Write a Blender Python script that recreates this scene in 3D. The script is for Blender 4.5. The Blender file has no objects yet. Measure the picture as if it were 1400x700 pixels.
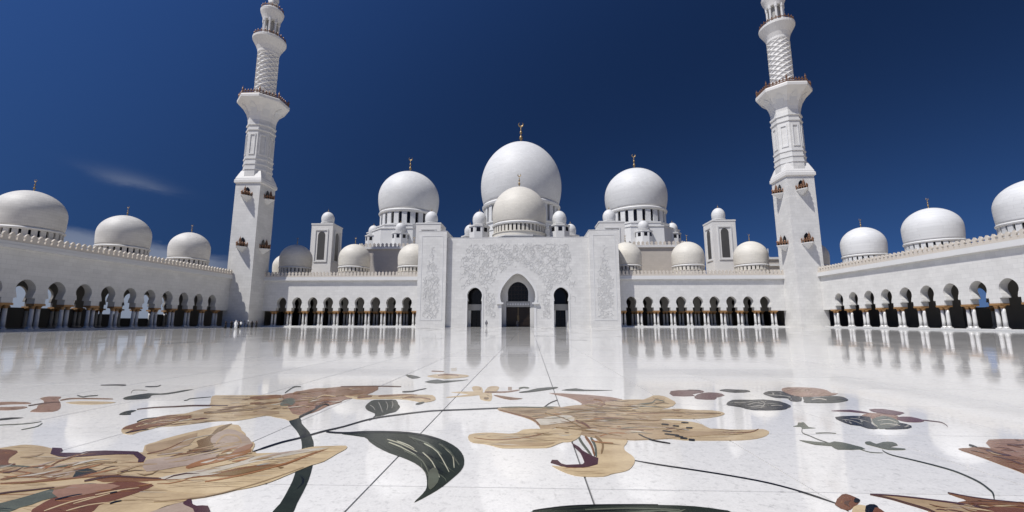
import bpy, math, random
from mathutils import Vector, geometry

random.seed(7)
scene = bpy.context.scene
COL = scene.collection
PI = math.pi
R_ = math.radians

# ------------------------------------------------------------------ camera
cam_data = bpy.data.cameras.new('camera')
cam_data.lens = 15.0
cam_data.sensor_width = 36.0
cam_data.clip_start = 0.05
cam_data.clip_end = 20000.0
cam = bpy.data.objects.new('camera', cam_data)
cam.location = (3.1, 0.0, 1.6)
cam.rotation_euler = (R_(90 + 8.675), 0.0, R_(2.281))
COL.objects.link(cam)
scene.camera = cam

# ------------------------------------------------------------------ sky and sun
SUN_EL, SUN_AZ = 59.5, 50.0          # azimuth: from straight behind the camera towards its left
world = bpy.data.worlds.new('World')
scene.world = world
world.use_nodes = True
wn, wl = world.node_tree.nodes, world.node_tree.links
wn.clear()
w_out = wn.new('ShaderNodeOutputWorld')
w_bg = wn.new('ShaderNodeBackground')
w_bg.inputs['Strength'].default_value = 0.052
w_sky = wn.new('ShaderNodeTexSky')
w_sky.sky_type = 'NISHITA'
w_sky.sun_disc = False
w_sky.sun_elevation = R_(SUN_EL)
w_sky.sun_rotation = R_(180 + SUN_AZ)
w_sky.altitude = 0.0
w_sky.air_density = 1.0
w_sky.dust_density = 0.15
w_sky.ozone_density = 3.0
# polarised, saturated sky: contrast up
w_gam = wn.new('ShaderNodeGamma'); w_gam.inputs['Gamma'].default_value = 1.12
w_scl = wn.new('ShaderNodeMix'); w_scl.data_type = 'RGBA'; w_scl.blend_type = 'MULTIPLY'
w_scl.inputs['Factor'].default_value = 1.0
# clear desert air: the pale band near the horizon is thinned out
w_tc = wn.new('ShaderNodeTexCoord')
w_va = wn.new('ShaderNodeVectorMath'); w_va.operation = 'MULTIPLY_ADD'
wl.new(w_tc.outputs['Generated'], w_va.inputs[0])
w_va.inputs[1].default_value = (1.0, 1.0, 0.80); w_va.inputs[2].default_value = (0.0, 0.0, 0.17)
w_vn = wn.new('ShaderNodeVectorMath'); w_vn.operation = 'NORMALIZE'
wl.new(w_va.outputs[0], w_vn.inputs[0]); wl.new(w_vn.outputs[0], w_sky.inputs['Vector'])
wl.new(w_sky.outputs['Color'], w_gam.inputs['Color'])
wl.new(w_gam.outputs['Color'], w_scl.inputs['A'])

W_TINT = (0.62, 0.99, 1.60)
def wmath(op, a, b=None, clamp=False):
    n = wn.new('ShaderNodeMath'); n.operation = op; n.use_clamp = clamp
    for k, v in enumerate((a, b)):
        if v is None: continue
        if isinstance(v, (int, float)): n.inputs[k].default_value = v
        else: wl.new(v, n.inputs[k])
    return n.outputs[0]
w_sep = wn.new('ShaderNodeSeparateXYZ')
wl.new(w_tc.outputs['Generated'], w_sep.inputs[0])
# polarising filter: Rayleigh-polarised light is held back most at 90 degrees from the sun
w_dot = wn.new('ShaderNodeVectorMath'); w_dot.operation = 'DOT_PRODUCT'
wl.new(w_tc.outputs['Generated'], w_dot.inputs[0])
w_dot.inputs[1].default_value = (-math.sin(R_(SUN_AZ))*math.cos(R_(SUN_EL)), -math.cos(R_(SUN_AZ))*math.cos(R_(SUN_EL)), math.sin(R_(SUN_EL)))
w_c2 = wmath('MULTIPLY', w_dot.outputs['Value'], w_dot.outputs['Value'])
w_pol = wmath('SUBTRACT', 1.0, wmath('MULTIPLY', wmath('DIVIDE', wmath('SUBTRACT', 1.0, w_c2), wmath('ADD', 1.0, w_c2)), 0.74))
w_vs = wn.new('ShaderNodeCombineXYZ')
for k_ in range(3): wl.new(wmath('MULTIPLY', w_pol, W_TINT[k_]), w_vs.inputs[k_])
wl.new(w_vs.outputs[0], w_scl.inputs['B'])
w_noise = wn.new('ShaderNodeTexNoise')
w_map = wn.new('ShaderNodeMapping')
w_map.inputs['Scale'].default_value = (5.0, 5.0, 17.0)
w_map.inputs['Rotation'].default_value = (0.0, R_(-12), 0.0)
wl.new(w_tc.outputs['Generated'], w_map.inputs[0]); wl.new(w_map.outputs[0], w_noise.inputs['Vector'])
w_noise.inputs['Scale'].default_value = 1.6
w_noise.inputs['Detail'].default_value = 6.0
w_noise.inputs['Roughness'].default_value = 0.62
# a thin streak of cirrus and a low bank of haze cloud, both in the left part of the sky
az = wmath('ARCTAN2', w_sep.outputs['X'], w_sep.outputs['Y'])
el = wmath('ARCSINE', w_sep.outputs['Z'])
def bump(v, c, w):
    t = wmath('DIVIDE', wmath('SUBTRACT', v, c), w)
    return wmath('POWER', 2.718, wmath('MULTIPLY', wmath('MULTIPLY', t, t), -1.0))
cir = wmath('MULTIPLY', bump(az, R_(-45.0), R_(3.0)),
            bump(wmath('ADD', el, wmath('ADD', wmath('MULTIPLY', az, 0.114), wmath('MULTIPLY', w_noise.outputs['Fac'], 0.05))), R_(9.06 + 1.4), R_(0.60)))
cir = wmath('MULTIPLY', cir, wmath('MULTIPLY', wmath('SUBTRACT', w_noise.outputs['Fac'], 0.36, True), 3.6, True))
edge = wmath('ADD', wmath('SUBTRACT', R_(3.9), wmath('MULTIPLY', az, 0.10)), wmath('MULTIPLY', wmath('SUBTRACT', w_noise.outputs['Fac'], 0.5), 0.045))
bank = wmath('MULTIPLY', wmath('MULTIPLY', wmath('SUBTRACT', R_(-33.0), az), 9.0, True),
             wmath('MULTIPLY', wmath('SUBTRACT', edge, el), 60.0, True))
bank = wmath('MULTIPLY', bank, wmath('ADD', 0.55, wmath('MULTIPLY', wmath('SUBTRACT', R_(8.0), el), 4.5), True))
cl = wmath('ADD', wmath('MULTIPLY', cir, 0.26), wmath('MULTIPLY', bank, 0.92), True)
w_mix = wn.new('ShaderNodeMix'); w_mix.data_type = 'RGBA'
wl.new(cl, w_mix.inputs['Factor'])
wl.new(w_scl.outputs['Result'], w_mix.inputs['A'])
w_mix.inputs['B'].default_value = (5.4, 6.1, 7.6, 1)
w_hz = wn.new('ShaderNodeMix'); w_hz.data_type = 'RGBA'      # thin grey haze right at the horizon, all round
wl.new(wmath('MULTIPLY', wmath('MULTIPLY', wmath('SUBTRACT', R_(5.5), el), 9.0, True), 0.55), w_hz.inputs['Factor'])
wl.new(w_mix.outputs['Result'], w_hz.inputs['A']); w_hz.inputs['B'].default_value = (2.6, 3.3, 4.6, 1)
wl.new(w_hz.outputs['Result'], w_bg.inputs['Color'])
wl.new(w_bg.outputs[0], w_out.inputs[0])

sun_data = bpy.data.lights.new('sun', 'SUN')
sun_data.energy = 5.0
sun_data.angle = R_(0.53)
sun_data.color = (1.0, 0.972, 0.93)
sun = bpy.data.objects.new('sun', sun_data)
d_sun = Vector((-math.sin(R_(SUN_AZ)) * math.cos(R_(SUN_EL)), -math.cos(R_(SUN_AZ)) * math.cos(R_(SUN_EL)), math.sin(R_(SUN_EL))))
sun.rotation_euler = d_sun.to_track_quat('Z', 'Y').to_euler()
sun.location = (-60, -40, 120)
COL.objects.link(sun)

vs = scene.view_settings
vs.view_transform = 'Standard'
vs.look = 'None'
vs.exposure = 0.06
vs.gamma = 1.0
vs.use_curve_mapping = False

# ------------------------------------------------------------------ helpers
class MB:
    """collects vertices and faces of one mesh"""
    xf = None
    def __init__(s): s.v = []; s.f = []
    def add(s, vs, fs):
        o = len(s.v); s.v += [tuple(p) for p in vs]; s.f += [tuple(i + o for i in f) for f in fs]
    def box(s, x0, x1, y0, y1, z0, z1):
        s.add([(x0,y0,z0),(x1,y0,z0),(x1,y1,z0),(x0,y1,z0),(x0,y0,z1),(x1,y0,z1),(x1,y1,z1),(x0,y1,z1)],
              [(0,3,2,1),(4,5,6,7),(0,1,5,4),(1,2,6,5),(2,3,7,6),(3,0,4,7)])
    def frustum(s, cx, cy, pts, n=4, rot=PI/4, cap=True):
        """stack of regular polygons: pts = [(z, apothem)]"""
        k = 1 / math.cos(PI / n); vs = []; fs = []
        for z, a in pts:
            for i in range(n):
                t = rot + 2*PI*i/n
                vs.append((cx + a*k*math.cos(t), cy + a*k*math.sin(t), z))
        for j in range(len(pts) - 1):
            for i in range(n):
                fs.append((j*n+i, j*n+(i+1) % n, (j+1)*n+(i+1) % n, (j+1)*n+i))
        if cap:
            fs.append(tuple(range(n-1, -1, -1))); fs.append(tuple((len(pts)-1)*n+i for i in range(n)))
        s.add(vs, fs)
    def lathe(s, cx, cy, pts, n=32, cap=True):
        vs = []; fs = []
        for r, z in pts:
            for i in range(n):
                t = 2*PI*i/n
                vs.append((cx + r*math.cos(t), cy + r*math.sin(t), z))
        m = len(pts)
        for j in range(m - 1):
            for i in range(n):
                fs.append((j*n+i, j*n+(i+1) % n, (j+1)*n+(i+1) % n, (j+1)*n+i))
        if cap:
            fs.append(tuple(range(n-1, -1, -1))); fs.append(tuple((m-1)*n+i for i in range(n)))
        s.add(vs, fs)
    def prism(s, pts, a0, a1, fn):
        """extrude 2-D outline between a0 and a1; fn(u, v, a) -> xyz"""
        tris = geometry.tessellate_polygon([[Vector((p[0], p[1], 0)) for p in pts]])
        n = len(pts)
        vs = [fn(p[0], p[1], a0) for p in pts] + [fn(p[0], p[1], a1) for p in pts]
        fs = [t for t in tris] + [(t[2]+n, t[1]+n, t[0]+n) for t in tris]
        fs += [(i, (i+1) % n, n+(i+1) % n, n+i) for i in range(n)]
        s.add(vs, fs)
    def mesh(s, name, mat, smooth=False):
        if MB.xf: s.v = [MB.xf(q) for q in s.v]
        me = bpy.data.meshes.new(name); me.from_pydata(s.v, [], s.f); me.update()
        if mat is not None: me.materials.append(mat)
        if smooth:
            me.polygons.foreach_set('use_smooth', [True]*len(me.polygons))
        return me
    def build(s, name, mat, parent=None, smooth=False, kind=None):
        return link(name, s.mesh(name, mat, smooth), parent, kind=kind)

def recalc(me):
    import bmesh
    b = bmesh.new(); b.from_mesh(me); bmesh.ops.recalc_face_normals(b, faces=b.faces); b.to_mesh(me); b.free()
    return me

def link(name, me, parent=None, loc=None, rotz=None, kind=None):
    o = bpy.data.objects.new(name, me); COL.objects.link(o)
    if parent is not None: o.parent = parent
    if loc is not None: o.location = loc
    if rotz is not None: o.rotation_euler = (0, 0, rotz)
    if kind: o['kind'] = kind
    return o

def tag(o, label, cat, group=None):
    o['label'] = label; o['category'] = cat
    if group: o['group'] = group
    return o

def thing(name, label, cat, loc=(0, 0, 0), rotz=0.0, group=None):
    o = bpy.data.objects.new(name, None); COL.objects.link(o)
    o.location = loc; o.rotation_euler = (0, 0, rotz); o.empty_display_size = 0.5
    return tag(o, label, cat, group)

def copy_tree(o, parent=None):
    c = o.copy(); COL.objects.link(c)
    if parent is not None: c.parent = parent
    for ch in list(o.children): copy_tree(ch, c)
    return c

# ------------------------------------------------------------------ materials
def mat_new(name):
    m = bpy.data.materials.new(name); m.use_nodes = True
    nt = m.node_tree
    return m, nt.nodes, nt.links, nt.nodes['Principled BSDF']

def srgb(r, g, b):
    f = lambda c: (c/255/12.92) if c/255 <= 0.04045 else ((c/255 + 0.055)/1.055)**2.4
    return (f(r), f(g), f(b))

def stone(name, col, rough=0.55, var=0.07, scale=0.35, grain=9.0, joints=None, bump=0.0, spec=0.35, metal=0.0, stain=0.0, jc=0.10):
    """procedural stone: broad tone changes, fine grain, optional cladding joints (size of the slabs)"""
    m, n, l, p = mat_new(name)
    p.inputs['Roughness'].default_value = rough
    p.inputs['Specular IOR Level'].default_value = spec
    p.inputs['Metallic'].default_value = metal
    geo = n.new('ShaderNodeNewGeometry')
    a = n.new('ShaderNodeTexNoise'); a.inputs['Scale'].default_value = scale; a.inputs['Detail'].default_value = 5
    b = n.new('ShaderNodeTexNoise'); b.inputs['Scale'].default_value = grain; b.inputs['Detail'].default_value = 3
    l.new(geo.outputs['Position'], a.inputs['Vector']); l.new(geo.outputs['Position'], b.inputs['Vector'])
    def mth(op, x, y):
        k = n.new('ShaderNodeMath'); k.operation = op
        for i, v in enumerate((x, y)):
            if isinstance(v, (int, float)): k.inputs[i].default_value = v
            else: l.new(v, k.inputs[i])
        return k.outputs[0]
    v = mth('ADD', mth('MULTIPLY', mth('SUBTRACT', a.outputs['Fac'], 0.5), var*2.2),
            mth('MULTIPLY', mth('SUBTRACT', b.outputs['Fac'], 0.5), var*1.2))
    val = mth('ADD', 1.0, v)
    if joints:
        sx = n.new('ShaderNodeSeparateXYZ'); l.new(geo.outputs['Position'], sx.inputs[0])
        cb = n.new('ShaderNodeCombineXYZ')
        l.new(mth('ADD', sx.outputs[0], sx.outputs[1]), cb.inputs[0]); l.new(sx.outputs[2], cb.inputs[1])
        br = n.new('ShaderNodeTexBrick')
        br.inputs['Scale'].default_value = 1.0
        br.inputs['Brick Width'].default_value = joints[0]; br.inputs['Row Height'].default_value = joints[1]
        br.inputs['Mortar Size'].default_value = 0.02; br.inputs['Mortar Smooth'].default_value = 0.3
        br.inputs['Color1'].default_value = (1, 1, 1, 1); br.inputs['Color2'].default_value = (1 - jc*.55, 1 - jc*.55, 1 - jc*.55, 1)
        br.inputs['Mortar'].default_value = (1 - jc*1.5, 1 - jc*1.5, 1 - jc*1.5, 1)
        l.new(cb.outputs[0], br.inputs['Vector'])
        bw = n.new('ShaderNodeRGBToBW'); l.new(br.outputs['Color'], bw.inputs[0])
        val = mth('MULTIPLY', val, bw.outputs[0])
    if stain:
        st = n.new('ShaderNodeTexNoise'); st.inputs['Scale'].default_value = 0.5; st.inputs['Detail'].default_value = 4
        mp = n.new('ShaderNodeMapping'); mp.inputs['Scale'].default_value = (0.5, 0.5, 1.6)
        l.new(geo.outputs['Position'], mp.inputs[0]); l.new(mp.outputs[0], st.inputs['Vector'])
        val = mth('MULTIPLY', val, mth('ADD', 1.0 - stain*0.5, mth('MULTIPLY', mth('SUBTRACT', st.outputs['Fac'], 0.4), stain*1.2)))
    mix = n.new('ShaderNodeMix'); mix.data_type = 'RGBA'; mix.blend_type = 'MULTIPLY'
    mix.inputs['Factor'].default_value = 1.0
    mix.inputs['A'].default_value = (*col, 1)
    l.new(val, mix.inputs['B'])
    l.new(mix.outputs['Result'], p.inputs['Base Color'])
    if bump:
        bp = n.new('ShaderNodeBump'); bp.inputs['Strength'].default_value = bump; bp.inputs['Distance'].default_value = 0.03
        l.new(b.outputs['Fac'], bp.inputs['Height']); l.new(bp.outputs[0], p.inputs['Normal'])
    return m

M = {}
M['wall'] = stone('white_marble_cladding', (0.625, 0.615, 0.590), joints=(1.5, 0.75), var=0.11, grain=2.4, rough=0.5, jc=0.15, stain=0.10)
M['wall_plain'] = stone('white_marble_plain', (0.625, 0.612, 0.588), var=0.06)
M['trim'] = stone('pale_trim_marble', (0.585, 0.581, 0.569), var=0.04)
M['relief'] = stone('carved_grey_marble', (0.50, 0.495, 0.48), var=0.10, grain=5.0)
M['merlon'] = stone('beige_merlon_stone', (0.521, 0.474, 0.411), var=0.10)
M['dome_white'] = stone('white_dome_marble', (0.608, 0.608, 0.600), joints=(1.3, 0.62), var=0.03, rough=0.58, stain=0.05, jc=0.15)
M['dome_cream'] = stone('cream_dome_marble', (0.610, 0.578, 0.510), joints=(1.1, 0.5), var=0.04, rough=0.58, stain=0.10, jc=0.15)
M['dome_aged'] = stone('aged_dome_marble', (0.620, 0.600, 0.560), joints=(1.1, 0.5), var=0.05, rough=0.58, stain=0.25, jc=0.15)
M['beige_wall'] = stone('beige_hall_marble', (0.442, 0.403, 0.356), joints=(1.5, 0.75), var=0.06)
M['column'] = stone('white_column_marble', (0.585, 0.577, 0.561), var=0.05, rough=0.3, spec=0.5)
M['capital'] = stone('bronze_gold_capital', (0.34, 0.195, 0.085), var=0.25, grain=14.0, rough=0.5, metal=0.4)
M['gold'] = stone('gilded_metal', (0.27, 0.195, 0.10), var=0.12, grain=6.0, rough=0.45, metal=0.6)
M['brown_rail'] = stone('brown_bronze_rail', (0.16, 0.085, 0.05), var=0.2, rough=0.5, metal=0.3)
M['balcony_rail'] = stone('reddish_bronze_rail', (0.20, 0.105, 0.06), var=0.25, grain=10, rough=0.5, metal=0.2)
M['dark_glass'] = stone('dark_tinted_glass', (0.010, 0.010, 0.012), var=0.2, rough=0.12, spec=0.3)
M['door'] = stone('dark_bronze_door', (0.012, 0.008, 0.006), var=0.3, rough=0.4)
M['door_frame'] = stone('bronze_door_frame', (0.022, 0.014, 0.009), var=0.3, rough=0.45, metal=0.2)
M['ceiling'] = stone('shade_dark_ceiling', (0.035, 0.027, 0.020), var=0.15, rough=0.7)  # shade under the roof put into the colour, not a timber tone
M['paving_dark'] = stone('shade_dark_paving', (0.06, 0.06, 0.06), var=0.12, rough=0.35)  # interior shade put into the paving colour, not a granite tone
M['plinth'] = stone('white_plinth_marble', (0.569, 0.569, 0.553), var=0.05)
M['shade_glass'] = stone('grey_screen_glass', (0.07, 0.068, 0.066), var=0.2, rough=0.4)
M['inner_stone'] = stone('shade_darkened_stone', (0.20, 0.19, 0.175), var=0.08)  # pale stone darkened: the gallery shade is put into its colour
M['screen'] = stone('pierced_stone_screen', (0.332, 0.324, 0.308), var=0.25, grain=4.0)
M['joint'] = stone('grey_joint_mortar', (0.10, 0.10, 0.10), var=0.2)
M['sand'] = stone('pale_sandy_ground', (0.36, 0.31, 0.24), var=0.15, scale=0.02, grain=0.4, rough=0.9)

def floor_marble(name, base=(0.672, 0.653, 0.616)):
    m, n, l, p = mat_new(name)
    geo = n.new('ShaderNodeNewGeometry'); oi = n.new('ShaderNodeObjectInfo')
    def mth(op, x, y=0.0):
        k = n.new('ShaderNodeMath'); k.operation = op
        for i, v in enumerate((x, y)):
            if isinstance(v, (int, float)): k.inputs[i].default_value = v
            else: l.new(v, k.inputs[i])
        return k.outputs[0]
    rnd = mth('FRACT', mth('ADD', geo.outputs['Random Per Island'], oi.outputs['Random']))
    def noise(s, d=4, r=0.55):
        t = n.new('ShaderNodeTexNoise'); t.inputs['Scale'].default_value = s; t.inputs['Detail'].default_value = d
        t.inputs['Roughness'].default_value = r
        l.new(geo.outputs['Position'], t.inputs['Vector']); return t.outputs['Fac']
    a, b, c = noise(0.45), noise(7.0, 5, 0.7), noise(38.0, 3, 0.7)
    val = mth('ADD', 0.985, mth('MULTIPLY', mth('SUBTRACT', rnd, 0.5), 0.09))
    val = mth('ADD', val, mth('MULTIPLY', mth('SUBTRACT', a, 0.5), 0.06))
    val = mth('ADD', val, mth('MULTIPLY', mth('SUBTRACT', b, 0.5), 0.17))
    val = mth('ADD', val, mth('MULTIPLY', mth('SUBTRACT', c, 0.5), 0.34))
    spk = n.new('ShaderNodeMapRange'); spk.inputs['From Min'].default_value = 0.53; spk.inputs['From Max'].default_value = 0.70
    l.new(noise(13.0, 7, 0.78), spk.inputs['Value'])
    vein = n.new('ShaderNodeMapRange'); vein.inputs['From Min'].default_value = 0.55; vein.inputs['From Max'].default_value = 0.72
    l.new(noise(2.6, 6, 0.7), vein.inputs['Value'])
    val = mth('SUBTRACT', mth('SUBTRACT', val, mth('MULTIPLY', spk.outputs[0], 0.36)), mth('MULTIPLY', vein.outputs[0], 0.11))
    mix = n.new('ShaderNodeMix'); mix.data_type = 'RGBA'; mix.blend_type = 'MULTIPLY'
    mix.inputs['Factor'].default_value = 1.0; mix.inputs['A'].default_value = (*base, 1)
    l.new(val, mix.inputs['B']); l.new(mix.outputs['Result'], p.inputs['Base Color'])
    p.inputs['Specular IOR Level'].default_value = 0.40
    rg = mth('ADD', 0.022, mth('MULTIPLY', noise(0.9, 4), 0.075)); l.new(rg, p.inputs['Roughness'])
    bp = n.new('ShaderNodeBump'); bp.inputs['Strength'].default_value = 0.10; bp.inputs['Distance'].default_value = 0.004
    l.new(noise(1.6, 3), bp.inputs['Height'])
    mp = n.new('ShaderNodeMapping'); mp.inputs['Scale'].default_value = (0.10, 0.85, 1.0)
    l.new(geo.outputs['Position'], mp.inputs[0])
    wv = n.new('ShaderNodeTexNoise'); wv.inputs['Scale'].default_value = 1.0; wv.inputs['Detail'].default_value = 3
    l.new(mp.outputs[0], wv.inputs['Vector'])
    b2 = n.new('ShaderNodeBump'); b2.inputs['Strength'].default_value = 0.35; b2.inputs['Distance'].default_value = 0.006
    l.new(wv.outputs['Fac'], b2.inputs['Height']); l.new(bp.outputs[0], b2.inputs['Normal']); l.new(b2.outputs[0], p.inputs['Normal'])
    return m
M['floor'] = floor_marble('polished_white_marble')

# ------------------------------------------------------------------ ground and courtyard floor
g = MB(); g.add([(-6000,-6000,-0.5),(6000,-6000,-0.5),(6000,6000,-0.5),(-6000,6000,-0.5)], [(0,1,2,3)])
ground = g.build('ground', M['sand'], kind='structure')
f = MB(); f.box(-100, 100, -70, 230, -0.45, -0.012)
floor = f.build('courtyard_floor', M['joint'], kind='structure')

S = 2.14; GAP = 0.015
X_OFF, Y_OFF = 3.1 + 0.567, 4.43        # a joint crossing measured on the paving
sl = MB(); hh = (S - GAP)/2
sl.add([(-hh,-hh,-0.012),(hh,-hh,-0.012),(hh,hh,-0.012),(-hh,hh,-0.012),(-hh+.003,-hh+.003,0),(hh-.003,-hh+.003,0),(hh-.003,hh-.003,0),(-hh+.003,hh-.003,0)],
       [(4,5,6,7),(0,1,5,4),(1,2,6,5),(2,3,7,6),(3,0,4,7)])
slab_me = sl.mesh('floor_slab', M['floor'])
cells = []
for i in range(-40, 39):
    for j in range(-36, 54):
        cx = X_OFF + (i + 0.5)*S; cy = Y_OFF + (j + 0.5)*S
        if abs(cx) > 79.0 or cy > 121.0 or cy < -66: continue
        dx, dy = cx - 3.1, cy
        vis = dy > 2.0 and abs(dx) < dy*1.35 + 2.0
        cells.append((0 if vis else 1, dx*dx + dy*dy, cx, cy))
cells.sort()
for k, (v_, d_, cx, cy) in enumerate(cells[:290]):
    o = link('floor_slab', slab_me, floor, (cx, cy, random.uniform(-.0006, .0006)))
    o.rotation_euler = (random.gauss(0, .0005), random.gauss(0, .0005), 0)
far = MB()
for (v_, d_, cx, cy) in cells[290:]:
    tx, ty = random.gauss(0, .0008), random.gauss(0, .0020)
    z = lambda x, y: x*tx + y*ty
    q = hh
    far.add([(cx-q,cy-q,z(-q,-q)),(cx+q,cy-q,z(q,-q)),(cx+q,cy+q,z(q,q)),(cx-q,cy+q,z(-q,q))], [(0,1,2,3)])
far.build('floor_slab_field', M['floor'], floor, kind='stuff')

# ------------------------------------------------------------------ openings in walls
def keyhole(rad, zc, z_cusp, hw_cusp, hw_low, z_low, point=0.10, n=14):
    """(z, half width) from bottom to top of a horseshoe arch on stepped jambs"""
    pr = [(z_low, hw_low), (z_cusp - 0.22, hw_low), (z_cusp - 0.215, hw_cusp), (z_cusp, hw_cusp)]
    t0 = -math.acos(min(1, hw_cusp/rad))
    for i in range(1, n + 1):
        t = t0 + (PI/2 - t0)*i/n
        w = rad*math.cos(t); z = zc + rad*math.sin(t)
        if t > 0: z += point*rad*(math.sin(t)**6)
        pr.append((z, max(w, 0.0)))
    return pr

def hw_at(pr, z):
    if z < pr[0][0] - 1e-6 or z > pr[-1][0] + 1e-6: return None
    for (z0, w0), (z1, w1) in zip(pr, pr[1:]):
        if z0 - 1e-9 <= z <= z1 + 1e-9:
            return w0 if z1 - z0 < 1e-9 else w0 + (w1 - w0)*(z - z0)/(z1 - z0)
    return pr[-1][1]

def wall_with_openings(mb, u0, u1, z0, z1, a0, a1, ops, fn):
    """wall from u0 to u1, z0 to z1, faces at a0 (front) and a1 (back); ops = [(centre, profile)]; fn(u, a, z) -> xyz"""
    zs = {z0, z1}
    for c, pr in ops:
        for z, w in pr:
            if z0 <= z <= z1: zs.add(z)
    zs = sorted(zs)
    def quad(p):
        mb.add([fn(*q) for q in p], [(0,1,2,3)])
    for za, zb in zip(zs, zs[1:]):
        if zb - za < 1e-7: continue
        la, lb = u0, u0
        for c, pr in ops:
            if za >= pr[-1][0] - 1e-6 or zb <= pr[0][0] + 1e-6: continue
            wa, wb = hw_at(pr, za + 1e-7), hw_at(pr, zb - 1e-7)
            if wa is None or wb is None: continue
            for a in (a0, a1):
                quad([(la,a,za),(c-wa,a,za),(c-wb,a,zb),(lb,a,zb)])
            quad([(c-wa,a0,za),(c-wa,a1,za),(c-wb,a1,zb),(c-wb,a0,zb)])
            quad([(c+wa,a0,za),(c+wa,a1,za),(c+wb,a1,zb),(c+wb,a0,zb)])
            la, lb = c + wa, c + wb
        for a in (a0, a1):
            quad([(la,a,za),(u1,a,za),(u1,a,zb),(lb,a,zb)])
    # horizontal faces at the steps of the jambs, top, bottom, ends
    for c, pr in ops:
        for (za, wa), (zb, wb) in zip(pr, pr[1:]):
            if abs(zb - za) < 0.01 and abs(wa - wb) > 0.02:
                for sgn in (-1, 1):
                    quad([(c+sgn*wa,a0,za),(c+sgn*wb,a0,za),(c+sgn*wb,a1,za),(c+sgn*wa,a1,za)])
    quad([(u0,a0,z1),(u1,a0,z1),(u1,a1,z1),(u0,a1,z1)])
    quad([(u0,a0,z0),(u0,a1,z0),(u0,a1,z1),(u0,a0,z1)])
    quad([(u1,a0,z0),(u1,a1,z0),(u1,a1,z1),(u1,a0,z1)])
    # undersides between the openings
    spans = []; l_ = u0
    for c, pr in ops:
        if abs(pr[0][0] - z0) < 1e-6: spans.append((l_, c - pr[0][1])); l_ = c + pr[0][1]
    spans.append((l_, u1))
    if z0 > 0.5:
        for a, b in spans: quad([(a,a0,z0),(b,a0,z0),(b,a1,z0),(a,a1,z0)])

ARCH = keyhole(1.42, 6.80, 5.55, 1.12, 1.52, 4.45)

# ------------------------------------------------------------------ column with bronze palm capital (shared meshes)
c_ = MB(); c_.lathe(0, 0, [(.30,.70),(.29,1.6),(.27,3.0),(.255,3.62)], 14)
shaft_me = c_.mesh('column', M['column'], True)
c_ = MB(); c_.lathe(0, 0, [(.26,3.60),(.30,3.66),(.27,3.74),(.33,3.88),(.42,4.02),(.44,4.10),(.40,4.118)], 12)
cap_me = c_.mesh('capital', M['capital'], True)
c_ = MB(); c_.box(-.36,.36,-.36,.36,.30,.48); c_.lathe(0, 0, [(.36,.48),(.38,.54),(.33,.62),(.30,.70)], 12)
base_me = c_.mesh('base', M['column'])
b_ = MB(); b_.box(-.86,.86,-.72,.72,4.12,4.452)
abacus_me = b_.mesh('abacus', M['capital'])

def pier(parent, x, y, along_x, four=True):
    d = 0.46
    spots = [(-d,0),(d,0)]
    for u, v in spots:
        px, py = (x+u, y+v) if along_x else (x+v, y+u)
        s = link('column', shaft_me, parent, (px, py, 0))
        link('capital', cap_me, s); link('base', base_me, s)
    link('abacus', abacus_me, parent, (x, y, 0), 0.0 if along_x else PI/2)

# merlon of the parapet: stepped keyhole silhouette with a raised head
mo = [(-.36,0),(.36,0),(.36,.30),(.24,.36),(.24,.50),(.34,.58),(.34,.80),(.20,.98),(.10,1.02),(.10,1.16),(-.10,1.16),(-.10,1.02),(-.20,.98),(-.34,.80),(-.34,.58),(-.24,.50),(-.24,.36),(-.36,.30)]
q_ = MB(); q_.prism(mo, -.16, .16, lambda u, v, a: (u, a, v))
merlon_me = recalc(q_.mesh('merlon', M['merlon']))

Z_WALL, Z_CORN, Z_PAR = 13.1, 14.1, 14.45

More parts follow.
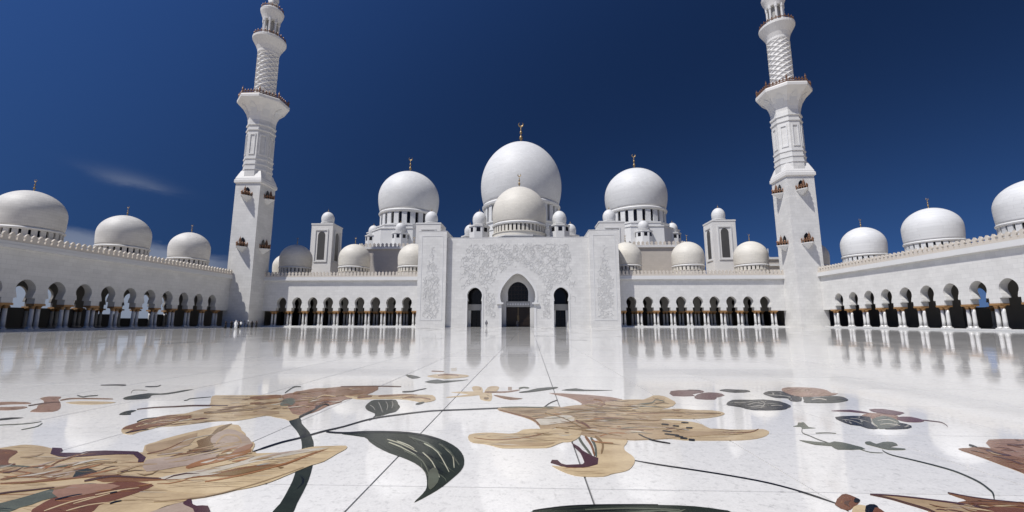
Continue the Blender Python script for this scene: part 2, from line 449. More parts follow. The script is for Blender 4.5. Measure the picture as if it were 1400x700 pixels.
# ------------------------------------------------------------------ arcades behind the courtyard, either side of the portal
def back_arcade(sign, label):
    t = thing('arcade', label, 'arcade', (0, 120, 0), group='arcades round the courtyard')
    x_in, x_out = 27.0, 76.5
    cs = [31.45 + 4.53*k for k in range(9)]
    if sign < 0: cs = [-c for c in cs][::-1]
    u0, u1 = (x_in, x_out) if sign > 0 else (-x_out, -x_in)
    fn = lambda u, a, z: (u, a, z)
    w = MB(); wall_with_openings(w, u0, u1, 4.45, Z_WALL, 0.0, 1.4, [(c, ARCH) for c in cs], fn)
    w.build('wall', M['wall'], t)
    cn = MB(); cn.box(u0, u1, -.62, 1.2, Z_WALL+.003, Z_WALL+.5); cn.box(u0, u1, -.50, 1.2, Z_WALL+.5, Z_CORN)
    cn.build('cornice', M['trim'], t)
    pa = MB(); pa.box(u0, u1, -.42, -.08, Z_CORN+.002, Z_PAR); pa.build('parapet', M['merlon'], t)
    n = int((u1 - u0)/1.0)
    for k in range(n):
        link('merlon', merlon_me, t, (u0 + (k + .5)*(u1 - u0)/n, -.25, Z_PAR + .002))
    edges = [cs[0] - 4.53/2] + [c + 4.53/2 for c in cs]
    for x in edges: pier(t, x, 0.62, True)
    for x in edges: pier(t, x, 7.2, True, False)
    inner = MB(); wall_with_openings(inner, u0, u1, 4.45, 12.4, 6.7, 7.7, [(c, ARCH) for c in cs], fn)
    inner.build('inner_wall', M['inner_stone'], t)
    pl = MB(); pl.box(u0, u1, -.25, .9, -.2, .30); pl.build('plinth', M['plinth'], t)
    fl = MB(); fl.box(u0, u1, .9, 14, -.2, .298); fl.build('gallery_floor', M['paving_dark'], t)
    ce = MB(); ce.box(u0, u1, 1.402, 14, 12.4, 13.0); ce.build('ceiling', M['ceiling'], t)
    rf = MB(); rf.box(u0, u1, 1.2, 14, 13.003, 13.6); rf.build('roof', M['merlon'], t)
    bk = MB(); bk.box(u0, u1, 13.2, 13.99, .3, 12.399); bk.build('glazed_wall', M['dark_glass'], t)
    for x in edges:
        m_ = MB(); m_.box(x-.35, x+.35, 12.9, 13.198, .3, 12.39); m_.build('mullion', M['door_frame'], t)
    # end wall by the minaret
    e = MB()
    if sign < 0: e.box(u0, u0+1.2, 1.405, 13.1, .3, 12.39)
    else: e.box(u1-1.2, u1, 1.405, 13.1, .3, 12.39)
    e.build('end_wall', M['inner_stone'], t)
    return t
back_arcade(-1, 'white marble arcade of dark arches left of the entrance portal')
back_arcade(1, 'white marble arcade of dark arches right of the entrance portal')

# ------------------------------------------------------------------ side arcades (wings) running towards the camera
def wing(sign, y_first, P, outer, low, label):
    t = thing('arcade', label, 'arcade', (sign*79.0, 78, 0), group='arcades round the courtyard')
    W = 17.0
    y0, y1 = y_first - 15.5*P - 78, 120.0 - 78
    y2 = y1 + 30
    cs = sorted(y_first - k*P - 78 for k in range(16))
    fn = lambda u, a, z: (sign*a, u, z)
    w = MB(); wall_with_openings(w, y0, y1, 4.45, Z_WALL, 0.0, 1.4, [(c, ARCH) for c in cs], fn)
    w.build('wall', M['wall'], t)
    ends = [cs[0] - P/2] + [c + P/2 for c in cs]
    # outer wall, open to the far side
    co = sorted(c - 78 for c in outer)
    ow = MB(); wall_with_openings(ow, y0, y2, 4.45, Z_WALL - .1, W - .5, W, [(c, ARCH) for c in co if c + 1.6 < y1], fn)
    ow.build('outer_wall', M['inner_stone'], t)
    sx = sign
    def bx(mb, a0, a1, u0, u1, z0, z1): mb.box(min(sx*a0, sx*a1), max(sx*a0, sx*a1), u0, u1, z0, z1)
    cn = MB(); bx(cn, -.62, 1.2, y0, y1 - 6.001, Z_WALL+.003, Z_WALL+.5); bx(cn, -.50, 1.2, y0, y1 - 6.001, Z_WALL+.5, Z_CORN)
    cn.build('cornice', M['trim'], t)
    pa = MB(); bx(pa, -.42, -.08, y0, y1 - 6.001, Z_CORN+.002, Z_PAR); pa.build('parapet', M['merlon'], t)
    n = int((y1 - 6 - y0)/1.0)
    for k in range(n):
        link('merlon', merlon_me, t, (sx*-.25, y0 + (k + .5)*(y1 - 6 - y0)/n, Z_PAR + .002), PI/2)
    for y in ends: pier(t, sx*.62, y, False)
    for y in [co[0] - P/2] + [c + P/2 for c in co]:
        if y < y1: pier(t, sx*(W - .30), y, False, False)
    for a_, b_ in ((y0, co[0] - P/2 - .8), (co[-1] + P/2 + .8, y2)):
        if b_ - a_ > 1:
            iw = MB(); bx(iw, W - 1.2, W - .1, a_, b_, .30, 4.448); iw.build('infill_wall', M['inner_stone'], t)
    pl = MB(); bx(pl, -.25, .9, y0, y1 - 6.001, -.2, .30); pl.build('plinth', M['plinth'], t)
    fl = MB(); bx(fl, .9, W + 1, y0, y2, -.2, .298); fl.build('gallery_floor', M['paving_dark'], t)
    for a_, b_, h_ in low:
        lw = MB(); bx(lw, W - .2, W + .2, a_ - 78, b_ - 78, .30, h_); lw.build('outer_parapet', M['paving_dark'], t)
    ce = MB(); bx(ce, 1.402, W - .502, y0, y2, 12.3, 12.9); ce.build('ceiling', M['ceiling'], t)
    rf = MB(); bx(rf, 1.2, W, y0, y2, 13.003, 13.6); rf.build('roof', M['merlon'], t)
    return t
wing(-1, 107.9, 4.60, [111.1 - 4.6*k for k in range(15)], [(38, 95.0, 4.2), (95.0, 99.598, 3.2), (99.6, 108.798, 2.3), (108.8, 114.0, 3.4)], 'shaded white marble arcade wing along the left side of the courtyard')
wing(1, 108.1, 4.68, [91.6], [(88.5, 94.5, 4.4)], 'sunlit white marble arcade wing along the right side of the courtyard')

# ------------------------------------------------------------------ entrance portal
def portal():
    t = thing('entrance_portal', 'tall white marble entrance portal with carved vine relief and three arched doorways', 'portal', (0, 116, 0))
    for s in (-1, 1):
        p = MB(); p.box(min(s*19.7, s*27.6), max(s*19.7, s*27.6), 0, 18, -.2, 26.4)
        tw = p.build('pylon', M['wall'], t)
        c = MB(); c.box(min(s*19.6, s*27.7), max(s*19.6, s*27.7), -.05, 18.05, 26.402, 26.52); c.build('coping', M['trim'], tw)
        c = MB()
        for (za, zb) in ((1.8, 25.2),):
            for xa, xb, z0, z1 in ((20.6,20.8,za,zb),(26.5,26.7,za,zb),(20.8,26.5,zb-.2,zb),(20.8,26.5,za,za+.2)):
                c.box(min(s*xa, s*xb), max(s*xa, s*xb), -.06, -.002, z0, z1)
        c.build('frame_moulding', M['trim'], tw)
    MB.xf = lambda q: (q[0]*.93, q[1] - 8.8, q[2]*.936)      # panel stands 1.2 m behind the pylon fronts
    big = keyhole(5.15, 8.9, 7.2, 4.75, 4.75, 0.0, point=0.30, n=20)
    big = [(0.0, 4.75), (7.2, 4.75)] + big[4:]
    sm = keyhole(2.2, 9.1, 7.75, 1.95, 2.15, 0.0, point=0.10, n=14)
    w = MB()
    fn = lambda u, a, z: (u, a, z)
    wall_with_openings(w, -21.18, 21.18, 0.0, 26.4, 10.0, 11.6, [(-12.75, sm), (0, big), (12.75, sm)], fn)
    w.build('facade_wall', M['wall'], t)
    c = MB(); c.box(-21.17, 21.17, 9.95, 17.9, 26.402, 26.52); c.build('coping', M['trim'], t)
    # inner arch and doors of the central doorway
    inn = keyhole(3.1, 10.2, 9.0, 2.9, 3.05, 7.6, point=0.06, n=14)
    inn = [(7.6, 3.05), (10.2, 3.1)] + [p for p in inn if p[0] > 10.3]
    b = MB(); wall_with_openings(b, -7, 7, 7.6, 17.5, 13.4, 14.2, [(0, inn)], fn); b.build('inner_arch_wall', M['wall_plain'], t)
    for xa in (-7, 3.6):
        b = MB(); b.box(xa, xa + 3.4, 13.4, 14.2, 0, 7.598); b.build('inner_jamb', M['wall_plain'], t)
    b = MB(); b.box(-3.598, 3.598, 13.35, 14.1, 5.9, 7.55); lin = b.build('carved_lintel', M['screen'], t)
    for k in range(9):
        b = MB()
        b.prism([(-3.1 + k*.775 + .3*math.cos(a*PI/4), 6.72 + .3*math.sin(a*PI/4)) for a in range(8)], 13.26, 13.348, lambda u, v, a: (u, a, v))
        b.build('rosette', M['trim'], lin)
    for xa in (-6.2, 4.2):
        b = MB(); b.box(xa, xa + 2.0, 9.5, 9.898, 6.6, 7.1); b.build('impost_band', M['trim'], t)
    b = MB(); b.box(-3.05, 3.05, 14.3, 14.4, 7.6, 13.5); gl = b.build('fanlight', M['dark_glass'], t)
    b = MB()
    for k in range(-2, 3): b.box(k*1.0-.05, k*1.0+.05, 14.18, 14.298, 7.6, 13.4)
    for z in (8.6, 9.8, 11.0, 12.2): b.box(-3.0, 3.0, 14.19, 14.299, z-.05, z+.05)
    b.build('glazing_bars', M['door_frame'], gl)
    for s in (-1, 1):
        b = MB(); b.box(min(s*.06, s*3.55), max(s*.06, s*3.55), 13.9, 14.05, 0.1, 5.85); d = b.build('door_leaf', M['door'], t)
        b = MB()
        for i in range(3):
            for j in range(4):
                x0 = s*(.3 + i*1.08); x1 = s*(.3 + i*1.08 + .9)
                b.box(min(x0,x1), max(x0,x1), 13.86, 13.898, .4 + j*1.35, .4 + j*1.35 + 1.15)
        b.build('door_panel', M['door_frame'], d)
        b = MB(); b.box(min(s*.18,s*.26), max(s*.18,s*.26), 13.7, 13.86, 1.6, 3.4); b.build('handle', M['gold'], d)
    b = MB(); b.box(-.058, .058, 13.8, 14.1, 0.1, 5.85); b.build('meeting_rail', M['gold'], t)
    # side doorways
    for cx in (-12.75, 12.75):
        b = MB(); b.box(cx-2.6, cx+2.6, 14.6, 14.9, 0, 12); gg = b.build('side_glazing', M['dark_glass'], t)
        b = MB(); b.box(cx-2.6, cx+2.6, 13.2, 13.6, 4.9, 6.7); b.build('carved_lintel', M['screen'], t)
        for xa in (cx - 2.6, cx + 1.5):
            b = MB(); b.box(xa, xa + 1.1, 13.0, 13.8, 0, 4.898); b.build('side_jamb', M['wall_plain'], t)
        b = MB(); b.box(cx-.05, cx+.05, 14.4, 14.598, 0, 4.9); b.box(cx-1.5, cx+1.5, 14.42, 14.599, 2.4, 2.5); b.build('glazing_bars', M['door_frame'], gg)
        for xx in (cx-3.4, cx+2.6):
            b = MB(); b.box(xx, xx+.8, 11.602, 14.9, 0, 12); b.build('reveal_wall', M['wall_plain'], t)
    for xx in (-7.8, 7.002):
        b = MB(); b.box(xx, xx+.798, 11.602, 14.9, 0, 17); b.build('reveal_wall', M['wall_plain'], t)
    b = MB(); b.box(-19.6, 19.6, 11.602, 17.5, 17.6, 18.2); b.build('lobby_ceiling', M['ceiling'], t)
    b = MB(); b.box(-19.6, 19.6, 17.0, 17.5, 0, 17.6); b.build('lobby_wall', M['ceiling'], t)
    b = MB(); b.box(-19.65, 19.65, 10.05, 17.5, -.2, .02); b.build('threshold', M['paving_dark'], t)
    # archivolt mouldings round the openings
    def arch_band(pr, cx, wd, name):
        mb = MB()
        pts = [(w_, z) for z, w_ in pr]
        for s in (-1, 1):
            for (wa, za), (wb, zb) in zip(pts, pts[1:]):
                def off(wv, zv, i):
                    if zv < 7: return (wv + wd, zv)
                    dx, dz = wv, zv - 8.9 if cx == 0 else zv - 9.1
                    L = math.hypot(dx, dz) or 1
                    return (wv + wd*dx/L, zv + wd*dz/L)
                oa, ob = off(wa, za, 0), off(wb, zb, 1)
                q = [(cx+s*wa,9.90,za),(cx+s*wb,9.90,zb),(cx+s*ob[0],9.90,ob[1]),(cx+s*oa[0],9.90,oa[1])]
                q2 = [(x,9.998,z) for x,_,z in q]
                mb.add(q + q2, [(0,1,2,3),(0,4,5,1),(2,6,7,3)])
        return mb.build(name, M['trim'], t)
    arch_band(big, 0, .75, 'archivolt'); 
    for cx in (-12.75, 12.75): arch_band([(0.0, 2.15), (7.7, 2.15)] + sm[4:], cx, .45, 'archivolt')
    # carved vine relief: scrolls and leaves a few centimetres proud of the marble
    rng = random.Random(11)
    def leaf(mb, x, y, z, ang, ln, wd, h):
        ca, sa = math.cos(ang), math.sin(ang)
        P = [(0,0,0),(ln*.4,wd,0),(ln,0,0),(ln*.4,-wd,0),(ln*.45,0,h)]
        mb.add([(x + u*ca - v*sa, y - k, z + u*sa + v*ca) for u, v, k in P], [(0,1,4),(1,2,4),(2,3,4),(3,0,4)])
    def vine(mb, x, y, z, ang, n, curl, ok, size):
        px, pz, a = x, z, ang
        for i in range(n):
            nx, nz = px + math.cos(a)*.30, pz + math.sin(a)*.30
            if not ok(nx, nz): return
            dx, dz = -math.sin(a)*.05, math.cos(a)*.05
            mb.add([(px-dx,y-.003,pz-dz),(nx-dx,y-.003,nz-dz),(nx+dx,y-.003,nz+dz),(px+dx,y-.003,pz+dz),
                    (px,y-.05,pz),(nx,y-.05,nz)], [(0,1,5,4),(4,5,2,3)])
            if i % 2 == 0:
                s = 1 if (i//2) % 2 else -1
                leaf(mb, nx, y-.003, nz, a + s*rng.uniform(.6, 1.2), size*rng.uniform(.7, 1.3), size*.26, .07)
            px, pz = nx, nz; a += curl*(1 + i*.06)
    def ok_panel(x, z):
        if abs(x) > 17.2 or z > 24.6 or z < 2.2: return False
        if abs(x) > 15.5 and z > 22: return False
        if abs(x) < 6.6 and z < 9.5: return False
        if math.hypot(x, z - 9.5) < 8.0 and z >= 9.5: return False
        for c_x in (-12.75, 12.75):
            if abs(x - c_x) < 3.1 and z < 10: return False
            if math.hypot(x - c_x, z - 9.4) < 3.2: return False
        return True
    r = MB()
    for k in range(1000):
        x, z = rng.uniform(-16, 16), rng.uniform(2, 24.6)
        if ok_panel(x, z):
            vine(r, x, 10.0, z, rng.uniform(0, 2*PI), rng.randint(5, 11), rng.choice((-1, 1))*rng.uniform(.22, .5), ok_panel, .38)
    r.build('carved_relief', M['relief'], t, kind='stuff')
    MB.xf = None
    for s in (-1, 1):
        r = MB()
        def ok_tree(x, z, s=s):
            u = abs(x - s*23.65)
            lim = 2.2 if z < 12 else max(.15, 2.2*(23.5 - z)/11.5 + .25*math.sin(z*2.1))
            return u < lim and 2.4 < z < 23.4
        for k in range(230):
            x, z = s*23.65 + rng.uniform(-2.2, 2.2), rng.uniform(2.4, 23.4)
            if ok_tree(x, z):
                vine(r, x, 0.0, z, rng.uniform(0, 2*PI), rng.randint(4, 9), rng.choice((-1, 1))*rng.uniform(.18, .42), ok_tree, .5)
        r.build('carved_relief', M['relief'], t, kind='stuff')
    return t
portal()

# ------------------------------------------------------------------ domes
def dome_profile(R, zb, zw, zt, rb=0.92, n=26):
    pts = []
    for i in range(8):
        t = i/8; a = (1 - t)
        pts.append((R*(1 - (1 - rb)*a**2.0), zb + (zw - zb)*t))
    for i in range(n + 1):
        t = PI/2*i/n
        r = R*max(0.0, math.cos(t))**0.97; z = zw + (zt - zw)*(math.sin(t)*0.97 + 0.03*math.sin(t)**8)
        pts.append((max(r, 0.01), z))
    return pts

def finial(parent, x, y, z, h, mat='gold'):
    s = h
    f = MB(); f.lathe(x, y, [(r_*.78, z_) for r_, z_ in [(.10*s,z-.03*s),(.085*s,z+.04*s),(.03*s,z+.10*s),(.03*s,z+.16*s),(.085*s,z+.22*s),(.10*s,z+.27*s),(.085*s,z+.32*s),(.028*s,z+.38*s),
                             (.026*s,z+.43*s),(.065*s,z+.48*s),(.075*s,z+.52*s),(.06*s,z+.56*s),(.02*s,z+.61*s),(.045*s,z+.66*s),(.02*s,z+.71*s),(.014*s,z+.80*s)]], 12)
    o = f.build('finial', M[mat], parent, True)
    c = MB(); n = 12; ro = .10*s
    vs = []; fs = []
    for i in range(n + 1):
        t = R_(118) + R_(304)*i/n
        wd = .032*s*math.sin(PI*i/n) + .004*s
        for dr, dy in ((-wd, 0), (0, -.018*s), (wd, 0), (0, .018*s)):
            vs.append((x + (ro + dr)*math.cos(t), y + dy, z + .90*s + (ro + dr)*math.sin(t)))
    for i in range(n):
        for k in range(4):
            fs.append((i*4+k, i*4+(k+1) % 4, (i+1)*4+(k+1) % 4, (i+1)*4+k))
    c.add(vs, fs); c.build('crescent', M[mat], o)
    return o

def dome(label, x, y, R, zb, zw, zt, z_drum, mat, fin, group, win=24, plinth=None, win_h=None, name='dome', rb=.92, seg=64):
    t = thing(name, label, 'dome', (x, y, 0), group=group)
    d = MB(); d.lathe(0, 0, dome_profile(R, zb, zw, zt, rb), seg); d.build('shell', M[mat], t, True)
    k = R/4.65
    rd = R*rb
    cn = MB(); cn.lathe(0, 0, [(rd*.98,zb-.50*k),(rd+.16*k,zb-.42*k),(rd+.22*k,zb-.22*k),(rd+.10*k,zb-.05*k),(rd*.96,zb+.02*k)], seg); cn.build('cornice_ring', M['trim'], t)
    wz1 = zb - .50*k; wz0 = wz1 - (win_h or 1.15*k)
    dr = MB(); dr.lathe(0, 0, [(rd*.93, z_drum),(rd*.93, wz1+.02)], seg); dr.build('drum_glazing', M['dark_glass'], t)
    lo = MB(); lo.lathe(0, 0, [(rd*1.02, z_drum),(rd*1.02, wz0-.12*k),(rd*1.05, wz0-.10*k),(rd*1.05, wz0),(rd*.94, wz0+.01)], seg); lo.build('drum_base', M[mat], t)
    pr = MB(); a = PI/win
    for i in range(win):
        t0 = 2*PI*i/win; w_ = a*(.60 if R > 6 else .68)
        for (ra, rb_) in ((rd*.90, rd*1.0),):
            v8 = []
            for z in (wz0, wz1+.015):
                for (r_, tt) in ((ra,t0-w_),(rb_,t0-w_),(rb_,t0+w_),(ra,t0+w_)):
                    v8.append((r_*math.cos(tt), r_*math.sin(tt), z))
            pr.add(v8, [(0,1,5,4),(1,2,6,5),(2,3,7,6)])
        # arch head between two piers
        v = []
        for j in range(7):
            s = j/6; tt = t0 + w_ + (2*a - 2*w_)*s
            zz = wz1 - (2*a - 2*w_)*rd*.5*(1 - math.sqrt(max(0, 1 - (2*s - 1)**2)))*1.0
            v.append((rd*.985*math.cos(tt), rd*.985*math.sin(tt), zz - .001)); v.append((rd*.985*math.cos(tt), rd*.985*math.sin(tt), wz1+.012))
        pr.add(v, [(2*j, 2*j+2, 2*j+3, 2*j+1) for j in range(6)])
    pr.build('window_piers', M[mat], t)
    if plinth:
        p = MB()
        for z0, z1, ap in plinth: p.frustum(0, 0, [(z0, ap), (z1-.35, ap), (z1-.34, ap+.25), (z1, ap+.25)], 8, PI/8)
        p.build('stepped_base', M['trim'], t)
    if fin: finial(t, 0, 0, zt, fin)
    return t

ga = 'small domes on the arcade roofs'
AR = (17.9, 20.6, 25.1, 13.6)
def small(label, x, y, mat, R=4.65, fin=2.3):
    return dome(label, x, y, R, AR[0], AR[1], AR[2], AR[3], mat, fin, ga, win=26, rb=.965)
small('cream dome in shadow beside the left minaret, above the left back arcade', -68.9, 128, 'dome_cream')
small('middle cream dome above the back arcade left of the portal', -50.5, 128, 'dome_cream')
small('cream dome half hidden behind the left pylon of the portal', -32.2, 128, 'dome_cream')
small('cream dome half hidden behind the right pylon of the portal', 32.2, 128, 'dome_cream')
small('middle cream dome above the back arcade right of the portal', 50.5, 128, 'dome_cream')
small('cream dome on the back arcade just left of the right minaret', 68.9, 128, 'dome_cream')
small('nearest dome on the shaded left wing, cut by the left picture edge', -87.5, 72, 'dome_aged', 4.9)
small('second dome from the left picture edge, on the shaded left wing', -87.5, 90.4, 'dome_aged', 4.75)
small('third dome from the left picture edge, next before the left minaret', -87.5, 109.0, 'dome_aged', 4.65)
small('sliver of a white dome showing just left of the left minaret', -87.5, 135, 'dome_white')
small('cream dome squeezed between the left minaret and a shadowed dome', -82.0, 146, 'dome_cream')
small('white dome on the right wing nearest the right minaret', 87.5, 109.6, 'dome_white')
small('middle white dome on the sunlit right wing', 87.5, 91, 'dome_white', 4.8)
small('nearest white dome on the right wing, cut by the right picture edge', 87.5, 72.4, 'dome_white', 4.9)
small('dark sliver of a dome in shadow just right of the right minaret', 87.5, 130, 'dome_cream')

dome('largest white main dome with gilded finial, centre of the skyline', 0, 176, 17.1, 49.5, 58.0, 77.7, 27.3, 'dome_white', 10.0, 'great domes of the prayer hall',
     win=28, win_h=7.0, plinth=[(27.2, 36.5, 19.0)], name='great_dome', seg=96)
dome('great white dome with tall windowed drum left of the main dome', -48.2, 176, 12.7, 46.6, 53.2, 65.4, 27.3, 'dome_white', 7.0, 'great domes of the prayer hall',
     win=22, win_h=5.0, plinth=[(27.2, 37.6, 15.2), (37.6, 39.4, 13.6)], name='great_dome', seg=96)
dome('great white dome with tall windowed drum right of the main dome', 48.2, 176, 12.7, 46.6, 53.2, 65.4, 27.3, 'dome_white', 7.0, 'great domes of the prayer hall',
     win=22, win_h=5.0, plinth=[(27.2, 37.6, 15.2), (37.6, 39.4, 13.6)], name='great_dome', seg=96)
dome('cream dome above the entrance portal, in front of the main dome', 0, 140, 9.1, 33.2, 37.0, 46.5, 26.0, 'dome_cream', 5.0, 'great domes of the prayer hall',
     win=40, win_h=2.3, plinth=[(26.0, 28.0, 10.5)], name='entrance_dome', seg=80, rb=.95)

# small cupolas: a domed octagonal kiosk with dark windows
def cupola(label, x, y, z0, zk, ap, R, zt, win=True):
    t = thing('cupola', label, 'cupola', (x, y, 0), group='cupolas round the great domes')
    b = MB(); b.frustum(0, 0, [(z0, ap), (zk-.4, ap), (zk-.39, ap+.22), (zk, ap+.22)], 8, PI/8); b.build('kiosk', M['trim'], t)
    if win:
        for i in range(8):
            a = PI/4*i; b = MB(); w_ = ap*.20
            b.box(ap-.05, ap+.04, -w_, w_, zk-2.2, zk-.8)
            o = b.build('window', M['dark_glass'], t); o.rotation_euler = (0, 0, a)
    b = MB(); b.lathe(0, 0, [(R*.9, zk), (R*.9, zk+.5), (R*.98, zk+.52), (R*.98, zk+.7), (R*.92, zk+.72)], 24); b.build('neck', M['trim'], t)
    d = MB(); d.lathe(0, 0, dome_profile(R, zk+.7, zk+.7+(zt-zk-.7)*.36, zt, .90, 14), 32); d.build('shell', M['dome_white'], t, True)
    f = MB(); f.lathe(0, 0, [(.12,zt-.05),(.10,zt+.2),(.2,zt+.4),(.05,zt+.6),(.03,zt+1.0)], 8); f.build('finial', M['gold'], t)
    return t
for s, w in ((-1, 'left'), (1, 'right')):
    cupola('white cupola on its kiosk directly %s of the cream entrance dome' % w, s*13.4, 140, 26.0, 33.0, 3.2, 2.35, 38.2)
    cupola('small white cupola peeping out behind, outermost %s of the entrance dome' % w, s*18.0, 150, 26.0, 31.6, 2.8, 2.0, 36.0)
    cupola('white cupola standing in front of the %s great dome drum' % w, s*46.6, 160.5, 27.3, 35.2, 3.0, 2.0, 39.4)
    cupola('white cupola at the outer corner below the %s great dome' % w, s*60.0, 168, 27.3, 35.8, 2.8, 2.0, 40.2)

# ------------------------------------------------------------------ prayer hall block behind the back arcades
def hall():
    t = thing('prayer_hall', 'broad beige prayer hall block with merlon parapet below the great domes', 'building', (0, 145, 0))
    b = MB(); b.box(-56, 56, 0, 70, -.3, 26.4); b.build('wall', M['beige_wall'], t)
    b = MB(); b.box(-56.5, 56.5, -.5, 70.5, 26.402, 27.2); b.build('cornice', M['trim'], t)
    b = MB(); b.box(-23, 23, -11.0, -.002, -.3, 25.8); b.build('entrance_block', M['beige_wall'], t)
    b = MB(); n = 76
    for k in range(n):
        x = -56 + (k + .5)*112/n
        b.prism([(x + u*1.4, 27.2 + v*1.15) for u, v in mo], -.35, .05, lambda u, v, a: (u, a, v))
    for s in (-1, 1):
        for k in range(40):
            yy = .5 + k*1.6
            b.prism([(yy + u*1.4, 27.2 + v*1.15) for u, v in mo], -.2, .2, lambda u, v, a, s=s: (s*56.2 + a, u, v))
    me = recalc(b.mesh('merlons', M['merlon'])); link('merlon_row', me, t, kind='stuff')
    # terrace between arcade and hall
    for s in (-1, 1):
        b = MB(); b.box(min(s*24,s*90), max(s*24,s*90), -10.998, -.503, 12.0, 13.4); b.build('terrace', M['merlon'], t)
        b = MB(); b.box(min(s*56.6,s*90), max(s*56.6,s*90), -.5, 12, 12.0, 17.0); b.build('side_block', M['beige_wall'], t)
hall()

def square_tower(label, x, y, hw, z0, z1, Rd, zt, window=True):
    t = thing('roof_tower', label, 'tower', (x, y, 0), group='square domed towers on the roof')
    b = MB()
    b.box(-hw, hw, -hw, hw, z0, z1-.5); b.build('shaft', M['wall_plain'], t)
    b = MB(); b.box(-hw-.12, hw+.12, -hw-.12, hw+.12, z1-.498, z1); b.build('coping', M['trim'], t)
    if window:
        zw0, zw1 = z0 + (z1-z0)*.42, z1 - 3.0
        for i in range(4):
            f = MB(); w_ = hw*.62
            for xa, xb, za, zb in ((-w_,-w_+.35,zw0-.8,zw1+.9),(w_-.35,w_,zw0-.8,zw1+.9),(-w_+.35,w_-.35,zw1+.5,zw1+.9),(-w_+.35,w_-.35,zw0-.8,zw0-.45)):
                f.box(xa, xb, -hw-.22, -hw-.002, za, zb)
            o = f.build('window', M['trim'], t); o.rotation_euler = (0, 0, PI/2*i)
            p = MB(); ww = hw*.34; pts = [(-ww,zw0),(ww,zw0),(ww,zw1-ww)] + [(ww*math.cos(a*PI/8), zw1-ww+ww*math.sin(a*PI/8)*1.15) for a in range(1,8)] + [(-ww,zw1-ww)]
            p.prism(pts, -hw-.03, -hw+.05, lambda u, v, a: (u, a, v))
            q = link('pane', recalc(p.mesh('pane', M['shade_glass'])), o)
    b = MB(); b.lathe(0, 0, [(Rd*.92, z1), (Rd*.92, z1+.7), (Rd*1.02, z1+.72), (Rd*1.02, z1+.95), (Rd*.9, z1+.97)], 28); b.build('neck', M['trim'], t)
    d = MB(); d.lathe(0, 0, dome_profile(Rd, z1+.95, z1+.95+(zt-z1-.95)*.36, zt, .90, 16), 36); d.build('cupola_shell', M['dome_white'], t, True)
    f = MB(); f.lathe(0, 0, [(.14,zt-.05),(.10,zt+.2),(.22,zt+.45),(.05,zt+.7),(.03,zt+1.2)], 8); f.build('finial', M['gold'], t)
for s, w in ((-1, 'left'), (1, 'right')):
    square_tower('square white tower with arched window and small dome near the %s minaret' % w, s*67.4, 143.75, 3.7, 13.0, 34.7, 2.15, 39.6)
    square_tower('square white domed tower rising behind the %s pylon of the portal' % w, s*30.8, 144.3, 4.2, 13.0, 34.6, 2.2, 39.6)

# stepped kiosk beside the right minaret
def stepped():
    t = thing('stepped_kiosk', 'stepped pale roof kiosk with ledges against the right minaret', 'kiosk', (83.0, 144, 0))
    for k in range(4):
        b = MB(); b.box(-4.6, 4.6, -3, 3, 13.4 + k*2.2, 14.9 + k*2.2); b.build('tier', M['beige_wall'], t)
        b = MB(); b.box(-5.0, 5.0, -3.4, 3.4, 14.902 + k*2.2, 15.598 + k*2.2); b.build('ledge', M['trim'], t)
    b = MB(); b.lathe(0, 0, [(.3,22.2),(.3,22.6),(.12,23.0),(.12,25.6)], 8); b.build('finial', M['trim'], t)
stepped()

# ------------------------------------------------------------------ minarets
def half_round(mb, pts, ex, n=12, pw=1.25):
    """half lathe on the -y side, plan stretched by ex in y"""
    vs = []; fs = []
    for r, z in pts:
        for i in range(n + 1):
            t = PI + PI*i/n
            cq, sq = abs(math.cos(t)), abs(math.sin(t)); e_ = (cq**pw + sq**pw)**(-1/pw)
            vs.append((r*e_*math.cos(t), r*ex*e_*math.sin(t), z))
    m = len(pts)
    for j in range(m - 1):
        for i in range(n):
            fs.append((j*(n+1)+i, j*(n+1)+i+1, (j+1)*(n+1)+i+1, (j+1)*(n+1)+i))
    fs.append(tuple((m-1)*(n+1)+i for i in range(n+1)))
    mb.add(vs, fs)

bb = MB(); half_round(bb, [(.12,-1.55),(.35,-1.35),(.85,-.85),(1.35,-.35),(1.55,-.2),(1.58,0.0)], 1.5); balc_me = bb.mesh('balcony', M['trim'])
bb = MB()
for i in range(9):
    t_ = PI + PI*(i + .0)/8; cq_, sq_ = abs(math.cos(t_)), abs(math.sin(t_)); e_ = (cq_**1.25 + sq_**1.25)**(-1/1.25)
    x_, y_ = 1.42*e_*math.cos(t_), 1.42*1.47*e_*math.sin(t_)
    bb.lathe(x_, y_ - .02, [(.13,.0),(.13,.75),(.20,.85),(.22,1.0),(.10,1.22),(.03,1.35)], 6)
half_round(bb, [(1.50,.55),(1.50,.75)], 1.48)
brail_me = bb.mesh('railing', M['balcony_rail'])
bb = MB(); bb.prism([(-.75,.0),(.75,.0),(.75,1.7),(.55,2.25),(.2,2.6),(0,2.8),(-.2,2.6),(-.55,2.25),(-.75,1.7)], -.06, .10, lambda u, v, a: (u, a, v))
bdoor_me = recalc(bb.mesh('doorway', M['dark_glass']))
bb = MB(); bb.lathe(0, -1.0, [(.16,.0),(.16,.9),(.34,1.1),(.38,1.6),(.25,2.2),(.06,2.6),(.02,3.0)], 8); blant_me = bb.mesh('lantern', M['brown_rail'])

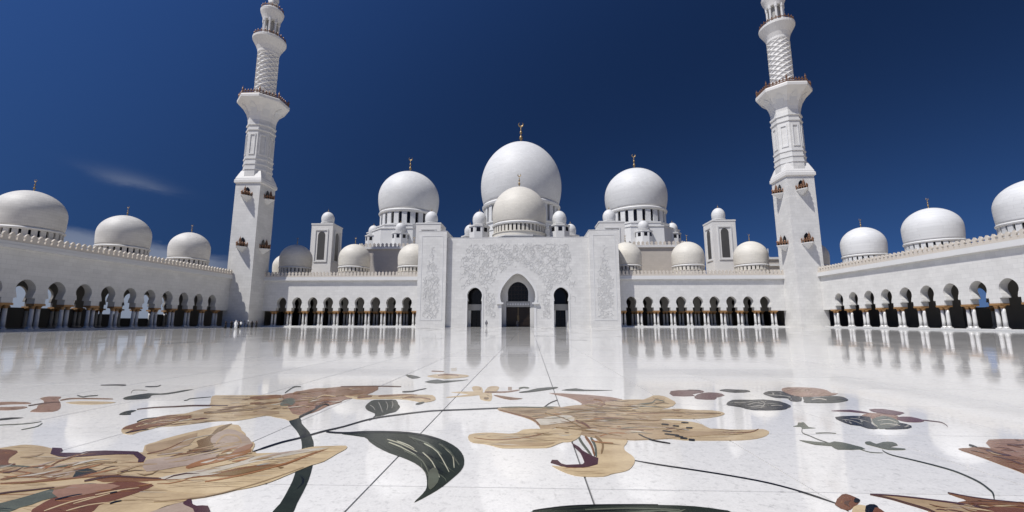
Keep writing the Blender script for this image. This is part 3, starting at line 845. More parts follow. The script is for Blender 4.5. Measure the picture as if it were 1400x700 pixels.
def minaret(x, label):
    t = thing('minaret', label, 'minaret', (x, 117.6, 0), group='minarets at the courtyard corners')
    b = MB(); b.frustum(0, 0, [(-.2, 3.6), (40.4, 3.6)]); b.build('square_shaft', M['wall'], t)
    b = MB(); b.frustum(0, 0, [(40.4, 3.62), (40.7, 3.95), (41.5, 3.95), (41.7, 3.75), (42.0, 3.75), (44.4, 2.9)]); b.build('shoulder', M['wall_plain'], t)
    b = MB(); b.frustum(0, 0, [(41.9, 3.55), (60.2, 3.42)], 8, PI/8); oc = b.build('octagon_shaft', M['wall'], t)
    for z, h_ in ((44.6, .5), (46.2, .45), (47.8, .5), (56.6, .45), (58.2, .5)):
        b = MB(); b.frustum(0, 0, [(z, 3.45), (z+.06, 3.68), (z+h_, 3.68), (z+h_+.06, 3.42)], 8, PI/8); b.build('ring_moulding', M['trim'], t)
    for i in range(8):
        a = PI/4*i
        b = MB()
        for xa, xb, za, zb in ((-.85,-.6,49.2,55.6),(.6,.85,49.2,55.6),(-.6,.6,55.2,55.6),(-.6,.6,49.2,49.5)): b.box(xa, xb, -3.66, -3.35, za, zb)
        o = b.build('niche', M['trim'], oc); o.rotation_euler = (0, 0, a)
    b = MB(); b.frustum(0, 0, [(60.0, 3.42), (61.0, 3.58), (62.4, 4.0), (63.8, 4.8), (65.0, 5.9), (65.6, 6.45), (66.3, 6.5), (66.6, 6.35)], 8, PI/8); ga_ = b.build('gallery', M['wall_plain'], t)
    for i in range(8):
        a = PI/4*i; b = MB()
        b.prism([(-.7,61.3),(.7,61.3),(1.0,63.2),(.6,64.1),(0,64.6),(-.6,64.1),(-1.0,63.2)], 0, .16,
                lambda u, v, k: (u, -(3.55 + (v-61.3)*.40 + max(0, v-63.2)*.45) - k, v))
        o = link('corbel_panel', recalc(b.mesh('corbel_panel', M['trim'])), ga_, None, a)
    b = MB(); n = 40; A = 6.1; k_ = 1/math.cos(PI/8)
    for i in range(8):
        t0, t1 = PI/8 + PI/4*i, PI/8 + PI/4*(i+1)
        p0, p1 = Vector((A*k_*math.cos(t0), A*k_*math.sin(t0))), Vector((A*k_*math.cos(t1), A*k_*math.sin(t1)))
        for j in range(6):
            q = p0.lerp(p1, j/6); b.lathe(q.x, q.y, [(.13,66.6),(.13,67.5),(.22,67.65),(.05,68.0)] if j else [(.2,66.6),(.2,67.8),(.3,68.0),(.12,68.5),(.03,69.0)], 6)
        d = (p1 - p0); nx, ny = -d.y/d.length*.06, d.x/d.length*.06
        for z0, z1 in ((66.75, 67.0), (67.3, 67.5)):
            b.add([(p0.x-nx,p0.y-ny,z0),(p1.x-nx,p1.y-ny,z0),(p1.x+nx,p1.y+ny,z0),(p0.x+nx,p0.y+ny,z0),(p0.x-nx,p0.y-ny,z1),(p1.x-nx,p1.y-ny,z1),(p1.x+nx,p1.y+ny,z1),(p0.x+nx,p0.y+ny,z1)],
                  [(0,1,5,4),(2,3,7,6),(4,5,6,7),(0,3,2,1)])
    b.build('railing', M['brown_rail'], ga_)
    # lattice shaft: raised diagonal ribs
    nu, nv, R0 = 96, 120, 2.72; vs = []; fs = []
    for j in range(nv + 1):
        for i in range(nu):
            u = 8*i/nu; v = 10.5*j/nv
            d1 = abs((u + v) % 1 - .5); d2 = abs((u - v) % 1 - .5)
            rib = max(0, 1 - min(.5 - d1, .5 - d2)/.13)
            r = R0 + .20*min(1, rib*1.5) + .05*math.cos(2*PI*u)*math.cos(2*PI*v)
            vs.append((r*math.cos(2*PI*i/nu), r*math.sin(2*PI*i/nu), 66.6 + 15.8*j/nv))
    for j in range(nv):
        for i in range(nu): fs.append((j*nu+i, j*nu+(i+1) % nu, (j+1)*nu+(i+1) % nu, (j+1)*nu+i))
    b = MB(); b.add(vs, fs); b.build('lattice_shaft', M['wall_plain'], t)
    b = MB(); b.lathe(0, 0, [(2.8,82.2),(2.95,82.5),(3.0,83.2),(3.4,84.4),(4.1,85.7),(4.6,86.6),(4.65,87.2),(4.45,87.4)], 32); g2 = b.build('gallery', M['wall_plain'], t)
    b = MB()
    for i in range(24):
        a = 2*PI*i/24; b.lathe(4.3*math.cos(a), 4.3*math.sin(a), [(.11,87.4),(.11,88.2),(.18,88.3),(.04,88.7)], 6)
    b.lathe(0, 0, [(4.22,87.9),(4.38,87.9),(4.38,88.1),(4.22,88.1)], 32, False)
    b.build('railing', M['brown_rail'], g2)
    b = MB(); b.lathe(0, 0, [(1.35,87.4),(1.35,94.6)], 16); b.build('lantern_core', M['screen'], t)
    for i in range(8):
        a = 2*PI*(i + .5)/8; b = MB()
        b.lathe(2.05*math.cos(a), 2.05*math.sin(a), [(.42,87.4),(.42,87.8),(.32,88.0),(.30,92.6),(.45,93.0),(.45,94.5)], 8); b.build('lantern_column', M['column'], t)
    b = MB(); b.lathe(0, 0, [(1.4,93.6),(2.3,93.6),(2.45,94.2),(2.7,95.0),(3.15,96.2),(3.3,97.0),(3.1,97.3)], 32); g3 = b.build('gallery', M['wall_plain'], t)
    b = MB()
    for i in range(18):
        a = 2*PI*i/18; b.lathe(3.0*math.cos(a), 3.0*math.sin(a), [(.10,97.3),(.10,98.1),(.16,98.2),(.04,98.5)], 6)
    b.lathe(0, 0, [(2.94,97.8),(3.06,97.8),(3.06,98.0),(2.94,98.0)], 24, False)
    b.build('railing', M['brown_rail'], g3)
    b = MB(); b.lathe(0, 0, [(1.1,97.3),(1.1,99.4),(1.5,99.8),(1.2,100.2),(1.55,101.2),(1.5,102.0),(1.0,103.0),(.3,103.9),(.1,104.6)], 20); b.build('crown', M['trim'], t, True)
    finial(t, 0, 0, 104.4, 3.2)
    for i in range(4):
        for z in (36.55, 22.0):
            o = link('balcony', balc_me, t); o.rotation_euler = (0, 0, PI/2*i)
            a = PI/2*i; o.location = (3.6*math.sin(a), -3.6*math.cos(a), z)
            for nm, me in (('railing', brail_me), ('doorway', bdoor_me), ('lantern', blant_me)): link(nm, me, o)
minaret(-76.7, 'tall white minaret with bracket balconies at the left corner of the courtyard')
minaret(76.7, 'tall white minaret with bracket balconies at the right corner of the courtyard')

# ------------------------------------------------------------------ people near the left minaret and the portal
def cloth(name, c): return stone(name, c, rough=0.85, var=0.12, grain=20)
M['skin'] = stone('skin', (0.35, 0.21, 0.15), rough=0.6, var=0.05)
M['robe_black'] = cloth('black_cloth', (0.012, 0.012, 0.014)); M['robe_white'] = cloth('white_cloth', (0.75, 0.75, 0.74))
M['robe_grey'] = cloth('grey_cloth', (0.14, 0.14, 0.15)); M['robe_blue'] = cloth('navy_cloth', (0.03, 0.035, 0.06))

def person(x, y, rot, h, label, robe, scarf, trousers=None):
    t = thing('person', label, 'person', (x, y, 0), rot, group='visitors in the courtyard')
    k = h/1.72
    J = [((0,0,.93),.15),((0,0,1.15),.14),((0,0,1.38),.15),((0,0,1.49),.06),((0,-.01,1.57),.075),((0,-.01,1.66),.085),
         ((.10,0,.88),.10),((.11,-.02,.50),.065),((.11,.02,.09),.045),((.11,-.12,.04),.04),
         ((-.10,0,.88),.10),((-.11,.03,.50),.065),((-.11,.06,.09),.045),((-.11,-.08,.04),.04),
         ((.20,0,1.40),.065),((.26,.02,1.14),.05),((.25,-.08,.90),.038),((.25,-.11,.80),.035),
         ((-.20,0,1.40),.065),((-.26,.02,1.14),.05),((-.25,-.08,.90),.038),((-.25,-.11,.80),.035)]
    E = [(0,1),(1,2),(2,3),(3,4),(4,5),(0,6),(6,7),(7,8),(8,9),(0,10),(10,11),(11,12),(12,13),(2,14),(14,15),(15,16),(16,17),(2,18),(18,19),(19,20),(20,21)]
    me = bpy.data.meshes.new('body'); me.from_pydata([Vector(p)*k for p, r in J], E, []); me.materials.append(M[trousers or 'skin'])
    o = link('body', me, t)
    o.modifiers.new('skin', 'SKIN')
    for i, (p, r) in enumerate(J):
        sv = me.skin_vertices[0].data[i]; sv.radius = (r*k, r*k); sv.use_root = (i == 0)
    ss = o.modifiers.new('sub', 'SUBSURF'); ss.levels = 1; ss.render_levels = 1
    # robe or top
    z_lo = .06 if trousers is None else .78
    b = MB(); vs = []; fs = []; n = 14
    prof = [(z_lo, .27 if trousers is None else .20, .22 if trousers is None else .155), (.60 if trousers is None else .84, .24 if trousers is None else .195, .19 if trousers is None else .15),
            (.95, .205, .165), (1.15, .19, .155), (1.34, .225, .15), (1.43, .16, .12), (1.50, .075, .075)]
    for z, rx, ry in prof:
        for i in range(n):
            a = 2*PI*i/n; wob = 1 + .05*math.sin(3*a + z*9)*(1.5 - z)
            vs.append((rx*wob*math.cos(a)*k, ry*wob*math.sin(a)*k, z*k))
    for j in range(len(prof)-1):
        for i in range(n): fs.append((j*n+i, j*n+(i+1) % n, (j+1)*n+(i+1) % n, (j+1)*n+i))
    fs.append(tuple(range(n-1,-1,-1))); b.add(vs, fs); b.build('robe' if trousers is None else 'shirt', M[robe], t, True)
    for s in (-1, 1):
        sl_ = MB(); vs = []; fs = []; m = 8
        path = [(Vector((s*.18,0,1.40)), .085), (Vector((s*.265,.02,1.14)), .075), (Vector((s*.255,-.08,.90)), .065)]
        for p, r in path:
            for i in range(m):
                a = 2*PI*i/m; vs.append(((p.x + r*math.cos(a))*k, (p.y + r*math.sin(a))*k, p.z*k))
        for j in range(2):
            for i in range(m): fs.append((j*m+i, j*m+(i+1) % m, (j+1)*m+(i+1) % m, (j+1)*m+i))
        sl_.add(vs, fs); sl_.build('sleeve', M[robe], t, True)
    hd = MB(); vs = []; fs = []
    prof = [(1.46,.13,.13,0),(1.54,.115,.115,.01),(1.62,.112,.12,.02),(1.70,.095,.105,.015),(1.755,.05,.055,.01),(1.77,.01,.01,.01)]
    for z, rx, ry, oy in prof:
        for i in range(12):
            a = 2*PI*i/12; fy = .55 if (math.sin(a) < -.6 and z < 1.69) else 1.0
            vs.append((rx*math.cos(a)*k, (oy + ry*fy*math.sin(a))*k, z*k))
    for j in range(len(prof)-1):
        for i in range(12): fs.append((j*12+i, j*12+(i+1) % 12, (j+1)*12+(i+1) % 12, (j+1)*12+i))
    hd.add(vs, fs); hd.build('headscarf', M[scarf], t, True)

person(-55.94, 84.79, 0.3, 1.74, 'person in a long white robe, nearest of the group by the left minaret', 'robe_white', 'robe_white', None)
person(-69.41, 105.97, 2.8, 1.70, 'person in white top and black trousers among the group by the left minaret', 'robe_white', 'robe_black', 'robe_black')
person(-61.52, 91.38, 1.2, 1.66, 'person in black robe just left of the white robed one', 'robe_black', 'robe_black', None)
person(-61.19, 93.26, -0.7, 1.68, 'person in black robe just right of the white robed one', 'robe_black', 'robe_black', None)
person(-65.38, 101.41, 2.2, 1.75, 'person in navy shirt right of the white top visitor', 'robe_blue', 'robe_black', 'robe_black')
person(-66.09, 103.69, -1.4, 1.78, 'person in grey shirt with white head cover at the minaret base', 'robe_grey', 'robe_white', 'robe_black')
person(-63.62, 101.48, 0.6, 1.64, 'person in black robe right of the grey shirted visitor', 'robe_black', 'robe_black', None)
person(-65.55, 106.13, 3.0, 1.70, 'person in black robe standing before the right face of the left minaret', 'robe_black', 'robe_black', None)
person(-62.15, 90.44, 1.7, 1.66, 'leftmost person in black robe of the group, before the left wing', 'robe_black', 'robe_black', None)
person(-7.08, 102.61, 3.0, 1.78, 'lone person in grey standing before the wall left of the central doorway', 'robe_grey', 'robe_grey', 'robe_grey')
person(0.22, 106.33, 0.1, 1.74, 'lone person in dark clothes in front of the central doorway', 'robe_black', 'robe_black', 'robe_blue')

INLAY = [
 ('lily_c', [
  ('petal','tan',2,[2.514,8.24,2.568,8.293,2.667,8.327,2.813,8.364,2.984,8.388,3.161,8.386,3.338,8.381,3.503,8.439,3.662,8.415,3.828,8.136,3.937,7.804,3.942,7.537,3.881,7.303,3.76,7.113,3.616,6.949,3.475,6.782,3.356,6.669,3.294,6.671,3.26,6.731,3.247,6.817,3.235,6.934,3.201,7.083,3.151,7.243,3.082,7.381,2.996,7.514,2.883,7.658,2.761,7.799,2.641,7.92,2.546,8.031,2.507,8.144]),
  ('petal','beige',3,[2.239,6.337,2.295,6.402,2.376,6.439,2.459,6.461,2.555,6.464,2.682,6.436,2.8,6.416,2.872,6.443,2.925,6.496,2.961,6.58,3.006,6.662,3.093,6.698,3.193,6.712,3.29,6.711,3.38,6.707,3.447,6.723,3.506,6.744,3.568,6.76,3.634,6.78,3.72,6.83,3.799,6.851,3.842,6.785,3.856,6.665,3.84,6.493,3.8,6.316,3.731,6.162,3.657,6.049,3.6,6.028,3.543,6.02,3.483,5.95,3.423,5.87,3.378,5.802,3.31,5.75,3.174,5.733,3.018,5.73,2.875,5.717,2.753,5.719,2.681,5.761,2.625,5.815,2.56,5.863,2.493,5.905,2.418,5.923,2.35,5.948,2.301,6.009,2.266,6.096,2.239,6.218]),
  ('vein','brown',4,[2.328,6.167,2.395,6.128,2.49,6.087,2.59,6.063,2.693,6.069,2.802,6.093,2.9,6.122,2.974,6.152,3.037,6.187,3.1,6.232,3.176,6.298,3.254,6.375,3.309,6.444,3.308,6.486,3.251,6.441,3.173,6.36,3.097,6.29,3.034,6.242,2.971,6.204,2.897,6.171,2.799,6.139,2.69,6.112,2.587,6.103,2.488,6.124,2.393,6.164,2.326,6.187]),
  ('petal','pinkbrown',1,[3.541,9.956,3.804,9.935,4.164,9.826,4.402,9.744,4.613,9.63,4.839,9.48,5.002,9.253,5.049,8.882,4.977,8.488,4.731,8.088,4.446,7.824,4.17,7.858,3.965,8.05,4.024,8.36,4.128,8.744,4.045,9.115,3.891,9.466,3.665,9.764]),
  ('petal','beige',2,[4.91,9.166,5.187,9.216,5.445,9.229,5.628,9.478,5.778,9.722,5.904,9.741,5.987,9.639,6.01,9.439,6.003,9.21,6.009,9.037,5.973,8.855,5.848,8.609,5.666,8.379,5.411,8.209,5.148,8.097,4.935,8.049,4.754,8.081,4.578,8.231,4.493,8.469,4.644,8.828]),
  ('petal','beige',3,[4.514,8.2,4.963,8.237,5.44,8.204,5.68,8.258,5.839,8.299,5.973,8.255,6.093,8.198,6.253,8.193,6.397,8.178,6.477,8.102,6.511,8.008,6.504,7.927,6.457,7.845,6.369,7.753,6.257,7.666,6.14,7.6,6.015,7.547,5.883,7.506,5.739,7.482,5.578,7.488,5.398,7.495,5.202,7.466,4.979,7.452,4.662,7.485,4.405,7.593,4.363,7.894]),
  ('petal','beige',2,[5.444,7.366,5.577,7.325,5.692,7.267,5.755,7.192,5.789,7.096,5.787,6.957,5.81,6.835,5.934,6.794,6.094,6.785,6.256,6.785,6.405,6.797,6.509,6.826,6.577,6.835,6.601,6.774,6.586,6.683,6.529,6.581,6.445,6.477,6.342,6.383,6.226,6.306,6.104,6.253,5.973,6.217,5.83,6.199,5.683,6.191,5.536,6.183,5.4,6.179,5.291,6.178,5.194,6.186,5.106,6.223,5.007,6.257,4.863,6.243,4.72,6.246,4.592,6.317,4.512,6.456,4.528,6.718,4.64,7.016,4.909,7.242,5.2,7.393,5.344,7.41]),
  ('petal','beige',2,[3.344,5.071,3.381,4.999,3.436,4.914,3.484,4.852,3.533,4.804,3.581,4.771,3.645,4.753,3.757,4.75,3.866,4.762,3.919,4.797,3.958,4.839,4.017,4.87,4.076,4.901,4.127,4.934,4.175,4.982,4.227,5.07,4.274,5.171,4.306,5.263,4.324,5.35,4.328,5.422,4.321,5.492,4.301,5.575,4.285,5.665,4.289,5.754,4.31,5.854,4.37,5.984,4.418,6.12,4.392,6.241,4.328,6.337,4.245,6.406,4.147,6.396,4.049,6.249,3.965,6.012,3.918,5.677,3.884,5.379,3.853,5.213,3.815,5.11,3.754,5.054,3.679,5.031,3.589,5.027,3.501,5.036,3.438,5.048,3.392,5.06,3.355,5.077]),
  ('petal','tan',3,[3.412,8.028,3.581,8.254,3.802,8.442,3.975,8.555,4.166,8.598,4.431,8.591,4.701,8.477,4.918,8.175,5.083,7.849,5.191,7.62,5.265,7.411,5.344,7.188,5.353,6.972,5.211,6.757,5.009,6.567,4.789,6.421,4.58,6.315,4.435,6.257,4.311,6.229,4.18,6.21,4.06,6.219,3.962,6.281,3.878,6.363,3.813,6.439,3.751,6.517,3.67,6.586,3.595,6.679,3.548,6.837,3.509,7.039,3.459,7.287,3.417,7.553,3.386,7.797]),
  ('curled_edge','maroon',4,[3.649,5.999,3.726,5.803,3.755,5.644,3.835,5.448,3.903,5.356,3.86,5.133,3.75,5.046,3.677,5.014,3.499,5.015,3.382,5.136,3.335,5.177,3.354,5.266,3.419,5.26,3.453,5.138,3.506,5.098,3.691,5.127,3.72,5.192,3.721,5.372,3.715,5.566,3.675,5.774]),
  ('vein','greygreen',4,[3.766,6.231,3.762,6.148,3.767,6.043,3.777,5.917,3.794,5.749,3.813,5.57,3.832,5.459,3.846,5.486,3.839,5.62,3.822,5.805,3.807,5.977,3.801,6.103,3.798,6.208,3.789,6.27]),
  ('vein','brown',4,[3.861,6.294,3.864,6.168,3.877,6.019,3.883,5.872,3.878,5.713,3.868,5.551,3.866,5.444,3.88,5.455,3.894,5.571,3.907,5.74,3.915,5.916,3.911,6.083,3.9,6.245,3.884,6.344]),
  ('vein','greygreen',4,[3.93,6.237,3.925,6.117,3.927,5.97,3.924,5.825,3.909,5.669,3.89,5.508,3.881,5.401,3.895,5.404,3.914,5.516,3.937,5.681,3.955,5.854,3.962,6.018,3.962,6.176,3.954,6.277]),
  ('vein','olive',4,[4.001,6.293,4.011,6.182,4.033,6.059,4.039,5.94,4.018,5.801,3.983,5.644,3.962,5.531,3.973,5.522,4.004,5.627,4.043,5.795,4.072,5.975,4.068,6.136,4.048,6.278,4.024,6.356]),
  ('flower_eye','beige',4,[3.716,6.815,3.801,6.845,3.871,6.79,3.863,6.61,3.82,6.428,3.749,6.335,3.683,6.311,3.659,6.399,3.659,6.537,3.676,6.69]),
  ('stamen','black',5.6,[5.496,7.178,5.504,7.159,5.523,7.155,5.543,7.15,5.562,7.146,5.582,7.142,5.601,7.154,5.619,7.203,5.612,7.222,5.592,7.226,5.572,7.231,5.553,7.235,5.533,7.24,5.513,7.227]),
  ('stamen','black',5.6,[5.145,7.046,5.153,7.025,5.172,7.02,5.191,7.014,5.21,7.009,5.229,7.003,5.248,7.016,5.265,7.066,5.257,7.087,5.238,7.093,5.219,7.098,5.2,7.104,5.18,7.109,5.162,7.096]),
  ('stamen','black',5.6,[5.291,6.953,5.297,6.935,5.313,6.929,5.329,6.924,5.344,6.919,5.36,6.913,5.376,6.924,5.392,6.969,5.387,6.988,5.371,6.994,5.355,6.999,5.34,7.005,5.324,7.01,5.307,6.999]),
  ('stamen','black',5.6,[5.444,6.827,5.45,6.809,5.467,6.808,5.485,6.806,5.502,6.805,5.519,6.803,5.538,6.819,5.557,6.869,5.551,6.888,5.534,6.889,5.516,6.891,5.499,6.893,5.481,6.894,5.463,6.878]),
  ('stamen','black',5.6,[5.034,6.629,5.045,6.608,5.067,6.598,5.089,6.588,5.11,6.578,5.132,6.568,5.152,6.575,5.168,6.619,5.158,6.641,5.136,6.651,5.114,6.661,5.092,6.671,5.07,6.682,5.049,6.674]),
  ('stamen','black',5.6,[5.01,6.452,5.028,6.426,5.061,6.412,5.094,6.398,5.127,6.384,5.16,6.37,5.188,6.376,5.206,6.423,5.189,6.449,5.155,6.463,5.122,6.477,5.089,6.492,5.055,6.506,5.026,6.5]),
  ('stamen','black',5.6,[5.121,6.347,5.128,6.326,5.147,6.317,5.165,6.308,5.183,6.299,5.2,6.29,5.218,6.297,5.235,6.34,5.228,6.361,5.21,6.371,5.192,6.38,5.173,6.39,5.155,6.399,5.137,6.391]),
  ('stamen','black',5.6,[5.16,6.251,5.166,6.232,5.182,6.226,5.198,6.22,5.214,6.214,5.23,6.208,5.247,6.218,5.264,6.263,5.259,6.283,5.243,6.289,5.226,6.295,5.21,6.301,5.194,6.308,5.177,6.297]),
  ('stamen','black',5.6,[5.248,6.184,5.253,6.167,5.267,6.163,5.281,6.159,5.295,6.155,5.308,6.151,5.323,6.161,5.34,6.202,5.336,6.219,5.322,6.223,5.308,6.228,5.294,6.232,5.28,6.236,5.264,6.225]),
  ('stamen','black',5,[4.638,6.442,4.646,6.38,4.665,6.31,4.688,6.245,4.717,6.192,4.75,6.143,4.789,6.099,4.843,6.058,4.902,6.021,4.946,6.003,4.952,6.021,4.914,6.055,4.856,6.096,4.804,6.141,4.766,6.188,4.735,6.241,4.708,6.298,4.686,6.366,4.669,6.439,4.653,6.48]),
  ('vein','brown',4,[5.663,6.551,5.72,6.539,5.81,6.542,5.913,6.55,6.033,6.563,6.167,6.581,6.283,6.613,6.376,6.674,6.453,6.752,6.509,6.817,6.52,6.847,6.473,6.803,6.4,6.73,6.31,6.671,6.195,6.641,6.061,6.623,5.941,6.612,5.838,6.605,5.747,6.604,5.679,6.59]),
  ('vein','tan',4,[4.736,6.58,4.826,6.654,4.999,6.71,5.143,6.693,5.287,6.661,5.432,6.667,5.562,6.672,5.646,6.648,5.721,6.619,5.848,6.611,5.92,6.598,5.81,6.549,5.643,6.501,5.508,6.484,5.371,6.479,5.228,6.471,5.077,6.478,4.873,6.521]),
  ('vein','olive',4,[5.187,7.834,5.258,7.822,5.373,7.853,5.486,7.873,5.585,7.87,5.682,7.856,5.781,7.846,5.882,7.846,5.984,7.849,6.087,7.853,6.206,7.856,6.326,7.858,6.418,7.878,6.44,7.928,6.366,7.951,6.247,7.956,6.13,7.962,6.028,7.966,5.928,7.971,5.829,7.979,5.732,7.998,5.635,8.021,5.536,8.033,5.421,8.02,5.306,7.996,5.216,7.943]),
  ('vein','greygreen',4,[5.169,8.63,5.253,8.644,5.38,8.704,5.492,8.783,5.571,8.917,5.624,9.061,5.661,9.128,5.711,9.108,5.756,9.031,5.794,8.991,5.814,9.047,5.791,9.131,5.746,9.216,5.692,9.243,5.631,9.139,5.58,9.003,5.519,8.901,5.411,8.828,5.284,8.772,5.188,8.709]),
  ('vein','brown',4,[4.417,9.219,4.451,9.17,4.503,9.133,4.538,9.066,4.556,8.973,4.561,8.883,4.546,8.803,4.454,8.563,4.327,8.278,4.239,8.053,4.238,7.961,4.324,8.126,4.452,8.417,4.556,8.697,4.605,8.959,4.597,9.118,4.572,9.217,4.53,9.277,4.474,9.302,4.429,9.289]),
  ('vein','brown',4,[2.544,8.051,2.6,7.975,2.678,7.887,2.758,7.796,2.838,7.704,2.92,7.61,2.992,7.52,3.051,7.448,3.102,7.381,3.145,7.294,3.183,7.157,3.216,7.001,3.243,6.908,3.257,6.958,3.238,7.084,3.203,7.246,3.159,7.394,3.111,7.486,3.057,7.551,2.997,7.618,2.923,7.703,2.84,7.792,2.759,7.878,2.678,7.964,2.599,8.045,2.543,8.088]),
  ('vein','greygreen',3,[2.566,8.257,2.648,8.257,2.766,8.282,2.897,8.296,3.044,8.289,3.201,8.272,3.333,8.252,3.426,8.231,3.493,8.208,3.539,8.209,3.543,8.261,3.499,8.295,3.431,8.319,3.337,8.34,3.203,8.36,3.044,8.378,2.895,8.385,2.762,8.371,2.643,8.346,2.562,8.309]),
  ('stamen','black',4,[3.364,8.299,3.389,8.374,3.423,8.496,3.457,8.61,3.484,8.692,3.51,8.763,3.54,8.834,3.583,8.919,3.631,9.004,3.666,9.076,3.666,9.109,3.631,9.06,3.582,8.976,3.538,8.891,3.507,8.819,3.48,8.747,3.452,8.663,3.417,8.549,3.382,8.426,3.36,8.33]),
  ('vein','redbrown',4,[3.834,7.215,3.863,7.127,3.911,7.048,3.948,6.966,3.969,6.873,3.982,6.772,3.996,6.714,4.011,6.751,4.01,6.844,3.999,6.962,3.979,7.081,3.94,7.186,3.893,7.282,3.853,7.317]),
  ('vein','brown',4,[4.155,7.439,4.221,7.434,4.319,7.449,4.415,7.456,4.507,7.443,4.598,7.421,4.664,7.422,4.676,7.473,4.617,7.507,4.525,7.53,4.431,7.543,4.333,7.537,4.234,7.521,4.162,7.491]),
  ('vein','brown',4,[4.771,7.742,4.854,7.748,4.98,7.782,5.109,7.812,5.246,7.835,5.386,7.855,5.489,7.882,5.5,7.918,5.406,7.922,5.266,7.908,5.13,7.89,5,7.865,4.874,7.837,4.783,7.798]),
  ('vein','brown',4,[4.388,6.724,4.454,6.695,4.552,6.676,4.651,6.665,4.753,6.666,4.857,6.675,4.932,6.692,4.941,6.723,4.872,6.731,4.769,6.727,4.667,6.729,4.568,6.746,4.471,6.769,4.398,6.772]),
  ('vein','orange',4,[4.075,6.307,4.128,6.346,4.205,6.419,4.28,6.472,4.347,6.485,4.411,6.478,4.458,6.482,4.466,6.516,4.425,6.537,4.36,6.547,4.29,6.536,4.213,6.483,4.134,6.411,4.079,6.347]),
  ('vein','orange',4,[3.926,6.094,3.946,6.057,3.98,6.02,4.022,5.99,4.08,5.975,4.147,5.967,4.196,5.97,4.201,5.995,4.156,6.01,4.089,6.021,4.031,6.039,3.991,6.07,3.958,6.109,3.934,6.127]),
  ('petal','tan',3.3,[3.923,6.714,4.144,6.826,4.492,6.846,4.798,6.787,5.101,6.696,5.393,6.621,5.687,6.574,6.093,6.613,6.341,6.641,6.072,6.554,5.629,6.433,5.231,6.311,4.852,6.214,4.524,6.159,4.253,6.19,4.023,6.431]),
  ('petal','tan',3.3,[4.457,7.884,4.874,7.967,5.374,7.981,5.713,7.945,5.975,7.885,6.213,7.836,6.306,7.781,6.093,7.712,5.763,7.647,5.453,7.605,5.13,7.566,4.777,7.482,4.502,7.46,4.385,7.653]),
  ('petal','tan',2.4,[4.496,8.911,4.773,8.966,5.171,9.016,5.519,9.247,5.809,9.455,5.931,9.436,5.909,9.289,5.727,9.026,5.463,8.76,5.141,8.563,4.839,8.483,4.593,8.667]),
  ('petal','tan',3.3,[2.605,5.885,2.704,5.926,2.849,5.958,2.959,5.978,3.07,5.986,3.202,5.974,3.319,5.962,3.397,5.984,3.431,5.991,3.397,5.921,3.314,5.842,3.175,5.81,3.017,5.793,2.873,5.779,2.749,5.783,2.646,5.828]),
  ('petal','pale',3.4,[3.168,7.275,3.295,7.432,3.479,7.556,3.654,7.633,3.793,7.624,3.845,7.45,3.816,7.25,3.677,7.128,3.509,7.039,3.38,6.954,3.277,6.935,3.191,7.078]),
  ('vein','olive',4.2,[3.749,7.824,3.885,7.899,4.087,8.034,4.307,8.146,4.551,8.204,4.808,8.233,4.993,8.265,5.002,8.305,4.824,8.308,4.566,8.288,4.32,8.238,4.098,8.132,3.893,8.001,3.753,7.888]),
  ('vein','olive',4.2,[3.864,7.149,4.019,7.196,4.246,7.284,4.479,7.343,4.714,7.338,4.946,7.303,5.11,7.286,5.119,7.317,4.962,7.361,4.729,7.405,4.493,7.417,4.258,7.364,4.028,7.281,3.869,7.203]),
  ('vein','olive',4.2,[3.493,6.783,3.616,6.722,3.79,6.656,3.958,6.579,4.119,6.483,4.272,6.378,4.378,6.314,4.384,6.337,4.282,6.422,4.129,6.534,3.968,6.638,3.799,6.722,3.623,6.795,3.497,6.831]),
  ('vein','olive',4.2,[4.16,8.56,4.285,8.432,4.464,8.29,4.637,8.16,4.808,8.048,4.975,7.947,5.094,7.892,5.104,7.928,4.994,8.017,4.828,8.129,4.658,8.251,4.484,8.393,4.306,8.549,4.172,8.637]),
  ('vein','olive',4.2,[3.363,7.809,3.439,7.692,3.547,7.554,3.648,7.391,3.739,7.18,3.822,6.954,3.879,6.81,3.885,6.834,3.833,7.001,3.751,7.237,3.66,7.461,3.558,7.637,3.45,7.787,3.369,7.872]),
  ('streak','beige',4.5,[3.55,7.799,3.675,7.851,3.821,7.89,3.964,7.893,3.965,7.9,3.827,7.958,3.68,7.925,3.551,7.817]),
  ('streak','greygreen',4.5004,[4.421,6.759,4.513,6.767,4.622,6.785,4.731,6.803,4.732,6.809,4.633,6.833,4.524,6.82,4.424,6.772]),
  ('streak','darkbrown',4.5008,[4.155,8.125,4.253,7.975,4.38,7.891,4.521,7.891,4.522,7.897,4.39,7.945,4.264,8.035,4.157,8.14]),
  ('streak','beige',4.5012,[4.655,7.756,4.757,7.681,4.9,7.711,5.075,7.863,5.076,7.868,4.91,7.755,4.768,7.729,4.658,7.768]),
  ('streak','pale',4.5016,[5.173,8.529,5.207,8.505,5.256,8.514,5.313,8.549,5.315,8.556,5.274,8.58,5.226,8.579,5.177,8.548]),
  ('streak','brown',4.502,[3.926,6.464,3.995,6.44,4.08,6.445,4.169,6.478,4.17,6.481,4.084,6.472,4,6.471,3.927,6.472]),
  ('streak','pale',4.5024,[5.333,6.765,5.365,6.734,5.405,6.705,5.445,6.677,5.446,6.682,5.419,6.742,5.381,6.775,5.337,6.775]),
  ('streak','brown',4.5028,[5.679,8.189,5.7,8.105,5.756,8.105,5.844,8.196,5.846,8.204,5.78,8.174,5.726,8.182,5.686,8.208]),
  ('streak','brown',4.5032,[3.74,6.807,3.831,6.751,3.943,6.741,4.063,6.786,4.063,6.788,3.946,6.762,3.834,6.775,3.74,6.813]),
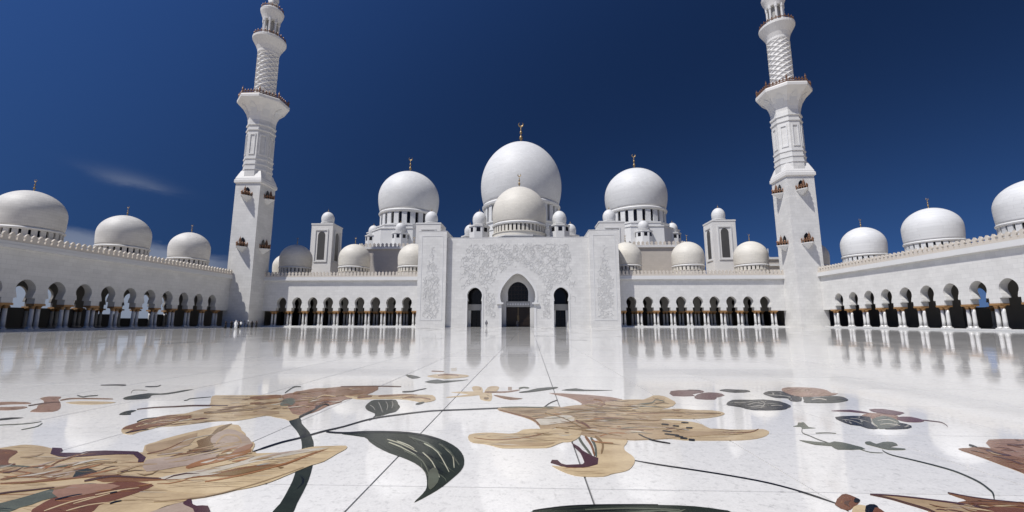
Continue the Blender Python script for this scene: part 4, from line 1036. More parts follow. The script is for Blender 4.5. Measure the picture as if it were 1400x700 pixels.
  ('streak','mauve',4.5036,[4.819,6.919,4.948,6.825,5.123,6.812,5.329,6.894,5.331,6.899,5.136,6.855,4.962,6.872,4.822,6.931]),
  ('streak','pale',4.504,[4.504,6.602,4.59,6.596,4.686,6.574,4.776,6.53,4.777,6.535,4.699,6.619,4.603,6.646,4.507,6.615]),
  ('streak','greygreen',4.5044,[3.363,8.342,3.443,8.356,3.535,8.353,3.625,8.322,3.625,8.327,3.538,8.399,3.445,8.407,3.364,8.355]),
  ('streak','brown',4.5048,[4.619,6.726,4.667,6.677,4.73,6.648,4.799,6.641,4.8,6.645,4.741,6.686,4.679,6.72,4.622,6.737]),
  ('streak','pale',4.5052,[4.028,6.612,4.087,6.605,4.156,6.6,4.225,6.595,4.225,6.597,4.159,6.621,4.091,6.628,4.029,6.618]),
  ('streak','mauve',4.5056,[4.82,7.436,4.88,7.381,4.964,7.38,5.065,7.438,5.066,7.442,4.974,7.415,4.89,7.421,4.822,7.446]),
  ('streak','greygreen',4.506,[4.496,6.481,4.553,6.502,4.618,6.521,4.681,6.528,4.682,6.531,4.625,6.549,4.56,6.533,4.497,6.488]),
  ('streak','greygreen',4.5064,[4.659,6.556,4.713,6.506,4.785,6.486,4.867,6.498,4.868,6.501,4.793,6.514,4.721,6.538,4.661,6.563]),
  ('streak','olive',4.5068,[5.679,9.428,5.7,9.35,5.746,9.336,5.815,9.396,5.817,9.402,5.763,9.392,5.718,9.411,5.684,9.444]),
  ('streak','pale',4.5072,[3.984,7.369,4.102,7.259,4.252,7.226,4.418,7.283,4.419,7.289,4.261,7.279,4.112,7.318,3.986,7.384]),
  ('streak','orange',4.5076,[4.654,7.856,4.682,7.848,4.715,7.845,4.749,7.841,4.75,7.846,4.725,7.887,4.692,7.895,4.657,7.868]),
  ('streak','beige',4.508,[4.265,6.574,4.322,6.504,4.394,6.451,4.469,6.419,4.471,6.423,4.405,6.494,4.334,6.553,4.268,6.586]),
  ('streak','brown',4.5084,[3.819,6.835,3.948,6.8,4.098,6.767,4.247,6.738,4.247,6.741,4.103,6.795,3.953,6.831,3.82,6.843]),
  ('streak','pale',4.5088,[4.606,8.356,4.659,8.353,4.72,8.349,4.779,8.336,4.78,8.341,4.73,8.395,4.669,8.404,4.608,8.368]),
  ('streak','beige',4.5092,[3.758,7.384,3.88,7.308,4.031,7.307,4.194,7.387,4.195,7.394,4.038,7.363,3.887,7.371,3.759,7.399]),
  ('streak','olive',4.5096,[4.078,7.014,4.146,6.881,4.244,6.844,4.365,6.921,4.366,6.927,4.254,6.894,4.156,6.938,4.08,7.029]),
  ('streak','brown',4.51,[3.581,7.228,3.648,7.14,3.733,7.128,3.827,7.203,3.828,7.208,3.737,7.169,3.652,7.186,3.582,7.24]),
  ('streak','brown',4.5104,[4.245,7.912,4.381,7.852,4.543,7.817,4.71,7.812,4.711,7.817,4.553,7.865,4.391,7.905,4.248,7.925]),
  ('streak','greygreen',4.5108,[3.675,7.355,3.696,7.333,3.724,7.336,3.753,7.364,3.753,7.368,3.727,7.372,3.7,7.372,3.676,7.364]),
  ('streak','brown',4.5112,[4.203,7.727,4.224,7.729,4.248,7.733,4.271,7.729,4.272,7.735,4.256,7.783,4.232,7.785,4.205,7.741]),
  ('streak','pale',4.5116,[4.056,6.604,4.118,6.529,4.196,6.478,4.28,6.461,4.281,6.463,4.2,6.497,4.122,6.551,4.057,6.61]),
  ('streak','beige',4.512,[4.94,8.795,5.054,8.718,5.194,8.664,5.339,8.637,5.341,8.642,5.206,8.711,5.068,8.771,4.943,8.808]),
  ('streak','greygreen',4.5124,[4.575,7.729,4.587,7.681,4.613,7.687,4.649,7.749,4.65,7.754,4.622,7.736,4.598,7.736,4.578,7.743]),
  ('streak','mauve',4.5128,[4.05,7.239,4.17,7.247,4.297,7.192,4.406,7.063,4.407,7.068,4.306,7.239,4.179,7.299,4.052,7.252]),
  ('streak','pale',4.5132,[4.93,8.286,4.98,8.238,5.053,8.249,5.141,8.322,5.143,8.328,5.067,8.306,4.995,8.302,4.934,8.302]),
  ('streak','darkbrown',4.5136,[4.88,8.406,4.966,8.417,5.056,8.389,5.131,8.304,5.133,8.312,5.075,8.461,4.986,8.498,4.885,8.427]),
  ('streak','beige',4.514,[4.732,6.786,4.824,6.785,4.931,6.781,5.033,6.766,5.035,6.771,4.943,6.825,4.837,6.834,4.735,6.798]),
  ('streak','mauve',4.5144,[3.222,7.645,3.247,7.614,3.277,7.6,3.308,7.604,3.308,7.609,3.279,7.644,3.249,7.663,3.223,7.658]),
  ('streak','orange',4.5148,[4.348,6.516,4.382,6.466,4.432,6.45,4.49,6.468,4.492,6.473,4.443,6.496,4.394,6.518,4.35,6.529]),
  ('streak','olive',4.5152,[3.24,7.363,3.352,7.378,3.481,7.376,3.609,7.347,3.609,7.352,3.484,7.416,3.353,7.422,3.24,7.374]),
  ('streak','greygreen',4.5156,[4.267,7.288,4.381,7.269,4.523,7.306,4.68,7.403,4.68,7.406,4.529,7.336,4.386,7.302,4.268,7.296]),
  ('streak','orange',4.516,[4.001,7.267,4.162,7.337,4.352,7.405,4.54,7.446,4.541,7.452,4.36,7.455,4.17,7.392,4.002,7.281]),
  ('streak','beige',4.5164,[5.007,6.876,5.044,6.813,5.104,6.799,5.182,6.841,5.183,6.844,5.112,6.826,5.053,6.844,5.01,6.884]),
  ('streak','brown',4.5168,[3.142,7.316,3.213,7.369,3.296,7.408,3.379,7.413,3.38,7.418,3.297,7.457,3.213,7.423,3.142,7.329]),
  ('streak','greygreen',4.5172,[5.078,8.488,5.238,8.445,5.425,8.41,5.611,8.376,5.613,8.385,5.448,8.487,5.261,8.532,5.084,8.51]),
  ('streak','brown',4.5176,[5.583,7.662,5.603,7.621,5.642,7.619,5.694,7.654,5.696,7.66,5.661,7.673,5.624,7.682,5.588,7.677]),
  ('streak','darkbrown',4.518,[4.726,6.652,4.746,6.644,4.772,6.642,4.799,6.644,4.8,6.647,4.78,6.67,4.754,6.674,4.728,6.66]),
  ('streak','olive',4.5184,[3.809,6.754,3.853,6.716,3.909,6.718,3.971,6.762,3.971,6.766,3.914,6.753,3.858,6.755,3.811,6.764]),
  ('streak','greygreen',4.5188,[4.196,8.179,4.222,8.157,4.256,8.159,4.294,8.18,4.295,8.188,4.267,8.231,4.234,8.236,4.199,8.199]),
  ('streak','greygreen',4.5192,[3.455,7.436,3.536,7.414,3.634,7.44,3.736,7.514,3.736,7.519,3.637,7.491,3.539,7.47,3.455,7.45]),
  ('streak','darkbrown',4.5196,[4.734,9.155,4.821,9.012,4.941,8.95,5.083,8.988,5.084,8.994,4.953,9.006,4.834,9.075,4.738,9.171]),
  ('streak','beige',4.52,[3.322,8.299,3.357,8.282,3.399,8.267,3.44,8.25,3.44,8.254,3.401,8.302,3.359,8.321,3.322,8.309]),
  ('streak','olive',4.5204,[4.343,8.026,4.421,7.962,4.524,7.955,4.638,8.009,4.639,8.015,4.533,8.004,4.431,8.017,4.345,8.04]),
  ('streak','brown',4.5208,[4.601,7.11,4.674,7.082,4.767,7.081,4.866,7.108,4.867,7.112,4.774,7.113,4.682,7.117,4.603,7.119]),
  ('streak','beige',4.5212,[4.215,7.553,4.267,7.511,4.334,7.514,4.41,7.563,4.411,7.567,4.341,7.555,4.274,7.557,4.217,7.564]),
  ('streak','olive',4.5216,[3.599,6.505,3.619,6.48,3.645,6.477,3.673,6.494,3.673,6.499,3.649,6.518,3.623,6.526,3.6,6.517]),
  ('streak','mauve',4.522,[3.592,8.275,3.681,8.227,3.786,8.199,3.892,8.19,3.893,8.197,3.792,8.258,3.687,8.293,3.593,8.291]),
  ('streak','orange',4.5224,[3.482,7.739,3.533,7.694,3.596,7.698,3.663,7.751,3.664,7.758,3.601,7.76,3.538,7.763,3.483,7.756]),
  ('streak','darkbrown',4.5228,[5.448,8.607,5.591,8.769,5.727,8.838,5.819,8.758,5.821,8.766,5.748,8.911,5.613,8.849,5.453,8.626]),
  ('streak','pale',4.5232,[5.223,8.45,5.291,8.458,5.366,8.452,5.433,8.421,5.435,8.426,5.377,8.492,5.303,8.503,5.226,8.461]),
  ('streak','darkbrown',4.5236,[5.042,7.946,5.095,7.931,5.149,7.886,5.192,7.806,5.193,7.81,5.159,7.917,5.106,7.967,5.045,7.955]),
  ('streak','beige',4.524,[4.159,7.126,4.206,7.099,4.265,7.1,4.329,7.13,4.329,7.133,4.269,7.125,4.21,7.127,4.16,7.133]),
  ('streak','brown',4.5244,[4.885,7.558,4.959,7.355,5.086,7.278,5.26,7.354,5.262,7.359,5.1,7.323,4.974,7.406,4.888,7.571]),
  ('streak','beige',4.5248,[4.418,7.879,4.574,7.887,4.742,7.839,4.889,7.721,4.891,7.727,4.756,7.899,4.588,7.955,4.422,7.895]),
  ('streak','beige',4.5252,[4.765,6.672,4.775,6.64,4.796,6.636,4.824,6.66,4.826,6.664,4.807,6.676,4.788,6.685,4.769,6.683]),
  ('streak','brown',4.5256,[4.935,8.107,4.958,8.102,4.986,8.106,5.015,8.11,5.016,8.115,4.999,8.156,4.971,8.158,4.938,8.121]),
  ('streak','mauve',4.526,[4.363,6.527,4.43,6.506,4.512,6.499,4.597,6.505,4.597,6.508,4.518,6.524,4.436,6.534,4.364,6.533]),
  ('streak','olive',4.5264,[4.131,8.163,4.154,8.153,4.183,8.162,4.214,8.182,4.215,8.189,4.191,8.221,4.163,8.219,4.133,8.18]),
  ('streak','brown',4.5268,[3.902,7.711,3.953,7.687,4.016,7.692,4.083,7.728,4.083,7.731,4.019,7.719,3.957,7.717,3.903,7.719]),
  ('streak','olive',4.5272,[3.364,7.404,3.395,7.373,3.432,7.369,3.471,7.392,3.471,7.397,3.434,7.412,3.397,7.42,3.364,7.416]),
  ('streak','orange',4.5276,[4.426,6.876,4.442,6.864,4.465,6.865,4.489,6.875,4.49,6.88,4.475,6.912,4.453,6.915,4.429,6.889]),
  ('streak','orange',4.528,[4.12,6.673,4.136,6.659,4.156,6.654,4.177,6.656,4.178,6.659,4.16,6.675,4.14,6.683,4.121,6.679]),
  ('streak','pale',4.5284,[4.318,7.344,4.33,7.329,4.348,7.328,4.367,7.339,4.368,7.342,4.352,7.353,4.336,7.357,4.319,7.351]),
  ('streak','beige',4.5288,[3.579,6.701,3.648,6.678,3.729,6.66,3.81,6.645,3.811,6.649,3.733,6.692,3.652,6.714,3.58,6.71]),
  ('streak','beige',4.5292,[4.116,8.576,4.235,8.637,4.356,8.591,4.451,8.412,4.452,8.418,4.365,8.644,4.245,8.697,4.118,8.59]),
  ('streak','olive',4.5296,[5.08,6.849,5.128,6.859,5.179,6.855,5.222,6.829,5.223,6.832,5.188,6.884,5.138,6.892,5.082,6.858]),
  ('streak','pale',4.53,[5.019,8.513,5.066,8.49,5.126,8.482,5.189,8.483,5.191,8.491,5.144,8.549,5.085,8.565,5.023,8.532]),
  ('streak','pale',4.5304,[3.929,6.667,3.986,6.657,4.054,6.657,4.123,6.662,4.123,6.665,4.059,6.69,3.992,6.695,3.931,6.676]),
  ('streak','orange',4.5308,[4.704,6.719,4.746,6.706,4.796,6.693,4.844,6.677,4.845,6.681,4.804,6.722,4.755,6.738,4.707,6.727]),
  ('streak','olive',4.5312,[4.609,7.693,4.734,7.649,4.882,7.613,5.029,7.58,5.031,7.588,4.899,7.679,4.752,7.723,4.613,7.712]),
  ('streak','beige',4.5316,[3.643,7.377,3.758,7.42,3.895,7.485,4.036,7.56,4.036,7.564,3.899,7.522,3.761,7.46,3.643,7.387]),
  ('streak','greygreen',4.532,[3.136,7.523,3.167,7.544,3.205,7.56,3.242,7.56,3.242,7.564,3.205,7.59,3.167,7.577,3.135,7.531]),
  ('streak','mauve',4.5324,[4.735,6.986,4.821,6.881,4.941,6.836,5.081,6.863,5.083,6.867,4.953,6.878,4.835,6.929,4.738,6.998]),
  ('streak','beige',4.5328,[4.334,8.692,4.388,8.727,4.448,8.752,4.505,8.752,4.506,8.757,4.455,8.797,4.395,8.777,4.336,8.704]),
  ('streak','mauve',4.5332,[3.412,7.08,3.434,7.062,3.462,7.064,3.491,7.083,3.491,7.087,3.464,7.106,3.437,7.108,3.412,7.092]),
  ('streak','orange',4.5336,[4.915,8.609,4.979,8.592,5.056,8.579,5.132,8.567,5.133,8.572,5.067,8.624,4.991,8.642,4.918,8.621]),
  ('streak','orange',4.534,[4.268,6.844,4.314,6.735,4.389,6.715,4.486,6.802,4.487,6.807,4.398,6.758,4.324,6.783,4.271,6.856]),
  ('streak','beige',4.5344,[4.534,8.299,4.628,8.313,4.716,8.241,4.776,8.068,4.778,8.073,4.728,8.293,4.641,8.372,4.537,8.314]),
  ('streak','darkbrown',4.5348,[4.267,7.439,4.342,7.407,4.437,7.419,4.54,7.474,4.542,7.48,4.446,7.472,4.352,7.466,4.269,7.454]),
  ('streak','mauve',4.5352,[4.001,7.455,4.031,7.383,4.075,7.366,4.13,7.408,4.131,7.414,4.083,7.416,4.039,7.44,4.003,7.47]),
  ('streak','darkbrown',4.5356,[5.141,6.831,5.229,6.781,5.341,6.75,5.458,6.738,5.46,6.743,5.359,6.8,5.249,6.837,5.145,6.846]),
  ('streak','brown',4.536,[5.077,6.687,5.165,6.754,5.244,6.756,5.292,6.67,5.293,6.674,5.256,6.792,5.178,6.794,5.08,6.697]),
  ('streak','mauve',4.5364,[3.576,7.859,3.603,7.802,3.638,7.769,3.676,7.761,3.677,7.767,3.645,7.829,3.611,7.869,3.578,7.875]),
  ('streak','beige',4.5368,[4.797,6.733,4.815,6.722,4.84,6.725,4.869,6.742,4.869,6.744,4.846,6.746,4.821,6.745,4.799,6.739]),
  ('streak','brown',4.5372,[3.9,7.167,3.992,7.199,4.095,7.197,4.19,7.148,4.191,7.151,4.099,7.22,3.996,7.225,3.901,7.173]),
  ('streak','mauve',4.5376,[4.498,8.166,4.536,8.181,4.577,8.181,4.612,8.151,4.613,8.157,4.587,8.234,4.547,8.24,4.501,8.18]),
  ('streak','pale',4.538,[3.665,7.406,3.688,7.394,3.716,7.381,3.742,7.361,3.743,7.366,3.721,7.423,3.694,7.44,3.666,7.417]),
  ('streak','mauve',4.5384,[4.184,8.109,4.209,8.043,4.246,8.022,4.293,8.054,4.294,8.058,4.252,8.055,4.215,8.08,4.185,8.119]),
  ('streak','orange',4.5388,[3.748,8.26,3.843,8.155,3.961,8.12,4.089,8.165,4.09,8.171,3.968,8.173,3.849,8.215,3.749,8.275]),
  ('streak','beige',4.5392,[3.872,7.262,3.978,7.127,4.112,7.064,4.26,7.09,4.261,7.094,4.118,7.098,3.984,7.167,3.873,7.272]),
  ('streak','beige',4.5396,[5.456,8.627,5.467,8.587,5.49,8.58,5.522,8.602,5.525,8.609,5.51,8.644,5.488,8.659,5.462,8.645]),
  ('streak','beige',4.54,[5.1,6.674,5.182,6.693,5.286,6.741,5.399,6.81,5.4,6.815,5.299,6.784,5.196,6.739,5.103,6.686]),
  ('streak','brown',4.5404,[4.527,8.6,4.638,8.512,4.774,8.458,4.917,8.439,4.919,8.447,4.792,8.539,4.656,8.603,4.531,8.623]),
  ('streak','olive',4.5408,[4.68,8.087,4.722,8.03,4.782,8.012,4.85,8.031,4.852,8.039,4.798,8.084,4.74,8.11,4.684,8.107]),
  ('streak','pale',4.5412,[3.982,7.849,4.139,7.877,4.318,7.878,4.489,7.837,4.489,7.841,4.323,7.907,4.144,7.911,3.983,7.857]),
  ('streak','olive',4.5416,[3.467,7.095,3.489,7.085,3.516,7.088,3.543,7.101,3.544,7.104,3.518,7.117,3.491,7.118,3.467,7.103]),
  ('streak','pale',4.5,[2.571,5.861,2.693,5.858,2.836,5.848,2.977,5.828,2.977,5.83,2.835,5.871,2.692,5.883,2.57,5.867]),
  ('streak','tan',4.5004,[5.655,7.677,5.768,7.752,5.861,7.732,5.905,7.591,5.907,7.596,5.879,7.779,5.788,7.805,5.66,7.69]),
  ('streak','tan',4.5008,[4.33,7.179,4.453,7.148,4.609,7.185,4.784,7.299,4.785,7.302,4.615,7.215,4.459,7.18,4.331,7.187]),
  ('streak','olive',4.5012,[5.171,8.013,5.2,7.929,5.25,7.889,5.316,7.903,5.318,7.908,5.263,7.932,5.214,7.976,5.175,8.025]),
  ('streak','tan',4.5016,[5.893,6.564,5.957,6.498,6.061,6.485,6.196,6.537,6.198,6.54,6.077,6.518,5.974,6.534,5.897,6.574]),
  ('streak','pale',4.502,[2.7,6.14,2.798,6.18,2.915,6.192,3.033,6.164,3.033,6.166,2.914,6.212,2.797,6.202,2.7,6.146]),
  ('streak','olive',4.5024,[3.254,6.418,3.305,6.368,3.366,6.355,3.43,6.386,3.43,6.388,3.368,6.376,3.306,6.392,3.255,6.424]),
  ('streak','tan',4.5028,[3.017,6.179,3.124,6.148,3.246,6.111,3.366,6.068,3.366,6.07,3.247,6.134,3.125,6.175,3.017,6.186]),
  ('streak','tan',4.5032,[5.805,6.547,5.858,6.538,5.933,6.558,6.021,6.606,6.022,6.609,5.943,6.582,5.869,6.565,5.807,6.554]),
  ('streak','tan',4.5036,[5.828,6.805,5.94,6.756,6.076,6.715,6.214,6.683,6.216,6.687,6.093,6.751,5.959,6.797,5.833,6.816]),
  ('streak','olive',4.504,[5.011,6.626,5.139,6.61,5.285,6.587,5.426,6.555,5.427,6.557,5.293,6.609,5.147,6.634,5.013,6.632]),
  ('streak','olive',4.5044,[5.384,7.634,5.456,7.65,5.533,7.645,5.599,7.61,5.6,7.613,5.544,7.678,5.468,7.686,5.387,7.643]),
  ('streak','tan',4.5048,[3.166,6.451,3.233,6.422,3.311,6.439,3.391,6.505,3.391,6.508,3.312,6.471,3.233,6.457,3.166,6.459]),
  ('streak','tan',4.5052,[5.876,8.018,5.914,7.965,5.97,7.938,6.037,7.938,6.039,7.942,5.985,7.976,5.93,8.008,5.88,8.028]),
  ('streak','tan',4.5056,[5.743,7.863,5.788,7.853,5.841,7.842,5.892,7.826,5.893,7.83,5.853,7.875,5.802,7.889,5.747,7.872]),
  ('streak','pale',4.506,[3.507,6.352,3.566,6.32,3.639,6.338,3.717,6.411,3.718,6.414,3.642,6.37,3.569,6.355,3.507,6.36]),
  ('streak','olive',4.5064,[4.004,5.99,4.087,5.958,4.185,5.934,4.284,5.919,4.285,5.922,4.19,5.959,4.092,5.986,4.005,5.997]),
  ('streak','olive',4.5068,[5.76,7.814,5.8,7.775,5.86,7.768,5.932,7.792,5.934,7.797,5.877,7.814,5.819,7.826,5.764,7.827]),
  ('streak','pale',4.5072,[5.044,7.594,5.058,7.549,5.087,7.537,5.126,7.564,5.127,7.567,5.094,7.562,5.066,7.577,5.046,7.601]),
  ('streak','pale',4.5076,[2.332,6.355,2.394,6.33,2.459,6.356,2.518,6.438,2.518,6.44,2.457,6.374,2.391,6.35,2.331,6.36]),
  ('streak','olive',4.508,[3.666,6.846,3.723,6.85,3.79,6.862,3.857,6.874,3.858,6.878,3.794,6.901,3.727,6.893,3.667,6.856]),
  ('streak','pale',4.5084,[4.628,7.892,4.689,7.839,4.767,7.808,4.85,7.802,4.851,7.806,4.775,7.844,4.699,7.879,4.63,7.902]),
  ('streak','tan',4.5088,[5.795,7.911,5.834,7.888,5.887,7.879,5.944,7.882,5.946,7.887,5.905,7.927,5.854,7.941,5.8,7.925]),
  ('streak','tan',4.5092,[2.496,6.257,2.516,6.246,2.538,6.247,2.559,6.259,2.559,6.261,2.537,6.262,2.514,6.263,2.495,6.261]),
 ]),
 ('lily_a', [
  ('petal','beige',2,[-3.722,5.111,-3.959,5.411,-3.742,5.403,-3.694,5.449,-3.634,5.469,-3.597,5.52,-3.563,5.568,-3.532,5.604,-3.479,5.621,-3.367,5.611,-3.232,5.582,-3.098,5.534,-2.966,5.48,-2.843,5.43,-2.738,5.382,-2.676,5.333,-2.615,5.297,-2.502,5.292,-2.391,5.306,-2.342,5.345,-2.287,5.384,-2.157,5.395,-2.015,5.395,-1.911,5.394,-1.82,5.388,-1.713,5.359,-1.658,5.365,-1.763,5.492,-1.894,5.648,-1.909,5.735,-1.893,5.803,-1.901,5.874,-1.905,5.956,-1.892,6.075,-1.865,6.213,-1.821,6.36,-1.771,6.508,-1.739,6.654,-1.685,6.766,-1.568,6.808,-1.428,6.776,-1.29,6.63,-1.164,6.464,-1.065,6.368,-0.966,6.265,-0.838,6.08,-0.721,5.92,-0.645,5.879,-0.581,5.856,-0.516,5.778,-0.453,5.679,-0.389,5.55,-0.329,5.439,-0.276,5.428,-0.227,5.375,-0.206,5.155,-0.156,4.87,-0.005,4.528,0.125,4.264,0.16,4.188,0.152,4.167,0.105,4.121,0.052,4.082,0.031,4.063,0.018,4.044,0.009,4.008,-0.006,3.969,-0.042,3.932,-0.077,3.893,-0.091,3.855,-0.09,3.802,0.028,3.711,-0.041,3.62,-0.685,3.489,-1.484,3.512,-2.491,4.135]),
  ('petal','beige',3,[0.723,5.736,0.65,5.739,0.557,5.72,0.441,5.708,0.334,5.685,0.28,5.639,0.237,5.58,0.184,5.504,0.103,5.435,-0.07,5.402,-0.227,5.375,-0.248,5.341,-0.234,5.284,-0.252,5.173,-0.284,5.052,-0.336,4.949,-0.398,4.86,-0.46,4.793,-0.533,4.739,-0.629,4.701,-0.728,4.665,-0.845,4.635,-0.884,4.573,-0.724,4.422,-0.501,4.275,-0.276,4.194,-0.073,4.151,0.058,4.147,0.152,4.167,0.216,4.2,0.265,4.239,0.315,4.269,0.359,4.298,0.395,4.325,0.429,4.36,0.469,4.416,0.506,4.486,0.532,4.566,0.554,4.651,0.577,4.729,0.601,4.807,0.63,4.9,0.661,4.989,0.699,5.045,0.732,5.113,0.747,5.257,0.756,5.414,0.773,5.519,0.781,5.601,0.764,5.681]),
  ('vein','brown',4,[0.559,5.574,0.517,5.546,0.453,5.449,0.414,5.34,0.376,5.22,0.343,5.094,0.289,4.994,0.175,4.967,0.048,4.95,-0.047,4.892,-0.124,4.824,-0.173,4.757,-0.233,4.696,-0.363,4.655,-0.5,4.62,-0.587,4.574,-0.674,4.54,-0.803,4.539,-0.941,4.55,-1.071,4.56,-1.188,4.561,-1.298,4.533,-1.353,4.492,-1.284,4.44,-1.18,4.399,-1.114,4.4,-1.043,4.414,-0.937,4.417,-0.823,4.423,-0.713,4.44,-0.606,4.461,-0.508,4.482,-0.409,4.509,-0.296,4.558,-0.178,4.601,-0.06,4.594,0.04,4.591,0.097,4.643,0.142,4.713,0.195,4.776,0.25,4.839,0.314,4.891,0.374,4.963,0.417,5.102,0.457,5.267,0.519,5.445]),
  ('vein','olive',5,[-0.077,4.758,-0.02,4.81,0.044,4.854,0.122,4.891,0.2,4.92,0.273,4.944,0.316,4.949,0.291,4.914,0.236,4.862,0.178,4.804,0.118,4.743,0.07,4.678,0.012,4.63,-0.1,4.617,-0.186,4.633,-0.152,4.689]),
  ('petal','greygreen',4,[-1.674,3.798,-1.645,3.844,-1.585,3.877,-1.568,3.904,-1.559,3.933,-1.542,3.974,-1.525,4.026,-1.513,4.1,-1.497,4.174,-1.468,4.218,-1.431,4.253,-1.385,4.299,-1.332,4.338,-1.263,4.357,-1.201,4.356,-1.163,4.332,-1.154,4.291,-1.2,4.242,-1.248,4.183,-1.24,4.109,-1.228,4.038,-1.252,3.988,-1.278,3.944,-1.275,3.899,-1.27,3.857,-1.288,3.824,-1.306,3.792,-1.293,3.752,-1.298,3.711,-1.372,3.664,-1.47,3.646,-1.586,3.712]),
  ('petal','redbrown',3,[-1.05,3.659,-1.16,3.772,-1.219,3.911,-1.24,3.985,-1.228,4.038,-1.192,4.09,-1.152,4.142,-1.143,4.203,-1.134,4.268,-1.103,4.342,-1.055,4.404,-0.988,4.429,-0.905,4.429,-0.803,4.409,-0.706,4.379,-0.633,4.36,-0.584,4.327,-0.572,4.253,-0.581,4.165,-0.603,4.078,-0.629,3.997,-0.659,3.937,-0.672,3.872,-0.606,3.766,-0.595,3.677,-0.809,3.642]),
  ('vein','beige',4,[-1.013,3.736,-1.003,3.779,-0.996,3.847,-0.98,3.911,-0.95,3.963,-0.912,4.01,-0.887,4.047,-0.898,4.056,-0.931,4.027,-0.971,3.981,-1.003,3.929,-1.02,3.866,-1.029,3.798,-1.029,3.748]),
  ('vein','beige',4,[-0.919,3.885,-0.897,3.923,-0.873,3.984,-0.847,4.043,-0.822,4.096,-0.796,4.147,-0.781,4.187,-0.792,4.197,-0.815,4.165,-0.843,4.115,-0.87,4.063,-0.897,4.004,-0.923,3.944,-0.935,3.899]),
  ('vein','beige',4,[-0.917,4.076,-0.887,4.1,-0.85,4.141,-0.809,4.18,-0.76,4.211,-0.707,4.239,-0.672,4.263,-0.683,4.273,-0.726,4.258,-0.781,4.231,-0.832,4.201,-0.875,4.164,-0.914,4.124,-0.934,4.091]),
  ('vein','beige',4,[-0.827,3.744,-0.808,3.772,-0.786,3.818,-0.757,3.859,-0.714,3.888,-0.663,3.911,-0.63,3.93,-0.639,3.939,-0.68,3.927,-0.733,3.905,-0.778,3.877,-0.809,3.837,-0.832,3.792,-0.843,3.756]),
  ('vein','black',5,[-0.595,3.897,-0.586,3.902,-0.582,3.918,-0.576,3.931,-0.567,3.942,-0.557,3.951,-0.553,3.962,-0.567,3.974,-0.58,3.974,-0.593,3.966,-0.604,3.956,-0.611,3.943,-0.617,3.929,-0.614,3.913]),
  ('vein','black',5,[-1.162,3.951,-1.144,3.968,-1.129,4,-1.112,4.029,-1.091,4.051,-1.068,4.07,-1.057,4.088,-1.073,4.101,-1.096,4.094,-1.12,4.076,-1.143,4.055,-1.162,4.027,-1.18,3.996,-1.184,3.968]),
  ('vein','black',5,[-0.813,4.112,-0.802,4.113,-0.796,4.123,-0.79,4.132,-0.785,4.138,-0.779,4.142,-0.78,4.15,-0.795,4.164,-0.805,4.167,-0.813,4.164,-0.82,4.16,-0.828,4.152,-0.835,4.143,-0.834,4.131]),
  ('petal','mauve',3,[-0.081,3.697,-0.112,3.737,-0.085,3.794,-0.066,3.851,-0.039,3.905,-0.013,3.943,0.015,3.96,0.044,3.939,0.083,3.902,0.142,3.872,0.21,3.834,0.312,3.77,0.343,3.714,0.14,3.693]),
  ('curled_edge','maroon',4,[0.02,3.957,0.01,4.01,0.018,4.044,0.056,4.004,0.105,3.948,0.148,3.914,0.193,3.892,0.238,3.902,0.292,3.896,0.38,3.805,0.439,3.718,0.402,3.698,0.334,3.714,0.272,3.769,0.207,3.835,0.14,3.873,0.081,3.902,0.043,3.928]),
  ('curled_edge','maroon',4,[-2.971,5.496,-2.833,5.482,-2.724,5.4,-2.642,5.296,-2.382,5.307,-2.378,5.369,-2.184,5.404,-1.823,5.391,-1.737,5.382,-1.586,5.275,-1.441,5.172,-1.32,5.01,-1.367,4.988,-1.471,5.106,-1.69,5.271,-1.884,5.263,-2.059,5.217,-2.316,5.129,-2.505,5.16,-2.716,5.253]),
  ('petal','redbrown',3,[-3.727,5.381,-3.716,5.441,-3.558,5.41,-3.412,5.392,-3.27,5.356,-3.191,5.302,-3.134,5.235,-3.081,5.162,-3.018,5.081,-2.91,4.982,-2.807,4.904,-2.744,4.89,-2.703,4.89,-2.667,4.856,-2.677,4.821,-2.768,4.77,-2.946,4.793,-3.341,5.066]),
  ('vein','greygreen',4,[-2.847,4.764,-2.771,4.766,-2.68,4.782,-2.577,4.789,-2.461,4.776,-2.335,4.755,-2.225,4.747,-2.136,4.766,-2.063,4.799,-2.023,4.832,-2.054,4.86,-2.116,4.845,-2.191,4.812,-2.28,4.793,-2.39,4.802,-2.518,4.824,-2.638,4.838,-2.743,4.831,-2.836,4.816,-2.887,4.794]),
  ('vein','olive',4,[-2.026,4.825,-1.981,4.847,-1.929,4.887,-1.876,4.922,-1.832,4.945,-1.789,4.962,-1.744,4.972,-1.688,4.974,-1.63,4.969,-1.595,4.971,-1.612,4.989,-1.66,5,-1.72,5.006,-1.778,5.005,-1.825,4.995,-1.869,4.98,-1.915,4.957,-1.969,4.923,-2.023,4.882,-2.052,4.847]),
  ('vein','brown',4,[-2.581,4.597,-2.525,4.603,-2.458,4.622,-2.378,4.629,-2.282,4.614,-2.174,4.588,-2.069,4.565,-1.963,4.551,-1.861,4.539,-1.798,4.539,-1.82,4.558,-1.899,4.573,-2.003,4.585,-2.11,4.601,-2.216,4.625,-2.327,4.653,-2.427,4.669,-2.51,4.663,-2.579,4.644,-2.615,4.622]),
  ('vein','brown',4,[-2.092,4.538,-2.057,4.543,-2.021,4.562,-1.987,4.584,-1.954,4.614,-1.923,4.647,-1.908,4.677,-1.926,4.692,-1.957,4.676,-1.993,4.646,-2.029,4.619,-2.068,4.6,-2.108,4.584,-2.126,4.565]),
